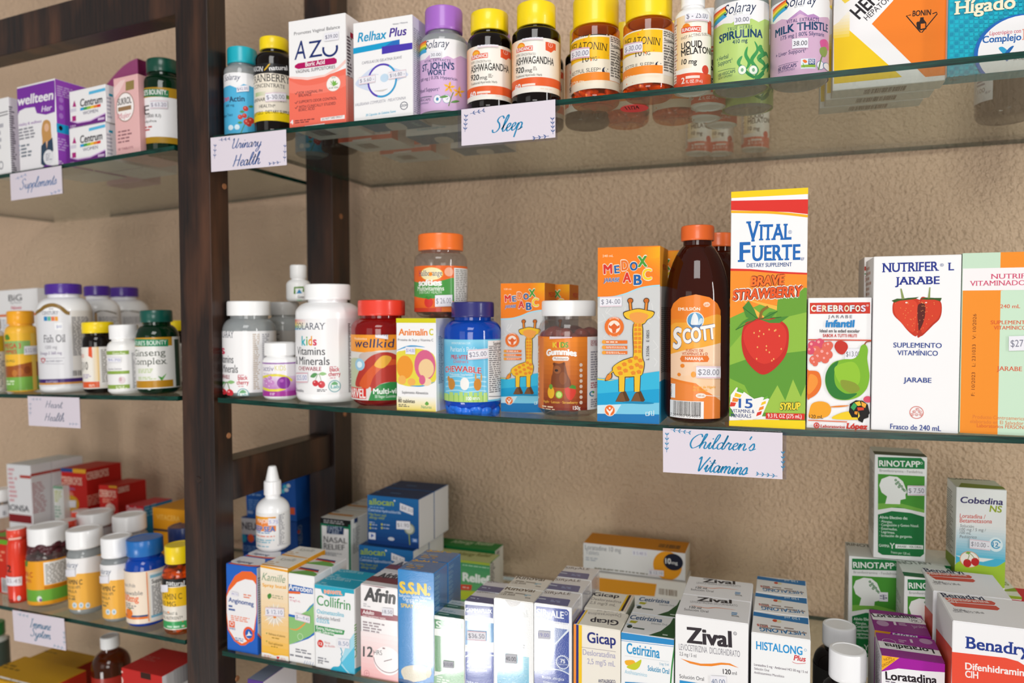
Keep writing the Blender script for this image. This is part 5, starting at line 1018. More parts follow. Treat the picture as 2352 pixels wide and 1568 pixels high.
B = Bottle('supplement_bottle', 'small white bottle with a purple and yellow label, between the two white kids bottles', MID, 636, 895, (655,888,708,800), 850, Yf=.003, body=plastic('f4f4f4', .25), capm=plastic('f3f3f3', .35), ribs=50, bev=.006)
f = B.lab(855, 1098, 'f2eef2'); f.band(855,866,'a57ab8'); f.g(560,950,900,1060,'e6d3ea','b45ab4',10); f.t('activ', 645, 912, 718, 36, '77709a', .0); f.t('KIDS', 725, 912, 805, 36, 'd9d46a', .0); f.fine(645,928,770,940,1,'c9b8d8'); f.l([(640,960),(720,945),(800,955),(850,985)], 8, 'e6d84a', 1); f.l([(640,1035),(720,1055),(800,1040)], 8, 'e6d84a', 1)
for x, y, r in ((660,980,18),(690,965,16),(670,1010,22),(705,1000,18),(690,1030,16)): f.e(x,y,r,r,'c98ac8'); f.e(x-5,y-6,4,4,'f0dcf0')
f.e(790,1000,46,44,'8a2f9a'); f.e(775,985,14,12,'b060b8'); f.band(1062,1098,'a8359a'); f.fine(690,1070,750,1090,2,'e6c8e6'); B.done()
FR(780,520,3.266)
RC = plastic('e8402e', .3)
B = Bottle('vitamin_jar', 'red jar with a red cap and orange banner label, beside the white kids bottle', MID, 84, 545, (131,486,552,668), 765, Yf=.003, body=RED, capm=RC, ribs=80, bev=.012, shk=.25)
f = B.lab(812, 1305, 'ddd9d4'); f.p([(0,800),(600,800),(600,935),(420,925),(300,930),(200,945),(60,925),(0,930)], 'f29a2c'); f.t('wellkid', 118, 905, 412, 64, '25305c', .01, it=.1, sp=1.05); f.t('Vitabiotics', 112, 848, 205, 18, 'fbe9d2', .0); f.p([(85,1010),(160,990),(220,1060),(230,1190),(85,1200)], 'bcc6a4', 1); f.p([(150,960),(300,940),(440,980),(440,1200),(230,1210),(170,1080)], 'c9b9b0', 1)
f.p([(120,1190),(170,1040),(260,960),(380,945),(460,1010),(470,1170),(380,1165),(300,1185),(240,1235),(225,1200)], 'b8382c', 1); f.p([(150,1180),(230,1060),(330,1000),(440,1000),(440,1030),(340,1050),(260,1120),(215,1215)], 'd85a2a', 1); f.p([(260,1040),(320,970),(390,985),(330,1060)], 'e8b040', 1); f.e(150,1035,40,46,'9cc8e0'); f.e(150,1035,20,24,'e4f2f8'); f.r(60,1196,200,1275,'d8342c'); f.t('MARVEL', 72, 1268, 196, 64, 'f4ece8', .03); f.p([(215,1310),(240,1235),(300,1185),(380,1165),(470,1165),(470,1310)], '2f8a46'); f.t('Multi-vit', 252, 1255, 445, 40, 'f1f4f0', .03); f.t('50 Vegan Gummies', 265, 1285, 420, 22, 'dcebdc', .005); f.st(270,752,362,832,'$40.00',14,'8a8aa0'); B.done()
WJ = B; B.copy((.035,.085,0), 'second red capped jar in the shade behind the red one, middle shelf')
b = Box('carton', 'white and yellow carton with the word tablets, below the orange capped jar', MID, 424, 722, 688, Y=.003, d=.042, side='ebebee', top='e6e0b0'); f = b.f
f.band(688,722,'d6cf1e'); f.g(424,1270,722,1380,'f4f3ee','f0d84a',12); f.t('Animalín', 443, 815, 660, 48, 'f0832a', .03, sp=.95); f.t('C', 672, 814, 703, 46, 'd8d01e', .04); f.t('Proteína de Soya y Vitamina C', 438, 858, 703, 18, '5a5a66', .005)
f.l([(428,930),(500,902),(560,896),(640,905)], 10, '3aa0d8', 1, 1); f.p([(424,960),(480,930),(570,915),(650,930),(715,980),(722,1150),(650,1190),(560,1200),(480,1190),(424,1150)], 'e8d84a', 1); f.l([(530,1195),(620,1195),(715,1165)], 9, '3aa0d8', 1, 1)
f.e(490,1055,62,88,'ee9a34'); f.e(640,1040,80,115,'d9668c'); f.e(650,1065,58,72,'f0cd9a'); f.e(470,1150,30,34,'f2b25a'); f.e(540,1165,30,28,'f2b25a'); f.e(650,1165,40,30,'f3d8ae'); f.e(620,1150,24,36,'d9668c')
f.t('Suplemento Alimenticio', 468, 1252, 665, 20, '5a5a62', .01); f.t('Cont.', 440, 1288, 465, 14, '5a5a62'); f.t('80 tabletas', 440, 1318, 565, 26, '35322c', .02); f.fine(442,1328,545,1352,2,'6a665c'); f.p([(640,1330),(655,1312),(670,1330),(655,1342)], '6aa84a', 1); f.t('Naturex', 612, 1362, 692, 22, '5aa07a', .0, sf=1); f.st(498,900,570,955,'$14.00',4,'6a78c0'); b.r.fine(740,820,778,1180,30,'7a88a0'); b.done()
an = b
a2 = dup(b.root, (.026, b.d+.002, 0), 'white and yellow carton standing behind the blue bottle, under the orange capped jar', False)
B = Bottle('vitamin_jar', 'orange capped clear jar with an orange and green label, standing on the yellow topped cartons', MID, 560, 958, (592,930,62,186), 262, Yf=.020, body=PET, capm=plastic('f2742a', .3), ribs=90, bev=.01, shk=.2, z=an.zt+.0004)
f = B.lab(292, 640, 'ee6a24'); f.p([(450,400),(560,410),(680,430),(840,385),(1000,390),(1000,620),(850,560),(760,530),(680,545),(560,520),(450,500)], '4a9a44'); f.r(858,310,1000,600,'f1efec'); f.fine(868,318,955,560,18,'9a9a94'); f.e(685,355,90,48,'f7e7b4'); f.ring(685,355,92,50,5,'f0b83a'); f.t('Haliborange', 597, 372, 770, 40, '2a3a7a', .0, sf=1); f.e(683,357,14,15,'f28c1e'); f.t('softies', 594, 445, 768, 44, 'f4f4f0', .05, sp=.95); f.t('Multivitamins', 588, 482, 784, 32, 'e6efe0', .02); f.t('EVERYDAY HEALTH', 600, 505, 765, 20, 'd3e4cc', .0); f.e(668,568,34,40,'d8342c'); f.p([(640,535),(668,548),(698,532),(680,520),(668,530),(655,520)], '3f8a34'); f.r(450,612,765,640,'d8442a'); f.e(820,340,32,34,'f4b090'); f.st(718,516,842,602,'$ 26.00',-4,'8a8a98'); f.p([(765,600),(900,598),(900,640),(765,640)], 'ee7a34'); B.fill(560, '8a4a34', 'bear', .007, 50); B.done()
B = Bottle('vitamin_bottle', 'bright blue bottle with a ribbed navy cap and a sky blue label, middle shelf', MID, 783, 1214, (842,1162,565,680), 790, Yf=.002, body=BLU, capm=plastic('2b2a6e', .3), ribs=44, bev=.012, shk=.25)
f = B.lab(848, 1318, '6cc3e6'); f.g(600,848,1110,900,'8ad0ea','6cc3e6',6); f.r(1112,856,1340,1300,'f1f1f1'); f.t('Supplement Facts', 1152, 890, 1330, 26, '1d1d22', .02)
for y in (895,925,1000,1270): f.l([(1118,y+4),(1215,y)], 4, '1d1d22')
f.fine(1120,905,1212,1250,22,'77777c'); f.t('WWW.PURITAN.COM', 840, 882, 980, 16, 'd8eef6'); f.t("Puritan's Pride", 832, 935, 1030, 34, 'e4f2f8', .0, sf=1); f.t('PRE-VITE', 838, 992, 965, 30, 'c8404c', .03); f.t('Children\'s', 855, 1022, 965, 24, 'd05a60', .0); f.t('CHEWABLE', 796, 1095, 1062, 42, 'c83a42', .03, arc=.35, out='e8f4f8', ow=.03); f.t('Multivitamin Supplement', 828, 1112, 1000, 15, 'e4f2f8')
for y in (1130,1165,1200,1235): f.l([(800,y),(880,y-8),(960,y+6),(1050,y-4),(1100,y)], 6, 'a8dcf0', 1)
f.g(600,1250,1110,1340,'8cc46a','a8cf5a',6)
for i in range(9): f.r(790+i*36,1246-(i%2)*6,818+i*36,1318,'b4d878')
f.e(840,1180,28,44,'c98a3a'); f.e(938,1180,34,48,'f1efec'); f.e(1035,1185,28,46,'d08a34'); f.e(820,1140,9,20,'c98a3a'); f.e(1020,1130,6,28,'d9a050'); f.e(1062,1132,6,28,'d9a050'); f.t('100', 950, 1302, 990, 26, 'f1f4f8', .03); f.fine(998,1280,1075,1300,2,'eef4f8'); f.st(964,925,1108,1000,'$25.00',-12,'7a7a8e',1); B.fill(1400, '1c6fe0', 'ball', .008, 30); B.done(); B.copy((.03,.085,0), 'second blue bottle with a navy cap in the shade behind the first, middle shelf')
# ---- cartons with the long necked animal
FR(1120,540,3.409)
MEL = [('M','d8342c'),('E','2a64a8'),('D','e8742a'),('O','1f5a9a'),('X','4a9a34')]
def medox(b, T, f):
    P = lambda pts: [T(*p) for p in pts]
    f.all('cfd0d0'); rr = random.Random(4)
    for i in range(16):
        x, y = rr.uniform(870,1340), rr.uniform(480,1080); f.l(P([(x,y),(x+rr.uniform(-50,50),y+rr.uniform(20,60)),(x+rr.uniform(-60,60),y+rr.uniform(50,110))]), 5, 'dededd')
    f.p(P([(850,60),(1370,40),(1370,390),(1280,395),(1180,415),(1080,455),(980,480),(850,485)]), 'f4821f', 0)
    x0, y0 = T(862, 90); 
    for i in range(10): 
        f.p(P([(862+300+19*i,95),(1370,85),(1370,88+29*(10-i)),(862+300+19*i,180)]), mix('f4821f','f9b317',i/10)) if i else None
    f.l(P([(860,488),(980,482),(1080,458),(1180,418),(1280,398),(1372,392)]), 10, 'a8dcec', 1)
    f.t('240 mL' if T is ID else '120 mL', *T(900,172), T(985,172)[0], T.k*18, 'fbe3c4', .005)
    for i, (ch, c) in enumerate(MEL):
        xa, yb, xb, h = ((905,305,982,75),(990,300,1040,62),(1045,278,1108,80),(1112,278,1180,66),(1172,250,1255,84))[i]
        f.t(ch, *T(xa,yb), T(xb,yb)[0], T.k*h, 'f6efdc', .05+.03, y1=T(xb,yb-6)[1])
    for ch, c, xa, yb, xb, h in (('A','d8342c',1055,372,1130,80),('B','1f5fa4',1140,390,1212,80),('C','f2cf2a',1208,350,1290,86)): f.t(ch, *T(xa,yb), T(xb,yb)[0], T.k*h, 'f6efdc', .08)
    for i, (ch, c) in enumerate(MEL):
        xa, yb, xb, h = ((905,305,982,75),(990,300,1040,62),(1045,278,1108,80),(1112,278,1180,66),(1172,250,1255,84))[i]
        f.t(ch, *T(xa+4,yb-2), T(xb-4,yb)[0], T.k*(h-4), c, .045, y1=T(xb,yb-6)[1])
    for ch, c, xa, yb, xb, h in (('A','d8342c',1055,372,1130,80),('B','1f5fa4',1140,390,1212,80),('C','f2cf2a',1208,350,1290,86)): f.t(ch, *T(xa+4,yb-2), T(xb-4,yb)[0], T.k*(h-4), c, .045)
    f.t('JARABE', *T(908,368), T(1036,368)[0], T.k*30, '1f5fa4', .03, it=.2, out='f2f2f2', ow=.04, y1=T(1036,362)[1])
    # bottom: sea blue with a pale shore
    f.p(P([(850,1115),(1000,1130),(1100,1120),(1200,1085),(1370,1060),(1370,1500),(850,1500)]), '37b6dc', 0); f.p(P([(850,1240),(1370,1200),(1370,1500),(850,1500)]), '18a0d2'); f.p(P([(850,1330),(1370,1310),(1370,1400),(850,1400)]), 'c6e6f2'); f.p(P([(1050,1320),(1370,1310),(1370,1400),(1000,1400)]), '7cc8e4'); f.p(P([(850,1395),(1370,1405),(1370,1500),(850,1500)]), '1d78b8'); f.p(P([(850,1118),(950,1132),(1000,1132),(950,1140),(850,1130)]), 'e6c83a')
    # long necked spotted animal, plain
    YL, SP, OL = 'efbf2c', 'e6892a', '4a3420'
    for g, c in ((6, OL), (0, YL)):
        f.p(P([(1145-g,700),(1208+g,695),(1210+g,940),(1225+g,1000),(1215+g,1070),(1185,1100+g),(1030,1105+g),(990-g,1075),(985-g,1030),(1050,985-g),(1120,960-g),(1145-g,930)]), c, 1)
        for x in (1030,1150): f.p(P([(x-g,1090),(x+45+g,1090),(x+40+g,1225),(x+2-g,1225)]), c)
        f.p(P([(1068-g,610-g),(1120,590-g),(1180,578-g),(1250,590-g),(1302+g,605-g),(1285+g,640),(1250+g,660),(1225,690+g),(1170,696+g),(1125,665),(1085-g,645+g)]), c, 1)
        for x in (1122,1240): f.l(P([(x,585),(x-6 if x<1180 else x+6,520)]), T.k*(16+g*2), c if g else SP); f.e(*T(x-4 if x<1180 else x+4,512),T.k*(18+g),T.k*(16+g),c if g else 'c96a22')
        f.l(P([(1000,1050),(962,1080),(950,1110)]), T.k*(8+g), OL if g else YL, 1); f.p(P([(940,1095-g),(968+g,1085-g),(966+g,1120),(925-g,1135+g)]), c if g else SP, 1)
    rr = random.Random(9)
    for y in range(705,930,34):
        for x in (1160,1192): f.p(P([(x-14+rr.uniform(-4,4),y-12),(x+12+rr.uniform(-4,4),y-14),(x+15,y+10+rr.uniform(-4,4)),(x-12,y+14)]), SP)
    for x, y in ((1030,1040),(1070,1010),(1115,985),(1160,960),(1195,980),(1080,1060),(1125,1035),(1170,1015),(1200,1030),(1040,1080),(1140,1078),(1185,1070)): f.p(P([(x-20,y-6),(x,y-18),(x+20,y-8),(x+18,y+12),(x-8,y+16)]), SP)
    f.p(P([(1115,620),(1180,602),(1255,622),(1250,650),(1222,684),(1170,690),(1125,662)]), 'ef9f4a', 1)
    for x in (1052,1172): f.p(P([(x-50,1302),(x-20,1240),(x-8,1228),(x+30,1220),(x+62,1290),(x+45,1305)]), '5a3a1c', 0); f.p(P([(x-45,1300),(x-15,1235),(x+8,1232),(x+30,1300)]), '7a5230')
    f.e(*T(1180,1310),T.k*125,T.k*10,'1786b4')
    f.p(P([(1003,720)]*1+[(1003+78*cos(a*pi/10),720+80*sin(a*pi/10)) for a in range(21)]), 'e8732a') if 0 else f.e(*T(992,717),T.k*76,T.k*78,'e8732a'); f.e(*T(992,717),T.k*48,T.k*50,'f4e2d4'); f.p(P([(992,688),(1004,700),(1018,712),(1036,700),(1036,722),(1010,735),(1004,765),(980,765),(974,735),(950,722),(950,700),(966,712),(980,700)]), 'e0642a')
    f.t('VITAMINAS', *T(955,668), T(1030,668)[0], T.k*15, 'fbe8da', .01, arc=1.1); f.t('MINERALES', *T(958,790), T(1030,790)[0], T.k*15, 'fbe8da', .01, arc=-1.0)
    for y in (835,877,918): f.p(P([(912,y-12),(1095,y-12),(1095,y+13),(912,y+13)]), 'e8762c'); f.e(*T(912,y),T.k*16,T.k*15,'f0a23a'); f.fine(*T(930,y-8), *T(1085,y+8), 2 if y > 850 else 1, 'fbe4d0')
    f.e(*T(958,1370),T.k*44,T.k*46,'f6e4d4'); f.e(*T(958,1370),T.k*39,T.k*41,'e8702a'); f.p(P([(930,1352),(958,1378),(986,1345),(980,1375),(965,1395),(962,1408),(952,1408),(950,1392),(935,1375)]), 'f8ece2'); f.e(*T(958,1352),T.k*8,T.k*8,'f8ece2')
    f.l(P([(1240,1410),(1240,1385),(1262,1385),(1262,1410),(1240,1410)]), T.k*6, 'd8eef6'); f.l(P([(1268,1410),(1268,1378),(1285,1378),(1285,1410),(1302,1410),(1302,1370)]), T.k*6, 'd8eef6')
class Tr:
    def __init__(s, k, ox, oy, kx=1): s.k, s.ox, s.oy, s.kx = k, ox, oy, kx
    def __call__(s, x, y): return (s.ox+(x-862)*s.k*s.kx, s.oy+(y-105)*s.k)
ID = Tr(1, 862, 105)
MS = Tr(.722, 103, 380, .975)
b = Box('carton', 'smaller blue and orange syrup carton with a spotted long necked animal, beside the blue bottle', MID, 103, 447, 378, Y=.034, d=.034, side='ee8a2a'); medox(b, MS, b.f); r = b.r; r.all('cfcdcb'); r.p([(440,370),(560,370),(560,490),(440,640)], 'ee8424'); r.r(440,1160,560,1400,'1c98cc'); r.t('MEDOX', 478, 480, 540, 36, 'd8342c', .03); b.done()
dup(b.root, (.012, b.d+.01, 0), 'smaller blue and orange syrup carton behind the first, its side in the shade', False)
b = Box('carton', 'tall blue and orange syrup carton with a spotted long necked animal, beside the brown bottle', MID, 863, 1351, 98, Y=.002, d=.045, side='dcd8d4'); medox(b, ID, b.f); b.f.vt('L 32506   E 0825', 1265, 975, 742, 22, '3a3a40', -.01); b.f.st(880,482,1052,562,'$ 34-.00',-4,'77778a',1); r = b.r; r.p([(1340,60),(1500,60),(1500,400),(1340,400)], 'f0a030'); r.r(1340,1150,1500,1500,'2a9ac8'); r.fine(1360,560,1410,1080,34,'77706a'); r.t('MEDOX', 1370, 265, 1400, 40, 'c8402c', .03); b.done()
dup(b.root, (.012, b.d+.008, 0), 'tall blue and orange syrup carton behind the first, only its shaded side showing', False)
B = Bottle('gummy_jar', 'clear jar with a white cap and an orange kids gummy label, between the syrup cartons', MID, 396, 875, (444,868,512,632), 755, Yf=.006, body=PET, capm=plastic('f2f2f2', .35), ribs=0, bev=.01, shk=.2)
f = B.lab(795, 1372, 'd96a28', x0=395); f.g(430,795,780,1372,'ef8a2a','7a241c',16); f.r(400,800,440,1360,'d97a3a'); f.vt('VITAMICK', 404, 1300, 860, 28, 'f0d9b8', .02); f.r(780,795,950,1372,'eeedef')
f.t('KIDS', 510, 878, 632, 40, 'e6c83a', .04); f.t('I', 546, 878, 556, 40, 'd8342c', .04); f.t('DS', 572, 878, 632, 40, '5a9a3a', .04); f.t('Gummies', 462, 945, 698, 46, 'f4f2f0', .06, arc=.3); f.p([(515,950),(630,950),(638,965),(630,982),(515,982),(507,965)], 'f2ece6'); f.t('Multivitamin', 520, 974, 626, 20, '8a4a30', .005)
f.p([(515,1035),(525,1000),(560,1005),(600,998),(612,1030),(625,1090),(648,1140),(640,1190),(510,1185),(500,1120),(510,1080)], '7a4020', 1); f.e(545,1052,30,32,'94552c'); f.e(540,1058,14,10,'33201a'); f.e(522,1008,10,12,'6a3418'); f.e(598,1005,10,12,'6a3418'); f.e(590,1120,30,50,'8a4c26')
f.e(497,1230,27,48,'e8b02c'); f.e(497,1185,14,20,'6a9a3a'); f.e(560,1248,28,30,'8ab83a'); f.e(560,1248,20,22,'c8dc7a'); f.p([(605,1205),(640,1190),(680,1200),(690,1235),(655,1290),(620,1270)], 'cf3a2c', 1); f.p([(635,1195),(660,1170),(690,1180),(690,1205)], '4a8a34')
f.t('Apple · Lemon · Strawberry', 440, 1306, 705, 20, 'f0b84a', .01); f.t('150g', 668, 1365, 725, 28, 'f2ece6', .02); f.fine(430,1325,540,1365,2,'e6c8a8')
for i in range(8): f.e(730,1015+i*42,12,14,'e0c8b8')
f.t('DIETARY SUPPLEMENT', 805, 845, 1010, 22, 'a8404a', .01); f.t('NOT FOR CHILDREN', 805, 868, 1000, 22, 'a8404a', .01); f.fine(805,905,868,1140,12,'9a9aa6'); f.fine(805,1150,868,1200,3,'b06a78'); f.ring(818,1240,20,22,8,'3a8ab0',40,300); f.e(825,1228,8,8,'5aa04a'); f.fine(805,1280,868,1350,4,'9a9aa6')
f.st(492,722,660,812,'$ 24 .00',-10,'85858f',1); B.fill(760, '8a3a30', 'bear', .009, 120); B.done()
# ---- brown bottle and the tall carton
FR(1500,420,2.24)
BRG = clear('brown_bottle_plastic','6a2c14', body='3e1206', bw=.72)
B = Bottle('syrup_bottle', 'brown bottle with an orange cap and an orange label, above the Children\'s Vitamins sign', MID, 62, 394, (142,314,222,300), 640, Yf=.001, body=BRG, capm=plastic('e8692a', .35), ribs=50, bev=.01, shk=.75, neck=.86)
f = B.f; f.v1, f.v0 = .118, .0055; f.u0 = f.q(92, 900)[0]; f.u1 = f.q(346, 900)[0]
f.p([(92,1235),(92,655),(105,620),(140,590),(220,573),(290,588),(330,620),(346,655),(346,1235)], 'f08428', 0); f.u0 -= .0001
f.g(92,700,346,770,'f08c2a','f2a02c',5); f.p([(92,735),(200,715),(346,680),(346,835),(200,850),(92,880)], 'f7ac3c', 1); f.p([(92,880),(170,858),(250,846),(346,822),(346,960),(346,1140),(220,1030),(92,1000)], 'f8cfa8'); f.p([(92,1010),(200,1040),(290,1080),(346,1120),(346,1240),(92,1240)], 'f08a3c'); f.p([(92,880),(346,822),(346,960),(92,1000)], 'f8d3b2')
f.t('EMULSIÓN', 130, 656, 242, 15, 'fdf2e0', .02); f.e(276,625,17,13,'f6d3b8'); f.t('gsk', 264, 630, 288, 10, 'e8803a')
f.e(217,706,45,43,'f2efe8'); f.e(217,706,41,39,'5a9cc8'); f.p([(195,735),(200,690),(215,668),(230,690),(232,720),(220,742)], 'e4e8ec', 1); f.p([(228,745),(240,700),(255,700),(250,735)], 'c8dbe8', 1); f.p([(180,715),(200,745),(240,745),(255,720),(240,730),(200,730)], '3a70a8')
f.t('S', 104, 850, 160, 96, 'f6f2ee', .05, it=.25, y1=842, out='2a4a7a', ow=.03); f.t('COTT', 158, 824, 326, 68, 'f6f2ee', .05, it=.12, y1=796, out='2a4a7a', ow=.03)
f.t('FUENTE DE', 170, 868, 258, 14, 'c85a2a', .015); f.t('VITAMINAS A y D', 150, 884, 280, 14, 'c85a2a', .015); f.p([(148,888),(280,888),(288,904),(280,920),(148,920),(140,904)], 'e8772c'); f.t('NARANJA', 166, 910, 258, 15, 'fdf0e4', .02)
f.t('Aceite de Hígado', 205, 1055, 320, 13, 'f8b838', .01); f.t('de Bacalao', 205, 1070, 278, 13, 'f8b838', .01); f.e(246,1094,26,13,'f3e6da'); f.l([(270,1092),(340,1098)], 4, 'f3e6da'); f.t('200 mL', 228, 1098, 265, 9, 'a8603a')
f.e(152,940,11,10,'f08a28'); f.e(135,985,9,9,'f08a28'); f.e(208,985,13,15,'f6a53a')
f.r(86,1112,260,1205,'f3f1f0'); f.bar(106,1118,248,1190,'2a2422',38); f.t('7 501065 054685', 92, 1194, 244, 14, '3a3432', .0); f.r(95,1030,116,1102,'f3f1f0'); f.vt('54623154', 99, 1098, 1034, 12, '4a4442'); f.st(222,940,342,1002,'$28.00',2,'8a8a94',1); B.done(); SCO = B
B.copy((.012,.07,0), 'second brown bottle with an orange cap, hidden right behind the first')
b = Box('carton', 'tallest carton, yellow topped with blue serif letters and a big strawberry, middle shelf', MID, 402, 798, 46, Y=.002, d=.05, side='e8e4dc'); f = b.f
f.band(40,78,'f4cf12'); f.p([(390,92),(810,84),(810,162),(700,150),(600,146),(402,140),(390,140)], 'dc3026', 0); f.l([(395,148),(500,150),(600,152),(700,160),(805,172)], 13, 'f2b41c', 1)
f.t('V', 478, 300, 550, 100, 'B', .02, sf=1, y1=298); f.t('ITAL', 545, 294, 712, 78, 'B', .03, sf=1, y1=290); f.t('®', 696, 262, 714, 18, '5a7ab0', -.01); f.t('F', 436, 405, 500, 98, 'B', .02, sf=1); f.t('UERTE', 505, 400, 758, 76, 'B', .03, sf=1); f.t('EF', 762, 398, 778, 14, '3a4a8a'); f.t('DIETARY SUPPLEMENT', 482, 434, 714, 20, '2a4a8a', .012)
f.p([(385,445),(500,448),(650,460),(810,468),(810,1190),(385,1190)], '76ab3a'); f.p([(385,445),(500,448),(650,460),(810,468),(810,600),(700,640),(560,620),(385,700)], 'f2902a'); f.p([(385,440),(500,443),(650,456),(810,463),(810,472),(650,466),(500,453),(385,452)], 'dc3026')
for a, wd in ((-30,30),(5,40),(-62,22)): f.p([(450,590),(450+400*cos(radians(a)),590-400*sin(radians(a))*.6),(450+400*cos(radians(a+9)),590-400*sin(radians(a+9))*.6)], 'f7b84a') if a < 40 else None
f.p([(640,612),(720,590),(810,580),(810,1200),(640,1200)], '6aa034', 1); f.p([(385,860),(470,760),(640,700),(810,660),(810,1200),(385,1200)], '8fbb42', 0); f.p([(385,940),(500,900),(640,880),(810,860),(810,1200),(385,1200)], '5f9a34', 0); f.p([(385,1000),(470,1040),(500,1100),(385,1100)], '85b53c'); f.p([(560,1180),(640,1040),(680,1120),(720,1010),(760,1100),(800,1000),(800,1190)], '9ec24a')
f.t('BRAVE', 500, 530, 682, 46, 'e85a24', .06, it=.15, y1=520, out='5a1a10', ow=.05); f.t('STRAWBERRY', 408, 602, 775, 48, 'e85a24', .05, it=.2, y1=580, out='f6f1ea', ow=.12); f.t('STRAWBERRY', 408, 602, 775, 48, 'e85a24', .05, it=.2, y1=580, out='5a1a10', ow=.045); f.t('BRAVE', 500, 530, 682, 46, 'f07a2a', .02, it=.15, y1=520)
f.p([(455,800),(470,730),(510,700),(570,692),(640,700),(690,740),(698,810),(680,890),(620,960),(560,985),(500,940),(465,880)], 'c52a22', 1); f.p([(465,800),(485,735),(560,702),(640,712),(684,760),(680,840),(640,900),(570,930),(505,890)], 'd8362a', 1)
rr = random.Random(5)
for i in range(26): x, y = rr.uniform(480,670), rr.uniform(730,920); f.p([(x,y-6),(x+4,y),(x,y+6),(x-4,y)], 'f0b868', 0) if (x-575)**2/100**2+(y-820)**2/115**2 < .8 else None
for P in ([(540,700),(480,690),(462,640),(492,606),(520,650)],[(545,700),(600,705),(660,690),(700,685),(650,720),(600,720)],[(530,700),(470,720),(425,755),(460,715),(500,690)],[(560,700),(600,665),(640,660),(600,700)]): f.p(P, '4a8a34'); f.l([P[0], P[2] if len(P) > 3 else P[1]], 4, '2f6a28')
f.l([(552,695),(560,660),(592,636)], 14, '8a6a24', 1)
f.p([(395,1150),(400,1090),(430,1050),(455,1065),(520,1110),(560,1100),(598,1110),(560,1200),(490,1225),(430,1210)], 'f3f1ee', 0); f.t('15', 440, 1155, 512, 46, '2a5aa8', .02, y1=1158); f.t('VITAMINS &', 402, 1180, 522, 18, '2f3f7a', .015, y1=1184); f.t('MINERALS', 402, 1204, 505, 19, '2f3f7a', .015, y1=1208)
for i, c in enumerate(('dc3a2a','ef8a2a','f2c52a','6ab03a')): f.p([(394+i*12,1150-i*26),(420+i*14,1148-i*22),(428+i*14,1130-i*20),(400+i*12,1126-i*24)], c); f.p([(530+i*12,1200-i*28),(556+i*12,1190-i*28),(560+i*10,1172-i*26),(536+i*12,1180-i*26)], c)
f.t('SYRUP', 652, 1166, 760, 34, 'f0d83a', .05, it=.2, y1=1164, out='2a2410', ow=.06); f.p([(580,1182),(780,1186),(780,1218),(580,1212)], 'd8342a'); f.t('9.3 FL OZ (275 mL)', 590, 1206, 764, 20, 'f8f2ee', .015, y1=1210); f.p([(380,1222),(560,1216),(800,1222),(800,1290),(380,1290)], 'f4d41c')
b.done(); VF = b
FR(1840,560,3.267)
b = Box('carton', 'white carton with a red title banner and a big green pear, middle shelf', MID, 53, 531, 405, Y=.006, d=.045, side='e8e6e8'); f = b.f
f.p([(66,442),(518,437),(518,522),(66,525)], 'd23a2a')
for i, ch in enumerate('CEREBROFOS'): f.t(ch, 74+i*41.5, 506, 74+i*41.5+37, 44, ('f2ead8','e8d8e8','f0e0c0','d8e8f0')[i%4], .05, out='7a1f1a', ow=.03)
f.t('®', 488, 470, 508, 16, 'f2d8d0'); f.t('JARABE', 202, 556, 382, 22, '6a6a72', .0, sp=1.3); f.t('infantil', 182, 622, 402, 50, '2a86c8', .05, it=.08); f.t('Ideal en la edad escolar', 140, 662, 440, 22, '4a4448', .02); f.t('SABOR A TUTTI FRUTI', 162, 698, 418, 22, 'c8342a', .02); f.r(53,714,531,722,'d84a30')
for x, y, r in ((85,760,34),(140,745,36),(195,770,38),(110,800,36),(165,815,38),(205,830,32),(130,850,36),(95,870,34),(70,800,30),(105,895,22),(180,865,30),(210,760,30)): f.e(x,y,r,r,'d8506a' if x+y < 900 else 'e26a58'); f.e(x-9,y-10,r*.3,r*.3,'f0a6a0')
f.p([(250,770),(265,735),(300,725),(340,745),(350,780),(325,820),(300,828),(270,810)], 'c8352a', 1); f.p([(60,950),(120,955),(145,990),(150,1060),(120,1120),(70,1155),(45,1150),(45,950)], 'e6722a', 1); f.p([(60,985),(110,990),(125,1040),(90,1100),(50,1120)], 'f0953a', 1)
f.p([(440,790),(450,765),(478,752),(500,790),(495,860),(505,930),(512,1000),(490,1085),(430,1145),(345,1170),(260,1160),(205,1110),(180,1030),(195,950),(240,890),(320,865),(385,862),(425,835)], '7db52f', 1); f.p([(190,960),(230,905),(280,880),(250,960),(260,1060),(330,1120),(420,1120),(350,1165),(255,1155),(205,1105),(182,1030)], '2f7a34', 1); f.p([(250,930),(330,890),(400,890),(440,960),(430,1050),(350,1080),(280,1030)], '93c436', 1); f.p([(300,1020),(400,1040),(440,1090),(380,1120),(310,1080)], '8a9a34', 1); f.l([(475,755),(490,735),(525,728)], 9, '9a4a2a', 1)
f.e(500,1165,34,24,'d8506a'); f.p([(60,1260),(80,1200),(140,1180),(200,1195),(225,1240),(200,1290),(120,1310),(60,1300)], 'f2a52a', 1); f.l([(215,1222),(280,1218),(360,1212)], 12, 'e8862a', 1, 1); f.p([(235,1310),(290,1270),(370,1255),(440,1275),(460,1315)], 'f3cf2a', 1); f.t('120 mL', 62, 1305, 165, 26, '2a2420', .01)
f.p([(358,1260),(365,1200),(410,1172),(460,1175),(500,1205),(508,1240),(515,1268),(505,1280),(505,1300),(470,1312),(460,1340),(430,1325),(420,1300),(380,1300)], '1d1a1a', 0)
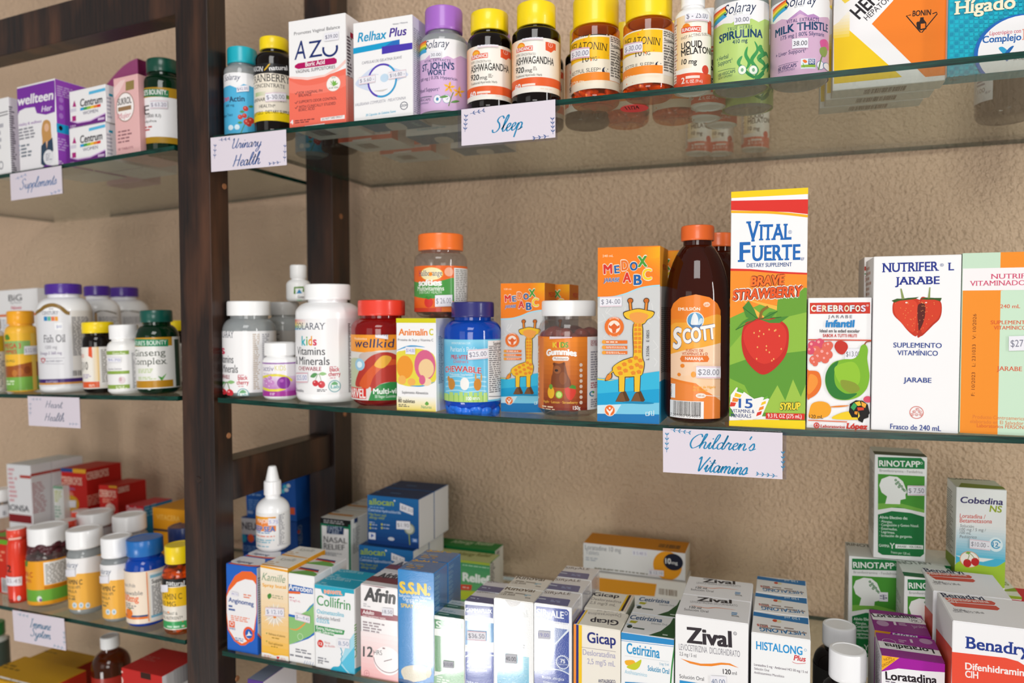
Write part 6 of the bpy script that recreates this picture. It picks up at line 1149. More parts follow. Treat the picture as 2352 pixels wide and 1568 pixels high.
for P, c in (([(370,1225),(395,1190),(420,1210),(395,1250)],'3aa05a'),([(400,1188),(440,1178),(450,1210),(425,1215)],'e6c23a'),([(450,1180),(490,1200),(480,1230),(455,1215)],'f0a83a'),([(420,1225),(470,1225),(470,1245),(425,1250)],'d8442a'),([(400,1255),(425,1255),(420,1280),(400,1275)],'e6922a'),([(430,1255),(440,1290),(425,1310)],'f0d04a')): f.p(P, c)
f.r(53,1318,345,1324,'e6602a'); f.ring(116,1360,22,22,7,'d8342a'); f.p([(104,1368),(116,1345),(128,1368)], 'd8342a'); f.t('Laboratorios', 145, 1374, 328, 20, 'd23a2e', .02, sf=1, it=.15); f.t('López', 338, 1382, 498, 38, 'd23a2e', .05, sf=1, it=.15); f.st(328,785,452,865,'$13.00',0,'77777e'); b.done()
b = Box('carton', 'white syrup carton with two red strawberries and navy serif lettering, middle shelf', MID, 546, 1206, 95, Y=.004, d=.058); f = b.f
f.t('NUTRIFER', 608, 212, 1035, 66, '22348c', .02, sf=1, y1=200); f.t('®', 1042, 170, 1070, 22, '5a6a9a'); f.t('L', 1100, 198, 1148, 56, '22348c', .02, sf=1); f.t('JARABE', 705, 306, 1040, 56, '22348c', .02, sf=1, y1=300)
f.p([(890,420),(960,408),(1040,425),(1056,490),(1040,560),(990,610),(930,670),(900,692),(870,680)], 'b8301c', 1); f.p([(895,440),(960,415),(1035,430),(1050,490),(1030,555),(980,600),(920,665),(900,640)], 'd23e24', 1)
f.p([(686,500),(692,440),(730,415),(790,408),(870,412),(920,445),(932,510),(920,580),(890,640),(868,688),(845,688),(800,650),(750,590),(700,540)], 'c8371f', 1); f.p([(700,500),(705,445),(780,420),(850,425),(875,480),(865,570),(845,660),(790,630),(720,550)], 'da452a', 1); f.p([(880,455),(925,450),(932,510),(918,585),(885,650),(878,600),(872,520)], '5a1f1a', 1)
rr = random.Random(3)
for i in range(70):
    x, y = rr.uniform(700,1040), rr.uniform(430,660); f.e(x,y,2.6,3.6,'f0a25a',6) if abs(x-870) < 175-(y-430)*.55 else None
f.p([(680,425),(720,410),(760,412),(800,405),(850,402),(885,398),(860,412),(800,420),(740,425),(700,440)], '3a5a24'); f.p([(890,412),(940,402),(1000,405),(1055,405),(1045,430),(1000,418),(940,418)], '3a5a24'); f.p([(744,335),(754,335),(776,412),(755,415)], '8a9a5a'); f.p([(962,325),(970,325),(968,405),(950,408)], '8a9a5a'); f.e(790,440,9,6,'f4dcd0'); f.e(938,440,8,5,'f4dcd0')
f.t('SUPLEMENTO', 692, 776, 1055, 36, '25408f', .012); f.t('VITAMÍNICO', 722, 834, 1026, 36, '25408f', .012); f.t('JARABE', 768, 1036, 978, 36, '25408f', .015); f.t('Frasco de 240 mL', 668, 1386, 1050, 38, '25408f', .015)
f.ring(866,1264,53,47,5,'d8685a'); 
for x, y, ch in ((872,1240,'F'),(848,1258,'E'),(890,1258,'R'),(832,1280,'S'),(866,1280,'O'),(900,1280,'N')): f.ring(x,y,14,10,3,'d8685a',n=12); f.t(ch, x-6, y+6, x+6, 11, 'd8685a', .01)
b.l.fine(480,180,530,400,6,'c8a8a0'); b.done()
nb = Box('carton', 'pale carton with a red and green corner print, half hidden behind the strawberry syrup carton', MID, 475, 900, 100, Y=b.Y+b.d+.003, d=.05, col='efe9e5', side='ece6e2'); nb.l.all('ece6e2'); nb.f.r(475,170,600,200,'c8564a'); nb.f.l([(475,225),(525,222),(525,400)], 10, '7aa87a'); nb.f.fine(480,240,520,290,4,'c89a94'); nb.done()
b = Box('carton', 'orange and mint green syrup carton at the picture\'s right edge, middle shelf', MID, 1213, 1850, 70, Y=.004, d=.055, col='c9e2c9', side='b8c8b8'); f = b.f
f.r(1213,70,1498,190,'c6e0c8'); f.r(1498,40,1900,185,'f2902a'); f.r(1213,185,1900,350,'f3eff0'); f.r(1213,350,1498,1500,'f2912c'); f.r(1498,350,1900,1500,'c9e4cb')
f.t('NUTRIFER', 1422, 262, 1775, 36, 'd0406a', .01, sf=1); f.t('VITAMINADO JARABE', 1264, 314, 1930, 36, 'd0406a', .01, sf=1); f.t('240 mL', 1494, 482, 1644, 28, 'd8562e', .012); f.t('SUPLEMENTO', 1422, 602, 1720, 28, 'd8562e', .015); f.t('VITAMÍNICO', 1445, 642, 1690, 28, 'd8562e', .015); f.t('JARABE', 1468, 950, 1658, 32, 'd8562e', .01, sf=1)
f.vt('F: 10/2023   L: 231033   V: 10/2026', 1302, 1140, 525, 26, '7a3a1a', -.012); f.t('Producto Centroamericano', 1288, 1308, 1720, 26, 'dd7a3a', .0); f.t('elaborado en El Salvador por', 1268, 1342, 1740, 26, 'dd7a3a', .0); f.t('Laboratorios FERSON', 1318, 1374, 1668, 26, 'dd6a34', .008); f.st(1556,692,1760,802,'$27.50',-6,'77778a'); b.done()
# ================================================================== wide bay, bottom shelf
FR(400,1000,2.761)
b = Box('carton', 'blue carton with a white and orange shield shape, beside the post, bottom shelf', BOT, 328, 522, 812, Y=.004, d=.045, col='2163c4', side='e6e6ea', top='2163c4', flap=1, bk=(400,762)); f = b.f
f.p([(332,1010),(345,960),(385,890),(430,860),(490,862),(522,890),(525,1120),(512,1240),(490,1300),(450,1330),(420,1330),(380,1300),(340,1230),(330,1120)], 'ee6a2c', 0); f.p([(334,1020),(350,985),(400,930),(450,910),(500,918),(520,945),(522,1120),(505,1230),(470,1300),(430,1318),(390,1295),(345,1225),(334,1120)], 'f1eff1')
f.t('Anginomeg', 345, 1052, 505, 28, '1d4a94', .03, y1=1082); f.fine(345,1068,400,1110,2,'3a5a9a'); f.fine(440,1000,505,1030,2,'e88a6a'); f.fine(360,1135,500,1170,3,'ee8a6a'); f.r(348,1172,385,1212,'ea6a44'); f.ring(366,1192,12,13,4,'f1eff1'); f.t('IMES', 350, 1226, 388, 11, '2a4a94', .02); f.ring(474,1260,36,48,13,'ee5a2c'); f.e(474,1256,24,30,'2a62b8'); f.p([(474,1238),(480,1255),(495,1266),(455,1270),(468,1258)], 'f1f1f4'); f.fine(385,1275,440,1300,2,'7a8ab8'); f.st(365,985,410,1010,'$8.75',10,'8a86b8')
b.t.p([(335,812),(380,800),(540,800),(560,830),(345,830)], 'ee6a2c'); b.t.p([(360,800),(420,768),(560,765),(560,820),(430,815)], 'eeedf0', 1); b.t.t('Anginomeg', 385, 800, 520, 14, '2a3a6a', .03, it=.2); r = b.r; r.p([(520,1250),(555,1290),(555,1420),(520,1420)], '2163c4'); r.p([(520,1238),(555,1280),(555,1292),(520,1252)], 'ee6a2c'); r.fine(530,900,548,1200,20,'8a8a94'); b.done(); A1 = b
a2 = dup(b.root, (0, b.d+.002, 0), 'blue carton behind the shield one, under the white nasal drop bottle', False)
b = Box('carton', 'slim yellow carton with a white daisy printed on it, bottom shelf near the post', BOT, 547, 720, 822, Y=.004, d=.04, col='f3c430', side='efe9dc', flap=1, bk=(605,752), top='f4efe6'); f = b.f
f.gall('f5eee0','f5b814',16); f.p([(540,820),(725,855),(725,868),(540,833)], 'eea41e', 0); f.t('Kamille', 556, 915, 706, 48, '7a9a7a', -.01, it=.35, y1=935); f.t('Spray bucal', 560, 955, 710, 20, 'eeaa2c', .025, y1=972); f.p([(592,1010),(610,1000),(618,1018),(605,1035),(595,1030)], '4a8a3c', 1); f.fine(622,1005,692,1032,2,'b8b090')
for a in range(26):
    an = radians(a*360/26); f.p([(638,1138),(638+46*cos(an-.1),1138+48*sin(an-.1)),(638+(66+8*(a%2))*cos(an),1138+(70+8*(a%2))*sin(an)),(638+46*cos(an+.1),1138+48*sin(an+.1))], 'f4f0ea' if a % 2 else 'dfd9d0')
f.e(638,1150,10,8,'ee8a2a'); f.st(582,1085,700,1140,'$ 12.10',8,'8a8aa8',1); f.t('Refresca el aliento', 600, 1262, 705, 14, '8a6a14', .0); f.t('Fácil aplicación', 600, 1320, 690, 14, '8a6a14', .0); f.p([(582,1252),(590,1248),(590,1258)], '4a8a3c'); f.p([(582,1302),(590,1298),(590,1308)], '4a8a3c'); f.fine(620,1275,690,1285,1,'a8821e'); f.fine(615,1330,680,1340,1,'a8821e')
f.p([(550,1372),(600,1380),(640,1395),(680,1392),(725,1400),(730,1440),(550,1420)], 'f4efe8'); f.p([(650,1398),(670,1402),(662,1418),(652,1412)], 'd8342c'); f.fine(570,1385,620,1405,2,'e0a090'); f.fine(675,1405,718,1422,2,'e0b0a8')
t = b.t; t.p([(545,818),(720,850),(725,840),(550,808)], 'eea41e'); t.t('Kamille', 660, 790, 760, 20, 'a8a89a', -.01, it=.3, y1=798); t.fine(600,790,700,815,2,'d8b890'); b.r.r(715,840,900,880,'eea41e'); b.done(copies=['second slim yellow carton behind the daisy one, only its top showing'])
b = Box('carton', 'white carton with green and blue swooshes, between the daisy and turquoise topped cartons', BOT, 722, 888, 872, Y=.004, d=.05, flap=1, bk=(812,812)); f = b.f
f.p([(727,940),(880,970),(880,1005),(727,990)], '2a6ab8', 0); f.t('Artroben', 727, 975, 875, 34, 'f3f3f6', .03, y1=998); f.p([(725,985),(800,990),(800,1005),(725,1000)], 'e8682c'); f.fine(730,1018,775,1030,1,'c8788a'); f.t('10 mg/5 mL', 735, 1048, 800, 13, 'd8607a', .0, y1=1058)
f.p([(728,1140),(770,1150),(835,1115),(860,1080),(885,1065),(890,1250),(830,1290),(730,1325)], '8ec27a', 0); f.p([(725,1130),(765,1138),(800,1155),(760,1152),(725,1145)], '2a6ac0'); f.p([(835,1115),(885,1060),(885,1072),(850,1110)], '3a8ac8'); f.p([(735,1325),(800,1300),(860,1270),(890,1245),(890,1262),(850,1288),(780,1312)], '2a6ac0', 0); f.l([(730,1222),(775,1230),(820,1200),(835,1180)], 9, 'ee9a4a', 1, 1); f.ring(800,1275,18,22,3,'c8e2bc'); f.fine(770,1345,885,1375,2,'8a8a92'); f.fine(735,1378,885,1398,1,'8a8a92'); f.st(770,1120,865,1165,'$----9.45',24,'8a8aa8',1); f.t('11/11', 822, 1448, 885, 24, '8aa0c8', -.01, it=.4)
t = b.t; t.p([(722,868),(800,845),(900,872),(888,908),(800,890)], '7ab55c', 1); t.p([(740,862),(770,846),(860,838),(900,850),(820,856)], 'e8e4e4'); t.p([(800,832),(920,852),(915,862),(795,842)], '2a3a7a'); t.p([(790,838),(915,860),(912,868),(786,846)], 'd8562c'); b.done(copies=['second white carton with a green swoosh lid, behind the first on the bottom shelf'])
b = Box('carton', 'white carton with a turquoise lid and a turquoise head profile, bottom shelf', BOT, 890, 1140, 942, Y=.003, d=.045, col='f2f2f4', side='f1f1f0', top='2ba8c4', flap=1, bk=(960,892)); f = b.f
f.p([(885,938),(1145,978),(1145,1005),(1085,996),(1080,1018),(985,1020),(940,1000),(930,972),(885,965)], '2ba8c4', 0); f.t('INFANTIL', 950, 1000, 1068, 22, 'f09a7a', .05, y1=1010, out='f2f2f2', ow=.04); f.t('Collifrin', 905, 1072, 1118, 62, '4a9a5c', .01, y1=1108); f.t('Oximetazolina', 905, 1125, 1078, 26, '8acbe0', .02, y1=1150); f.t('Solución Infantil', 908, 1160, 1052, 22, '7a7a84', .0, y1=1180); f.t('0.025%', 903, 1182, 985, 26, '8acbe0', .02, y1=1194)
f.p([(893,1200),(1082,1235),(1075,1262),(1020,1258),(1010,1270),(893,1242)], '3a9a54'); f.t('Extra Humectante', 903, 1226, 1068, 20, 'f2f6f2', .02, y1=1252); f.t('con Glicerina', 905, 1246, 1018, 18, 'f2f6f2', .02, y1=1264); f.e(928,1318,19,24,'d8342c'); f.t('12', 918, 1326, 940, 18, 'f6efee', .03); f.t('Horas', 955, 1316, 990, 15, 'e08a8a', .0); f.t('de Acción', 955, 1338, 1020, 15, 'e08a8a', .0, y1=1344); f.fine(912,1398,985,1430,2,'9a9aa2'); f.t('25 mL', 912, 1442, 945, 15, '5a5a62')
f.p([(1090,1330),(1150,1240),(1150,1560),(1100,1520),(1048,1465)], 'a8dcee', 0); f.p([(1150,1330),(1150,1540),(1090,1480),(1062,1440)], '5cc2e2'); f.p([(1055,1450),(1150,1560),(1150,1580),(985,1530),(988,1490),(1010,1470),(1042,1468)], '28aacb'); f.l([(1052,1310),(1055,1340),(1066,1372),(1060,1385),(1066,1400),(1058,1418),(1062,1440),(1045,1465),(1010,1468),(990,1490)], 5, '28aacb', 1); f.st(1040,1285,1115,1340,'8.50',8,'8a9ab8')
t = b.t; t.t('Collifrin', 950, 908, 1110, 17, 'bfe4ec', .0, y1=928); t.fine(900,920,1000,945,2,'8fd0de'); b.r.vt('Collifrin', 1158, 1400, 1190, 24, '6ab03a', .01); b.r.p([(1140,1480),(1185,1460),(1185,1560),(1140,1560)], '28aacb'); b.done(copies=['second turquoise lidded carton behind the head profile one'])
B = Bottle('nasal_dropper_bottle', 'white nose drop bottle with a tall nozzle cap, standing on the blue cartons', BOT, 517, 734, (563,675,282,372), 470, Yf=.044, body=plastic('f3f3f4', .28), z=A1.zt+.0009, bev=.009, shk=.8, ribs=40, capname='cap')
f = B.lab(495, 722, 'f2f1f0', x0=520); f.r(515,498,645,520,'f2a51c'); f.r(515,520,645,588,'f08a3c'); f.t('MAJOR', 532, 548, 598, 24, 'fbe6dc', .03); f.t('DEEP SEA', 500, 592, 640, 32, '2a6ab8', .04, out='f4e4da', ow=.03); f.fine(525,602,622,612,1,'3a8ac0'); f.fine(525,622,655,634,1,'ee8a6a'); f.fine(525,645,650,672,2,'8ac4d8'); f.fine(530,688,625,700,1,'8ac4d8'); f.fine(655,690,720,700,2,'a8a8b0'); f.fine(662,500,700,690,22,'8a8a92'); f.st(598,522,660,568,'5.75',0,'9a9ad0')
z0, z1 = B.zc1-B.z, B.zof(B.xm, 192)-B.z; B.parts.append(('nozzle', lathe('nozzle', [(B.rc*.80,z0-.0005),(B.rc*.78,z0+.001),(B.rc*.52,z0+(z1-z0)*.8),(B.rc*.46,z1-.001),(B.rc*.36,z1)], plastic('f1f1f2', .3), 40))); B.done()
# blue cartons seen through the frame, at the back of the left bay
b = Box('carton', 'lower of two navy blue cartons under the frame rail, behind the nose drop bottle', LB, 425, 775, 515, Y=.2, d=.05, col='1d4a94', side='1d4a94', top='1d3f80'); f = b.f; f.r(425,520,560,622,'c9ccd4'); f.t('NEUROBION', 432, 592, 700, 44, '3a3e4c', .03)
for x, c in ((440,'2fa0c8'),(487,'e8623a'),(530,'2fa0c8'),(575,'e8b03a')): f.e(x,650,20,26,c)
f.fine(430,690,560,730,3,'6a94d0'); b.r.vt('NEURO', 815, 680, 560, 26, '8a9ab8', .02); b.r.e(790,610,8,12,'d8563a'); b.done(); nz = b.zt
b = Box('carton', 'upper of two navy blue cartons under the frame rail, behind the nose drop bottle', LB, 447, 762, 225, Y=.2, d=.05, col='1f5ab0', side='1f5ab0', z=nz+.0004); f = b.f; f.fine(460,345,560,380,2,'8ab4e4'); f.fine(470,400,560,470,5,'6a9ad8'); f.r(690,255,760,275,'e8ecf2'); f.e(705,325,16,14,'4ac0dc'); f.e(725,318,12,12,'e8eef4'); f.e(690,352,12,14,'4ac0dc'); f.e(712,345,14,12,'e8eef4'); f.r(728,455,765,498,'e8623a'); f.t('100', 455, 492, 500, 18, 'b8d0ee', .02); b.done()
# behind the front row
FR(720,1080,3.213)
b = Box('carton', 'white and green nose spray carton with a black top, at the rear post, bottom shelf', BOT, 52, 274, 345, Y=.155, d=.04, side='eceeec', top='d8d4cc', bk=(130,275)); f = b.f; f.r(45,345,280,395,'1c1c1e'); f.fine(75,358,250,388,2,'a8a8aa'); f.l([(45,395),(280,430)], 14, '1f7a58'); f.r(45,400,62,640,'1f7a58'); f.r(258,400,282,800,'1f7a58'); f.p([(98,405),(225,420),(222,475),(98,465)], '20385e', 0); f.t('FAMILY', 104, 440, 215, 30, 'b8c4d8', .0, sf=1, y1=446); f.t('CARE', 112, 470, 190, 26, 'b8c4d8', .0, sf=1, y1=475); f.t('N', 75, 528, 108, 46, '33333a', .01); f.t('ASAL', 112, 530, 250, 38, '33333a', .01, y1=540); f.t('R', 76, 580, 105, 46, '33333a', .01); f.t('ELIEF', 108, 582, 232, 38, '33333a', .01, y1=588); f.fine(85,598,220,625,3,'8a8f98')
t = b.t; t.r(120,312,330,325,'c88a4a'); t.fine(110,290,280,305,1,'77757a'); r = b.r; r.r(270,340,300,640,'1f7a58') if 0 else r.l([(272,370),(272,700)], 10, '1f7a58'); r.p([(300,355),(326,345),(326,378),(300,392)], '2a4272'); r.fine(290,430,345,620,16,'9a9ea0'); b.done(copies=['second white and green nose spray carton behind the first','third white and green nose spray carton, rearmost at the wall'])
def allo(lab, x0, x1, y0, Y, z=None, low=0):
    b = Box('carton', lab, BOT, x0, x1, y0, Y=Y, d=.042, col='1f66ac', side='e9e9ec', top='1c3f6e', z=z); f = b.f; dx, dy = (x0-398, y0-180); X = lambda x: x+dx; Y_ = lambda y: y+dy
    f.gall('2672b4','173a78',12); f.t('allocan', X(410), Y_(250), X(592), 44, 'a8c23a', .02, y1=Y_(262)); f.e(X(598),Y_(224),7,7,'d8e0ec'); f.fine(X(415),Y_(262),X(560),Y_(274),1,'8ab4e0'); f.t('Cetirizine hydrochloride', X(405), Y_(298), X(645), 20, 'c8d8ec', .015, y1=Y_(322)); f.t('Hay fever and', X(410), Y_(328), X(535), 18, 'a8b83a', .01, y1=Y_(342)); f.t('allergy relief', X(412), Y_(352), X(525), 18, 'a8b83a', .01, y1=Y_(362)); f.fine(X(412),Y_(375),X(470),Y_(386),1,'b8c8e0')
    for x in (420,505):
        for y in (398,424): f.e(X(x),Y_(y),7,8,'c8c84a'); f.fine(X(x+12),Y_(y-5),X(x+70),Y_(y+7),1,'b8c8e0')
    f.e(X(708),Y_(432),40,42,'8a9484'); f.e(X(708),Y_(432),30,32,'c8c8b8'); f.l([(X(705),Y_(470)),(X(712),Y_(550))], 9, '8a9a5a'); f.r(X(408),Y_(455),X(458),Y_(505),'e2e6f0'); f.p([(X(425),Y_(465)),(X(448),Y_(480)),(X(425),Y_(496))], '3a5ab0'); f.e(X(574),Y_(505),24,13,'c8cdd8'); f.r(X(725),Y_(500),X(770),Y_(528),'4a7ac0'); f.t('30', X(735), Y_(524), X(760), 18, 'd8e2f0', .02)
    f.st(X(640),Y_(238),X(738),Y_(292),'$8.50',38,'9a9aa8'); 
    if not low: f.st(X(615),Y_(370),X(715),Y_(430),'$1.90',6,'8a8a98')
    b.t.fine(x0+20,y0-40,x0+200,y0-22,1,'4a74a8'); b.t.fine(x0+180,y0-20,x0+300,y0-8,1,'4a74a8'); return b
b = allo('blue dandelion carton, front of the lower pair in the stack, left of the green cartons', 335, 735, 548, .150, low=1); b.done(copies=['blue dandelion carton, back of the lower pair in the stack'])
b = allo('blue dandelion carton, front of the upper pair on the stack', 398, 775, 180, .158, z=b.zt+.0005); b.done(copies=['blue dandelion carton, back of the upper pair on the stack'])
b = Box('carton', 'green allergy carton at the wall, taller of two beside the blue dandelion stack', BOT, 864, 1340, 540, Y=.245, d=.03, col='1f7a3c', side='e6e4dc', top='2f8a3f'); f = b.f; f.band(606,660,'a8b83a'); f.t('Allergy Relief', 1010, 545, 1330, 34, 'c8d8b0', .0) if 0 else None; t = b.t; t.fine(900,510,1000,522,1,'b8c890'); t.t('Allergy Relief', 1010, 532, 1330, 22, 'c8d8b0', .02, it=.2, y1=556); b.r.bar(1350,600,1372,700,'3a3a3a',8); b.r.fine(1345,720,1375,800,6,'6a6a6a'); b.done()
b = Box('carton', 'shorter green allergy carton with big white lettering, behind the blue salt spray cartons', BOT, 830, 1302, 628, Y=.206, d=.035, col='4f9f66', side='e6e4dc', top='c4c88a'); f = b.f; f.gall('3f9460','6fb56e',10); f.band(628,645,'a8b83a'); f.t('Relief', 1100, 812, 1305, 58, 'f0f3ee', .05); f.fine(1100,690,1300,702,1,'b8dcc0'); f.p([(830,825),(1170,845),(1165,885),(830,870)], 'd8442c'); f.fine(1100,852,1160,868,1,'f0c8b8'); f.p([(830,875),(1302,895),(1302,960),(830,940)], 'c0cc2a'); b.t.t('Allergy Relief', 1050, 622, 1310, 22, '7a7a3a', .02, it=.2, y1=640); b.r.fine(1308,660,1340,840,10,'6a6a6a'); b.done()
# front row continued
b = Box('carton', 'white, dark red and pink nose spray carton with a clock dial, bottom shelf', BOT, 346, 620, 838, Y=.003, d=.05, col='f1edee', side='e8dede', top='f2eeee', flap=1, bk=(430,742), m='printed_gloss'); f = b.f
f.p([(340,810),(630,850),(630,866),(500,866),(340,838)], '7e2433'); f.t('Afrin', 372, 955, 608, 92, '231f22', .05, it=.15, y1=985); f.fine(368,975,430,1005,2,'c0bcc0'); f.p([(340,1015),(480,1040),(630,1075),(630,1115),(500,1100),(340,1070)], '8a2638', 0); f.t('Adulto', 362, 1056, 448, 28, 'f4e8e8', .03, it=.15, y1=1066); f.t('DESCONGESTIVO NASAL', 365, 1080, 536, 15, 'f0dcdc', .02, y1=1102)
f.fine(365,1105,540,1185,4,'9a8a90'); f.g(340,1180,630,1640,'f3e6e6','ee8f8f',14); f.e(545,1405,102,105,'f4eff0'); f.ring(545,1390,104,108,5,'7a3040',0,-180) if 0 else f.ring(545,1385,104,108,5,'7a3040',-175,-5); f.l([(520,1408),(580,1392)], 5, '5a3038'); f.r(510,1305,528,1315,'7a4a50'); f.t('12', 365, 1370, 440, 72, '241d20', .03, it=.12, y1=1376); f.t('HRS', 446, 1358, 508, 34, '3a3236', .0, y1=1362); f.ring(394,1496,20,24,3,'c87078'); f.l([(394,1480),(394,1512)], 3, 'c87078'); f.l([(380,1496),(408,1496)], 3, 'c87078'); f.st(508,1010,590,1065,'18.50',8,'8a8a9a')
t = b.t; t.p([(346,805),(620,845),(640,800),(375,770)], '7e2433'); t.t('Afrin', 462, 788, 625, 36, '2a2428', .05, it=.1, y1=800); b.done(copies=['second dark red lidded nose spray carton behind the clock dial one'])
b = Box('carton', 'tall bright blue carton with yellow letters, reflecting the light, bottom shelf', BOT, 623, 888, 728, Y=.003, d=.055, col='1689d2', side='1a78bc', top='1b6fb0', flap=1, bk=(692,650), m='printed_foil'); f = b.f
f.t('S.S.N.', 636, 900, 862, 78, 'f2ce2a', .06, y1=922); f.ring(857,868,10,12,3,'e8d890'); f.t('Solución Salina Normal', 632, 930, 868, 20, 'dcecf6', .02, y1=952); f.t('Cloruro de Sodio', 660, 956, 838, 20, 'dcecf6', .02, y1=970); f.t('0.9% p/v', 685, 975, 800, 18, 'dcecf6', .02); f.t('SPRAY NASAL', 646, 1008, 850, 28, 'f2ce2a', .03, y1=1028)
f.p([(650,1470),(700,1440),(800,1440),(850,1470),(830,1540),(700,1560),(660,1520)], 'e0d8c4', 1); f.p([(845,1440),(830,1410),(860,1425),(885,1432),(868,1460),(872,1500),(850,1530),(830,1510)], 'd8ccb0', 1); f.p([(620,1530),(700,1545),(790,1580),(888,1560),(888,1700),(620,1700)], '1a5a94')
t = b.t; t.t('S.S.N.', 725, 668, 918, 28, 'e8b43a', .05, it=.1, y1=680); t.fine(700,680,880,700,2,'a0b4c0'); t.fine(710,692,870,720,2,'c89a4a'); t.fine(680,718,760,730,1,'a0b4c0'); r = b.r
for i in range(9): r.fine(895,790+i*38,935,815+i*38,2,'7ab8dc')
b.done(copies=['second tall bright blue carton behind the one with the yellow letters'])
FR(840,1200,4.26)
b = Box('carton', 'small green and white foil carton in front of the tall blue one, bottom shelf', BOT, 665, 962, 908, Y=.003, d=.04, col='eef2ee', side='d8e0da', top='e6efee', flap=1, bk=(735,830), m='printed_foil'); f = b.f
f.p([(672,940),(955,985),(955,1040),(675,1035)], '2f8a4c', 0); f.t('S.S.N', 690, 1025, 930, 62, 'e6f0e8', .03, y1=1040); f.g(675,1100,962,1450,'3f8f50','dfeee2',10,1); f.p([(670,1480),(760,1445),(850,1440),(962,1400),(962,1440),(850,1475),(670,1510)], 'f1f4f1'); f.p([(668,1500),(800,1465),(962,1430),(962,1700),(668,1700)], '8fbf98'); f.fine(695,1490,820,1560,3,'e0f0e2'); f.st(760,1345,865,1412,'$10.00',10,'6a6a78',0,'b9bac2')
t = b.t; t.p([(662,905),(962,945),(962,912),(715,868)], '1f6a3a'); t.t('S.S.N', 765, 830, 940, 30, '2f4a56', .03, it=.1, y1=842); t.fine(760,848,940,866,2,'8ab0b8'); t.fine(720,878,900,895,1,'a8c8b4'); b.done(copies=['second small green and white carton behind the foil one'])
FR(1060,1200,4.26)
b = Box('carton', 'navy and white foil carton with a pink lined price sticker, bottom shelf', BOT, 30, 315, 768, Y=.003, d=.045, col='eef0f4', side='dfe2ea', top='eeeef2', flap=1, bk=(102,662), m='printed_foil'); f = b.f
f.p([(38,800),(310,822),(310,935),(38,905)], '22408f', 0); f.t('GAMMAFLUX', 40, 872, 300, 38, 'e9eef6', .02, y1=888); f.fine(45,925,300,945,1,'9ab0d0'); f.p([(38,955),(315,985),(315,1170),(110,1185),(38,1195)], '3f8cc4', 0); f.p([(38,1210),(90,1165),(130,1180),(80,1230),(60,1260)], 'e2ddd6'); f.p([(38,1260),(150,1250),(315,1270),(315,1700),(38,1700)], '2a4ba4', 0); f.l([(38,1310),(120,1285),(315,1300)], 12, 'e4eef6', 1)
for y, tx, x1 in ((1372,'Alivio rápido',270),(1408,'de los síntomas',290),(1444,'y congestión',250)): f.t(tx, 50, y, x1, 24, 'd9e4f4', .01, y1=y+12)
f.t('PARA ADULTOS', 50, 1565, 260, 22, 'd9e4f4', .02); f.st(60,1052,242,1145,'$36.50',12,'7a7a8a',1)
t = b.t; t.p([(30,765),(315,800),(340,745),(75,708)], '2a468c'); t.t('GAMMAFLUX', 142, 682, 330, 18, '4a4a56', .01, it=.1, y1=696); t.r(95,728,205,745,'d0d4de') if 0 else t.fine(95,728,205,742,1,'c8d0e0'); b.done(copies=['second navy and white carton behind the one with the pink lined sticker'])
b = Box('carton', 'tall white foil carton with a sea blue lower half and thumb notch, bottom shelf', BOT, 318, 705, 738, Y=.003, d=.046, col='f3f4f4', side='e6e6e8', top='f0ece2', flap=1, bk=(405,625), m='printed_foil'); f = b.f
f.t('Rinoval', 385, 915, 650, 66, 'dfe2e2', .02, y1=925); f.p([(435,742),(575,755),(560,800),(520,825),(480,818),(450,790)], 'c9c7c6', 1); f.fine(560,1180,640,1250,3,'b8bcc0'); f.g(348,1265,660,1640,'9fdaea','2aa0cc',12); rr = random.Random(2)
for i in range(40): x, y = rr.uniform(350,640), rr.uniform(1275,1560); f.l([(x,y),(x+rr.uniform(10,30),y+rr.uniform(-3,5))], 3, 'c4e9f2')
f.st(430,1280,545,1368,'40.00',8,'4a4a56',0,'c4c5cc'); t = b.t; t.t('Rinoval', 420, 652, 715, 34, '3a3632', .02, it=.1, y1=682); t.fine(430,668,690,684,1,'8a867c'); t.l([(385,680),(522,692),(520,715),(372,705),(385,680)], 2, '77736a'); t.t('120 dosis', 388, 702, 520, 18, '4a463f', .01, y1=712); t.fine(625,700,695,720,2,'5ab0d0'); t.t('SAVAL', 618, 738, 680, 10, '3a3a3a', .02); b.done(copies=['second white carton behind the thumb notch one'])
b = Box('carton', 'royal blue and white foil carton with a 75 seal, front of its row, bottom shelf', BOT, 712, 1078, 788, Y=.003, d=.046, col='f0f1f5', side='e2e2ea', top='efeeee', flap=1, bk=(775,650), m='printed_foil'); f = b.f
f.p([(730,815),(1030,848),(1052,870),(1052,985),(730,940)], '27459c', 0); f.t('SIRyALE', 738, 905, 1002, 66, 'f0f3f8', .03, y1=940); f.ring(1024,886,16,18,4,'e4e8f2'); f.t('Furoato 0.05%', 865, 980, 1042, 18, 'b0b6c8', .0, y1=1000); f.g(730,1000,1052,1430,'e8eef6','3a62b0',10,1); f.p([(1052,1060),(1052,1430),(860,1440),(930,1200),(1000,1100)], '2a4aa4', 0); f.p([(860,1240),(1052,1030),(1052,1060),(930,1180)], 'dfe8f2'); f.p([(712,1450),(850,1430),(960,1440),(1052,1490),(1052,1700),(712,1700)], '2a4aa4', 0); f.l([(840,1432),(960,1440),(1052,1480)], 10, 'dfe8f4', 1)
for a in range(24): f.p([(990+62*cos(a*pi/12-.09),1365+64*sin(a*pi/12-.09)),(990+72*cos(a*pi/12),1365+74*sin(a*pi/12)),(990+62*cos(a*pi/12+.09),1365+64*sin(a*pi/12+.09))], 'e4ebf4')
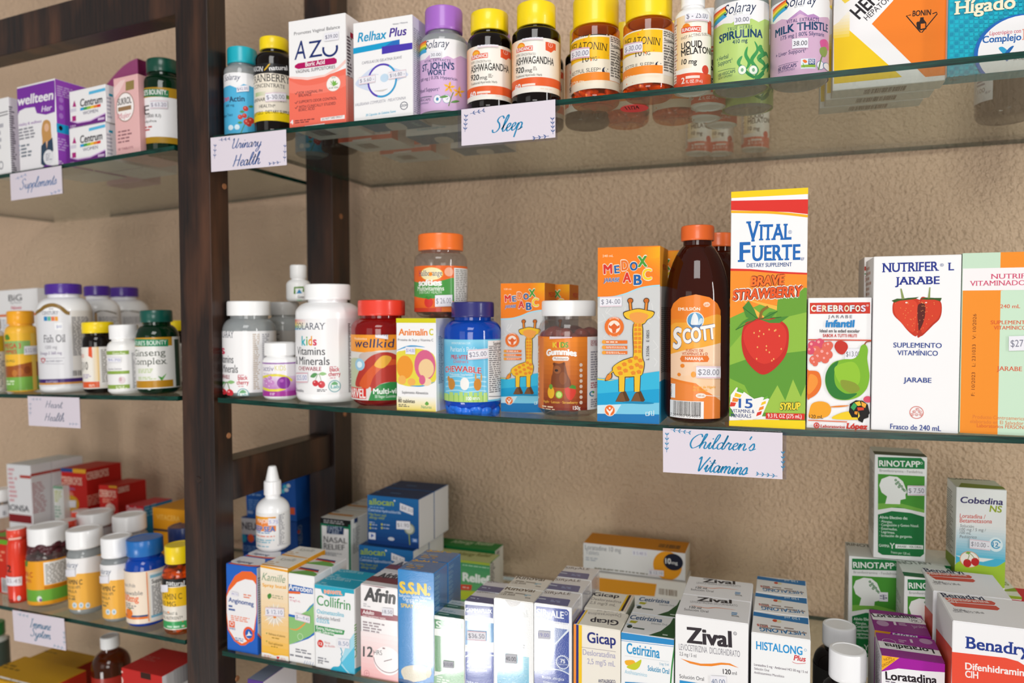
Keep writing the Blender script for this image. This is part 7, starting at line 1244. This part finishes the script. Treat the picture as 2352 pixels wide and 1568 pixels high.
f.e(990,1365,64,66,'e4ebf4'); f.e(990,1365,57,59,'2a4a9c'); f.t('75', 968, 1368, 1014, 36, 'f2f4f8', .03); f.t('Aplicaciones', 945, 1388, 1040, 12, 'dfe6f2', .01, y1=1394); f.t('Rinitis alérgica', 790, 1520, 1005, 26, 'dfe6f4', .01, y1=1545); f.t('estacional', 800, 1562, 935, 24, 'dfe6f4', .01); f.st(750,1052,868,1130,'19.00',8,'8a8ac0',0,'c9c9d2')
t = b.t; t.p([(715,780),(1040,818),(1065,760),(1055,752),(745,715)], '274a92'); t.t('SIRyALE', 805, 690, 1068, 24, '4a4a56', .01, it=.1, y1=708); t.fine(735,728,870,745,1,'c4cede'); t.fine(880,752,1000,775,2,'8aa0cc'); b.r.fine(1085,760,1160,1100,26,'b0b0c0'); b.done(copies=['second royal blue and white carton of the row with the 75 seal','rearmost royal blue and white carton of the row, before the amber tablet boxes'])
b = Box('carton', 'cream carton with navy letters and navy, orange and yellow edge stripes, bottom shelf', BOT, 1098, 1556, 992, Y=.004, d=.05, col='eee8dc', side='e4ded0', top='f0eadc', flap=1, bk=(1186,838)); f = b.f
for x0, x1, c in ((1098,1122,'f0903a'),(1122,1146,'2a2f78'),(1146,1178,'f3c51e')): f.r(x0,980,x1,1700,c)
f.t('Gicap', 1232, 1170, 1512, 100, '26307c', .03, y1=1198); f.l([(1175,1217),(1510,1262)], 3, '7a6a80'); f.t('Desloratadina', 1188, 1290, 1508, 54, 'a9a6c4', .01, y1=1328); f.t('2,5 mg/5 mL', 1232, 1378, 1505, 52, 'a9a6c4', .01, y1=1408); f.t('ANTIALERGICO', 1340, 1562, 1508, 32, '33386c', .02, y1=1572)
t = b.t
for x0, x1, c in ((1098,1122,'f0903a'),(1122,1146,'2a2f78'),(1146,1178,'f3c51e')): t.r(x0,994,x1,845,c)
t.t('Gicap', 1255, 985, 1535, 50, '33303c', .03, y1=1005, ang=180); t.t('Desloratadina', 1235, 900, 1560, 26, 'a29a96', .0, ang=180, y1=925); t.t('2,5 mg/5 mL', 1310, 868, 1568, 22, 'a29a96', .0, ang=180, y1=892); b.done(); g1 = b
b = Box('carton', 'cream carton behind the navy lettered one, its lid reading the right way up', BOT, 1200, 1606, 815, Y=g1.Y+g1.d+.002, d=.046, col='eee8dc', side='e4ded0', top='f0eadc', flap=1, h=g1.h); t = b.t
for x0, x1, c in ((1560,1580,'f3c51e'),(1580,1600,'3a2a30'),(1600,1640,'f0903a')): t.r(x0,865,x1,700,c)
t.t('Gicap', 1285, 712, 1540, 34, '33303c', .03, y1=736); t.t('Desloratadina', 1265, 752, 1560, 24, '8a7f7a', .0, y1=788); t.t('2,5 mg/5 mL', 1250, 790, 1505, 26, '8a7f7a', .0, y1=820); b.done()
b = Box('carton', 'white and blue antihistamine carton with a yellow butterfly, bottom shelf', BOT, 1562, 2080, 1072, Y=.004, d=.05, col='f2f3f4', side='2f8a3c', top='f0f0f0', flap=1, bk=(1645,880)); f = b.f
f.p([(1562,1072),(2085,1132),(2085,1200),(1562,1140)], '2a8ac8', 0); f.l([(1562,1152),(2085,1214)], 5, '2a8ac8'); f.t('Cetirizina', 1615, 1275, 1940, 100, '2a96cc', .03, y1=1325); f.l([(1600,1300),(2030,1360)], 2, 'b0c0cc'); f.p([(1600,1350),(1680,1345),(1700,1385),(1620,1395)], 'f0b02a', 1); f.p([(1615,1410),(1700,1370),(1760,1340),(1740,1410),(1690,1440)], 'c8cc2a', 1); f.t('Antihistamínico', 1598, 1472, 1815, 36, '8ac4dc', .0, y1=1508); f.t('5 mg / 5 ml', 1938, 1390, 2028, 24, '4aa0c4', .0, y1=1400); f.t('Solución Oral', 1822, 1445, 2032, 50, '3a9ac4', .02, y1=1480); f.p([(1600,1555),(1830,1570),(1830,1600),(1600,1590)], '2a8ac8'); f.l([(2085,1215),(2060,1400),(2045,1600)], 14, '2f8a3c', 1)
t = b.t; t.t('Cetirizina', 1645, 940, 1960, 40, '2f5a86', .03, it=.15, y1=975); t.t('Solución Oral', 1855, 992, 2010, 18, '77828c', .0, y1=1008); t.p([(1640,975),(1660,955),(1730,965),(1700,985)], 'b8b42a'); t.fine(1618,985,1740,1000,1,'8ab0c4'); t.e(1645,1015,28,16,'2a3a34'); t.fine(1680,1015,1830,1040,1,'5a6a64'); t.p([(1830,1100),(1950,1060),(2040,990),(2090,900),(2090,1135)], '2f5a34', 0); t.fine(1970,1085,2050,1105,1,'c8d4c8'); b.done(copies=['second white and blue antihistamine carton behind the butterfly one'])
b = Box('tablet_box', 'long white and amber tablet box with a navy dot, lower of two at the wall', BOT, 1195, 2200, 470, Y=.232, d=.045, col='efe8e2', side='e3ddd4', top='dcd8d2'); f = b.f; f.p([(1195,520),(1910,600),(1890,720),(1195,680)], 'e89a1c', 0); f.bar(1930,640,2110,700,'7a5a3a',18); b.done(); lz = b.zt
b = Box('tablet_box', 'long white and amber tablet box with a navy dot, upper of two at the wall', BOT, 1190, 2192, 195, Y=.236, d=.045, col='eceaea', side='e3ddd4', top='e08f14', z=lz+.0004); f = b.f
f.p([(1185,170),(1910,215),(1905,255),(1185,195)], 'f0a01e', 0); f.t('Loratadine 10 mg', 1210, 258, 1560, 44, '7f828c', .0, y1=292); f.t('Tablets', 1215, 305, 1345, 40, 'a2a6b0', .0, y1=318); f.fine(1215,330,1345,370,2,'b8bcc6'); f.fine(1300,432,1850,452,1,'8a8478'); f.e(2015,420,142,140,'f0a01e',36); f.e(2072,385,96,82,'1c1f34',32); f.t('10', 1995, 398, 2050, 50, 'f2f2f4', .03, y1=402); f.t('mg', 2055, 405, 2115, 32, 'f2f2f4', .01, y1=410); f.st(1672,262,1818,318,'$ 5.40 5',14,'9a90b8'); f.st(1832,452,1980,510,'$ 12.10',14,'8a80a0',1); f.fine(1300,440,1480,455,1,'9a9080'); f.r(2050,575,2160,600,'7ac4c4'); t = b.t; t.bar(1940,205,2150,240,'4a3a2a',20); b.done()
V, F = [], []
FR(1540,1180,4.04)
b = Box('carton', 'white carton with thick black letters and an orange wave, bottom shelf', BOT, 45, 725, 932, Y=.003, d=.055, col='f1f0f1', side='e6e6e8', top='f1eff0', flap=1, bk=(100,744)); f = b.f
f.t('Zival', 150, 1190, 572, 140, '352f35', .045, y1=1235); f.ring(600,1108,16,16,4,'5a5560'); f.t('R', 594, 1115, 607, 14, '5a5560', .0); f.t('LEVOCETIRIZINA  DICLORHIDRATO', 80, 1258, 645, 56, '8f8d96', -.01, y1=1328); f.t('2,5 mg / 5 ml', 84, 1310, 240, 32, '5a5860', .0, y1=1332); f.p([(95,1340),(180,1365),(280,1388),(380,1388),(470,1378),(550,1385),(635,1428),(540,1400),(470,1398),(380,1412),(280,1408),(180,1385)], 'ef8a2c', 0); f.t('120', 488, 1482, 562, 44, '3a3438', .02, y1=1488); f.t('ml', 572, 1490, 616, 32, '5a565c', .0, y1=1494); f.t('Solución Oral', 84, 1520, 312, 34, '4a484e', .0, y1=1548); f.r(85,1540,350,1600,'2a92d0'); f.st(372,1495,520,1600,'40.00',10,'6a7a9a')
t = b.t; t.t('Zival', 245, 805, 575, 36, '3a3638', .04, it=.05, y1=832); t.t('LEVOCETIRIZINA DICLORHIDRATO', 185, 822, 625, 18, '8f8d90', -.01, y1=860); t.l([(190,845),(330,872),(430,870),(600,890)], 7, 'e8823a', 1, 1); t.t('120 ml', 175, 872, 285, 20, '4a464a', .02, y1=884); t.t('Solución Oral', 125, 892, 350, 20, '5a565a', .0, y1=916); t.fine(568,908,650,935,2,'3a8ac0'); t.t('SAVAL', 566, 948, 640, 11, '3a3a3a', .02); b.done(copies=['second white carton behind the thick black lettered one, its lid showing'])
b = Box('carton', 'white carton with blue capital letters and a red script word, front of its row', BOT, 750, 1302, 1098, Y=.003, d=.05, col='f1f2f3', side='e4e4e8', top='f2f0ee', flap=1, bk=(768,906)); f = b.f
f.t('HISTALONG', 795, 1252, 1225, 72, '2a96d4', .03, y1=1308); f.ring(1252,1262,12,12,3,'6aa8d0'); f.t('Plus', 1142, 1355, 1256, 48, 'd2343e', .03, it=.2, y1=1370); f.l([(1130,1370),(1170,1386),(1255,1385)], 4, 'd2343e', 1); f.t('Loratadina 5 mg · Ambroxol HCl 30 mg / 5 ml', 776, 1405, 1272, 22, '6a5a6a', .008, y1=1478); f.t('Solución Oral', 778, 1442, 915, 22, '6a5a6a', .0, y1=1462); f.t('Antihistamínico Mucolítico', 776, 1478, 1055, 22, '6a5a6a', .0, y1=1518)
t = b.t; t.p([(768,942),(1280,1025),(1278,965),(1000,945),(772,905)], '2a7ab8', 0); t.t('120 ml', 1060, 968, 1200, 20, 'cfe2ee', .02, ang=180, y1=984); t.t('HISTALONG', 830, 1085, 1250, 34, '2a78b0', .03, ang=180, y1=1128); t.t('Plus', 805, 1048, 905, 28, 'c8483c', .02, ang=180, y1=1058); t.e(970,990,24,12,'d8563a'); t.e(1008,998,22,12,'e8e0b8'); t.fine(830,1015,1265,1060,2,'a89a94'); b.done(copies=['second white carton of the blue capital letter row','rearmost white carton of the blue capital letter row, a little apart at the back'], gap=.002)
b = Box('carton', 'low white and blue carton lying at the wall, between the two white carton rows', BOT, 640, 980, 870, Y=.2, d=.05, col='dfe2ea', top='d5d8de'); b.f.r(640,960,990,1100,'2a5a9a'); b.done()
FR(1860,1000,2.76)
def brown(lab, x0, x1, cap, sh, Yf):
    B = Bottle('syrup_bottle', lab, BOT, x0, x1, cap, sh, Yf=Yf, body=DRK, capm=plastic('ececee', .4), ribs=70, bev=.008, shk=.7); f = B.lab(sh+62, sh+400, '2a2826'); f.fine(x0+70,sh+90,x1-40,sh+140,2,'8a8a92'); B.done(); return B
brown('dark brown bottle with a white cap in front, beside the purple carton, bottom shelf', 72, 405, (108,350,1348,1530), 1640, .012)
brown('dark brown bottle with a white cap behind, in front of the green head carton', 20, 350, (94,310,1195,1325), 1450, .085)
b = Box('carton', 'purple and white carton with a yellow corner, front of two, beside the dark bottles', BOT, 457, 858, 1392, Y=.014, d=.04, col='a21f9a', side='ebe6ee', top='96308c', flap=1, bk=(418,1250)); f = b.f
f.all('a31e9c'); f.p([(455,1392),(568,1408),(455,1490)], 'f0b02a'); f.t('·NON', 470, 1430, 520, 16, '7a3a14', .0, y1=1415); f.t('DROWSY', 462, 1468, 545, 15, '7a3a14', .0, y1=1424); f.p([(455,1495),(560,1475),(700,1490),(860,1500),(860,1700),(455,1700)], 'f0eef2', 0); f.t('Loratadina', 480, 1545, 808, 50, '2a2028', .04, y1=1575); f.fine(480,1550,560,1562,1,'6a6070')
t = b.t; t.all('96308c'); t.p([(418,1340),(850,1400),(862,1370),(430,1298)], 'f0eef0', 0); t.t('Loratadina', 478, 1340, 795, 26, '2a2428', .04, ang=180, y1=1382); t.ring(502,1305,42,16,3,'dcd0d8'); t.t('1', 640, 1312, 655, 20, 'dcc8d8', .02, ang=180); t.fine(560,1290,620,1310,2,'c8a0c0'); t.e(735,1305,40,16,'b890b4'); b.l.all('ebe6ee'); b.l.fine(420,1300,450,1560,18,'8a8590'); b.done(); lf = b
b = Box('carton', 'purple and white carton with a yellow corner, behind the front one', BOT, 412, 772, 1232, Y=lf.Y+lf.d+.012, d=.04, col='a31e9c', side='ebe6ee', top='8c2c80', flap=1, bk=(352,1098)); f = b.f; f.p([(410,1225),(520,1232),(500,1275),(412,1275)], 'e0a028'); f.st(524,1225,682,1300,'$10.50',18,'4a4450',1)
t = b.t; t.p([(375,1125),(690,1118),(730,1165),(440,1175)] , 'd6d2d4', 0) if 0 else t.p([(385,1125),(700,1155),(745,1200),(400,1165)], 'f0eef0', 0); t.t('Loratadina', 405, 1148, 685, 22, '2a2428', .04, y1=1160); t.ring(670,1172,40,15,3,'5a4a58'); t.t('MK', 648, 1180, 692, 16, '4a3a48', .01); t.e(462,1190,38,17,'b890b4'); t.t('1', 535, 1200, 550, 22, 'e0d0dc', .02); t.fine(560,1185,615,1202,2,'c8a8c4'); t.t('Jarabe', 655, 1218, 738, 16, 'c8a8c4', .0, y1=1222); b.l.all('ebe6ee'); b.l.fine(355,1120,385,1300,10,'8a8590'); b.done()
b = Box('carton', 'large white and red cough syrup carton in the bottom right corner, front of two', BOT, 905, 1560, 1175, Y=.006, d=.06, col='f1f0f2', side='f0eff0', top='f4f2f4', flap=1, bk=(777,990)); f = b.f
f.p([(900,1370),(1240,1408),(1320,1430),(1400,1480),(1600,1510),(1600,1800),(900,1800)], 'e8503a', 0); f.t('Benadryl', 985, 1345, 1420, 72, '243c8c', .02, sf=1, y1=1402); f.t('Difenhidramina', 985, 1480, 1390, 42, 'f4ecea', .03, y1=1528); f.t('ClH', 985, 1530, 1068, 42, 'f4ecea', .03, y1=1540)
t = b.t; t.t('Benadryl', 842, 1022, 1118, 24, '2f3350', .02, sf=1, y1=1045); t.p([(845,1025),(1150,1048),(1178,1062),(1170,1075),(880,1052)], 'd8503a'); t.p([(880,1055),(1180,1080),(1205,1098),(1190,1108),(920,1082)], 'd8503a'); t.t('Difenhidramina', 865, 1044, 1140, 16, 'f0dcd6', .02, y1=1062); t.t('ClH', 872, 1056, 930, 12, 'f0dcd6', .02); t.t('Jarabe', 912, 1105, 985, 13, '6a666c', .0); t.t('CONT. NETO: 240 ml', 918, 1120, 1108, 12, '6a666c', .0, y1=1130)
l = b.l; l.p([(770,1180),(910,1360),(910,1800),(770,1700)], 'e25a42', 0); b.done(); bf = b
b = Box('carton', 'large white and red cough syrup carton behind the bottom right corner one', BOT, 782, 1285, 985, Y=bf.Y+bf.d+.012, d=.055, col='f1f0f2', side='f0eff0', top='f4f2f4', flap=1, bk=(680,838)); t = b.t
t.t('Benadryl', 732, 862, 985, 22, '2f3350', .02, sf=1, y1=880); t.p([(735,865),(1010,885),(1030,897),(1020,905),(765,890)], 'd8503a'); t.p([(765,892),(1035,910),(1050,922),(1035,930),(800,912)], 'd8503a'); t.t('Difenhidramina', 742, 880, 998, 14, 'f0dcd6', .02, y1=892); t.t('Jarabe', 785, 928, 845, 12, '6a666c', .0); t.t('CONT. NETO: 240 ml', 790, 942, 958, 12, '6a666c', .0, y1=950); l = b.l; l.p([(670,1000),(785,1140),(785,1400),(670,1400)], 'e25a42', 0); b.done(); br = b
def rino(lab, x0, x1, y0, Y, z=None, k=1, h=None, bk=None, st=1, d=.05):
    b = Box('carton', lab, BOT, x0, x1, y0, Y=Y, d=d, col='eef0ee', side='eceeec', top='eceeea', z=z, h=h, bk=bk); f = b.f
    X = lambda x: x0+(x-412)*k; Y_ = lambda y: y0+(y-118)*k
    f.p([(X(432),Y_(135)),(X(705),Y_(142)),(X(728),Y_(165)),(X(728),Y_(212)),(X(432),Y_(205))], '1f7f42', 0); f.t('RINOTAPP', X(440), Y_(193), X(700), 36*k, 'eef5ee', .03, y1=Y_(200)); f.ring(X(708),Y_(175),8*k,8*k,3,'cfe4d0'); f.t('Bromfeniramina - Fenilefrina', X(442), Y_(228), X(715), 16*k, '9aa09a', .008, y1=Y_(240))
    f.p([(X(432),Y_(243)),(X(728),Y_(258)),(X(726),Y_(490)),(X(600),Y_(462)),(X(500),Y_(455)),(X(432),Y_(462))], '4a9a34', 0); f.p([(X(432),Y_(430)),(X(560),Y_(425)),(X(726),Y_(470)),(X(726),Y_(490)),(X(560),Y_(450)),(X(432),Y_(470))], '7ab84a')
    f.p([(X(478),Y_(432)),(X(490),Y_(385)),(X(455),Y_(360)),(X(440),Y_(315)),(X(455),Y_(275)),(X(505),Y_(256)),(X(555),Y_(262)),(X(590),Y_(290)),(X(604),Y_(325)),(X(618),Y_(360)),(X(606),Y_(372)),(X(608),Y_(400)),(X(575),Y_(408)),(X(572),Y_(435))], 'f0f3ef', 0)
    for x, y in ((545,282),(560,295),(548,305),(570,310),(582,322),(565,325),(590,338),(600,348)): f.e(X(x),Y_(y),8*k,8*k,'2f7a3c'); f.e(X(x),Y_(y),3*k,3*k,'e8f0e4')
    f.p([(X(432),Y_(500)),(X(520),Y_(478)),(X(640),Y_(490)),(X(726),Y_(515)),(X(724),Y_(750)),(X(700),Y_(768)),(X(460),Y_(755)),(X(432),Y_(738))], '17743a', 0); f.t('Alivio Efectivo de:', X(442), Y_(525), X(620), 17*k, 'd8eadc', .02, y1=Y_(532))
    for y, tx, x1 in ((548,'· Alergias.',525),(572,'· Congestión y Goteo Nasal.',692),(594,'· Estornudos.',555),(615,'· Lagrimeo.',540),(640,'· Irritación de garganta.',650)): f.t(tx, X(442), Y_(y), X(x1), 16*k, 'd8eadc', .01, y1=Y_(y+8))
    f.t('GAMMA', X(438), Y_(703), X(505), 17*k, 'e0efe2', .01); f.l([(X(510),Y_(680)),(X(522),Y_(698)),(X(535),Y_(682))], 7*k, 'e0efe2'); f.l([(X(522),Y_(695)),(X(522),Y_(716))], 7*k, 'e0efe2'); f.p([(X(542),Y_(688)),(X(718),Y_(695)),(X(718),Y_(720)),(X(542),Y_(714))], 'e9eeea'); f.t('JARABE - VÍA ORAL', X(552), Y_(708), X(712), 13*k, '4a6a54', .015, y1=Y_(714)); f.t('Frasco por 120 mL', X(515), Y_(745), X(638), 15*k, 'c8e0cc', .01)
    if st: f.st(X(618),Y_(315),X(732),Y_(378),'$ 7.50',2,'7a7a84',1)
    return b
b = rino('green and white carton with a white head profile, left one of the lower pair', 248, 570, 762, .172, st=0, d=.05); b.f.st(440,990,495,1048,'$',2,'7a7a90'); b.t.t('RINOT', 235, 695, 380, 16, '7f827c', .02); b.l.fine(215,780,245,1200,24,'a8aca8'); b.done(); r1 = b
b = rino('green and white carton with a white head profile, half hidden by the cough syrup cartons', 600, 920, 893, .118, st=0, d=.05); b.l.all('eceeec'); b.l.fine(497,830,590,1060,16,'9aa09a'); b.t.t('RINOTAPP', 528, 812, 790, 18, '8a8d86', .03, y1=818); b.t.r(560,860,840,884,'2f6a44'); b.done(); r2 = b
b = rino('green and white carton of the lower row, its lid showing right of the upper one', 600, 920, 812, r1.Y, z=None, st=0, d=.05) if 0 else None
c2 = dup(r1.root, (r1.w+.003, 0, 0), 'green and white carton beside the left one, supporting the topmost carton', False)
b = rino('topmost green and white carton with a white head profile and price sticker', 412, 745, 118, r1.Y+.001, z=r1.zt+.0006, d=.047); b.l.fine(376,130,408,560,30,'b0b4b0'); b.t.r(400,98,720,118,'5a6a54'); b.done()
cl = Box('carton', 'white, blue and green cherry carton underneath the upper one, behind the cough syrup cartons', BOT, 1015, 1345, 985, Y=.15, d=.06, col='eceeec', side='eceee8', top='e2e6d4'); cl.t.t('NS', 1215, 945, 1262, 20, '8aa03a', .03); cl.t.p([(1180,985),(1300,965),(1330,940),(1360,975),(1345,990)], '8aa82f'); cl.f.p([(1000,985),(1350,1000),(1350,1040),(1000,1010)], '8aa82f'); cl.done()
b = Box('carton', 'white, blue and green carton with two cherries, upper one at the right by the wall', BOT, 930, 1250, 325, Y=.155, d=.055, z=cl.zt+.0005, col='eceeec', side='eceee8', top='e2e6d4', bk=(850,264)); f = b.f
f.g(930,560,1250,760,'eceeec','5cbcd8',12); f.p([(925,760),(1000,790),(1100,800),(1180,780),(1260,790),(1260,940),(925,940)], '4ab6d6', 0); f.p([(920,820),(1000,790),(1080,820),(1180,830),(1260,800),(1260,960),(920,960)], 'a4c83a', 1); f.t('Cobedina', 955, 425, 1225, 38, '3a3468', .03, it=.12, y1=440); f.t('NS', 1138, 482, 1218, 40, '9aac2a', .03, it=.12, y1=488); f.t('Loratadina /', 950, 520, 1115, 26, 'd8564a', .01, it=.12, y1=528); f.t('Betametasona', 950, 550, 1155, 26, 'd8564a', .01, it=.12, y1=556); f.t('Solución', 952, 578, 1040, 18, '6a7074', .0, it=.15); f.t('100 mg / 5 mg /', 950, 602, 1118, 18, '6a7074', .0, it=.15, y1=608); f.t('100 mL', 950, 622, 1022, 18, '6a7074', .0, it=.15); f.t('Pediátrico', 950, 648, 1058, 18, '6a7074', .0, it=.15, y1=652)
f.ring(1012,785,62,52,4,'ee9a4a'); f.e(1012,785,58,48,'f4efe4'); f.e(998,808,26,26,'c42a2c'); f.e(1048,800,26,26,'c42a2c'); f.l([(998,790),(1010,760),(1000,740)], 4, '6a8a3c', 1); f.l([(1045,780),(1025,755),(1000,740)], 4, '6a8a3c', 1); f.p([(985,745),(1000,735),(1022,740),(1005,752)], '7ab04a'); f.e(1178,690,46,46,'dff0f4'); f.ring(1180,688,32,30,7,'2f9ac4',20,330); f.t('12', 1158, 702, 1196, 26, '2f8ab8', .03); f.st(1012,652,1142,712,'$10.00 -',16,'7a7a86',1); b.l.fine(855,300,912,680,26,'9a9e98'); b.l.p([(840,700),(930,780),(930,900),(840,820)], '8aa82f'); b.t.t('Cobedina', 890, 276, 1145, 14, '6a6a5a', .02, it=.1, y1=285); b.t.p([(960,300),(1240,325),(1250,340),(940,330)], '8aa03a')
cb = b
b.z += 0; b.done(); 
FR(1860,1000,2.76)
b = Box('carton', 'bright red carton at the right edge of the picture, behind the cough syrup cartons', BOT, 1300, 1470, 1075, Y=.135, d=.05, col='c8242c', top='d0303a'); b.done()
FR(500,1400,5.88)
b = Box('carton', 'purple and white carton under the bottom shelf, its corner showing beside the post', LOW, 400, 610, 930, Y=.02, d=.06, col='5a3a8a', side='dcd9e2', top='8a93a8'); b.done()
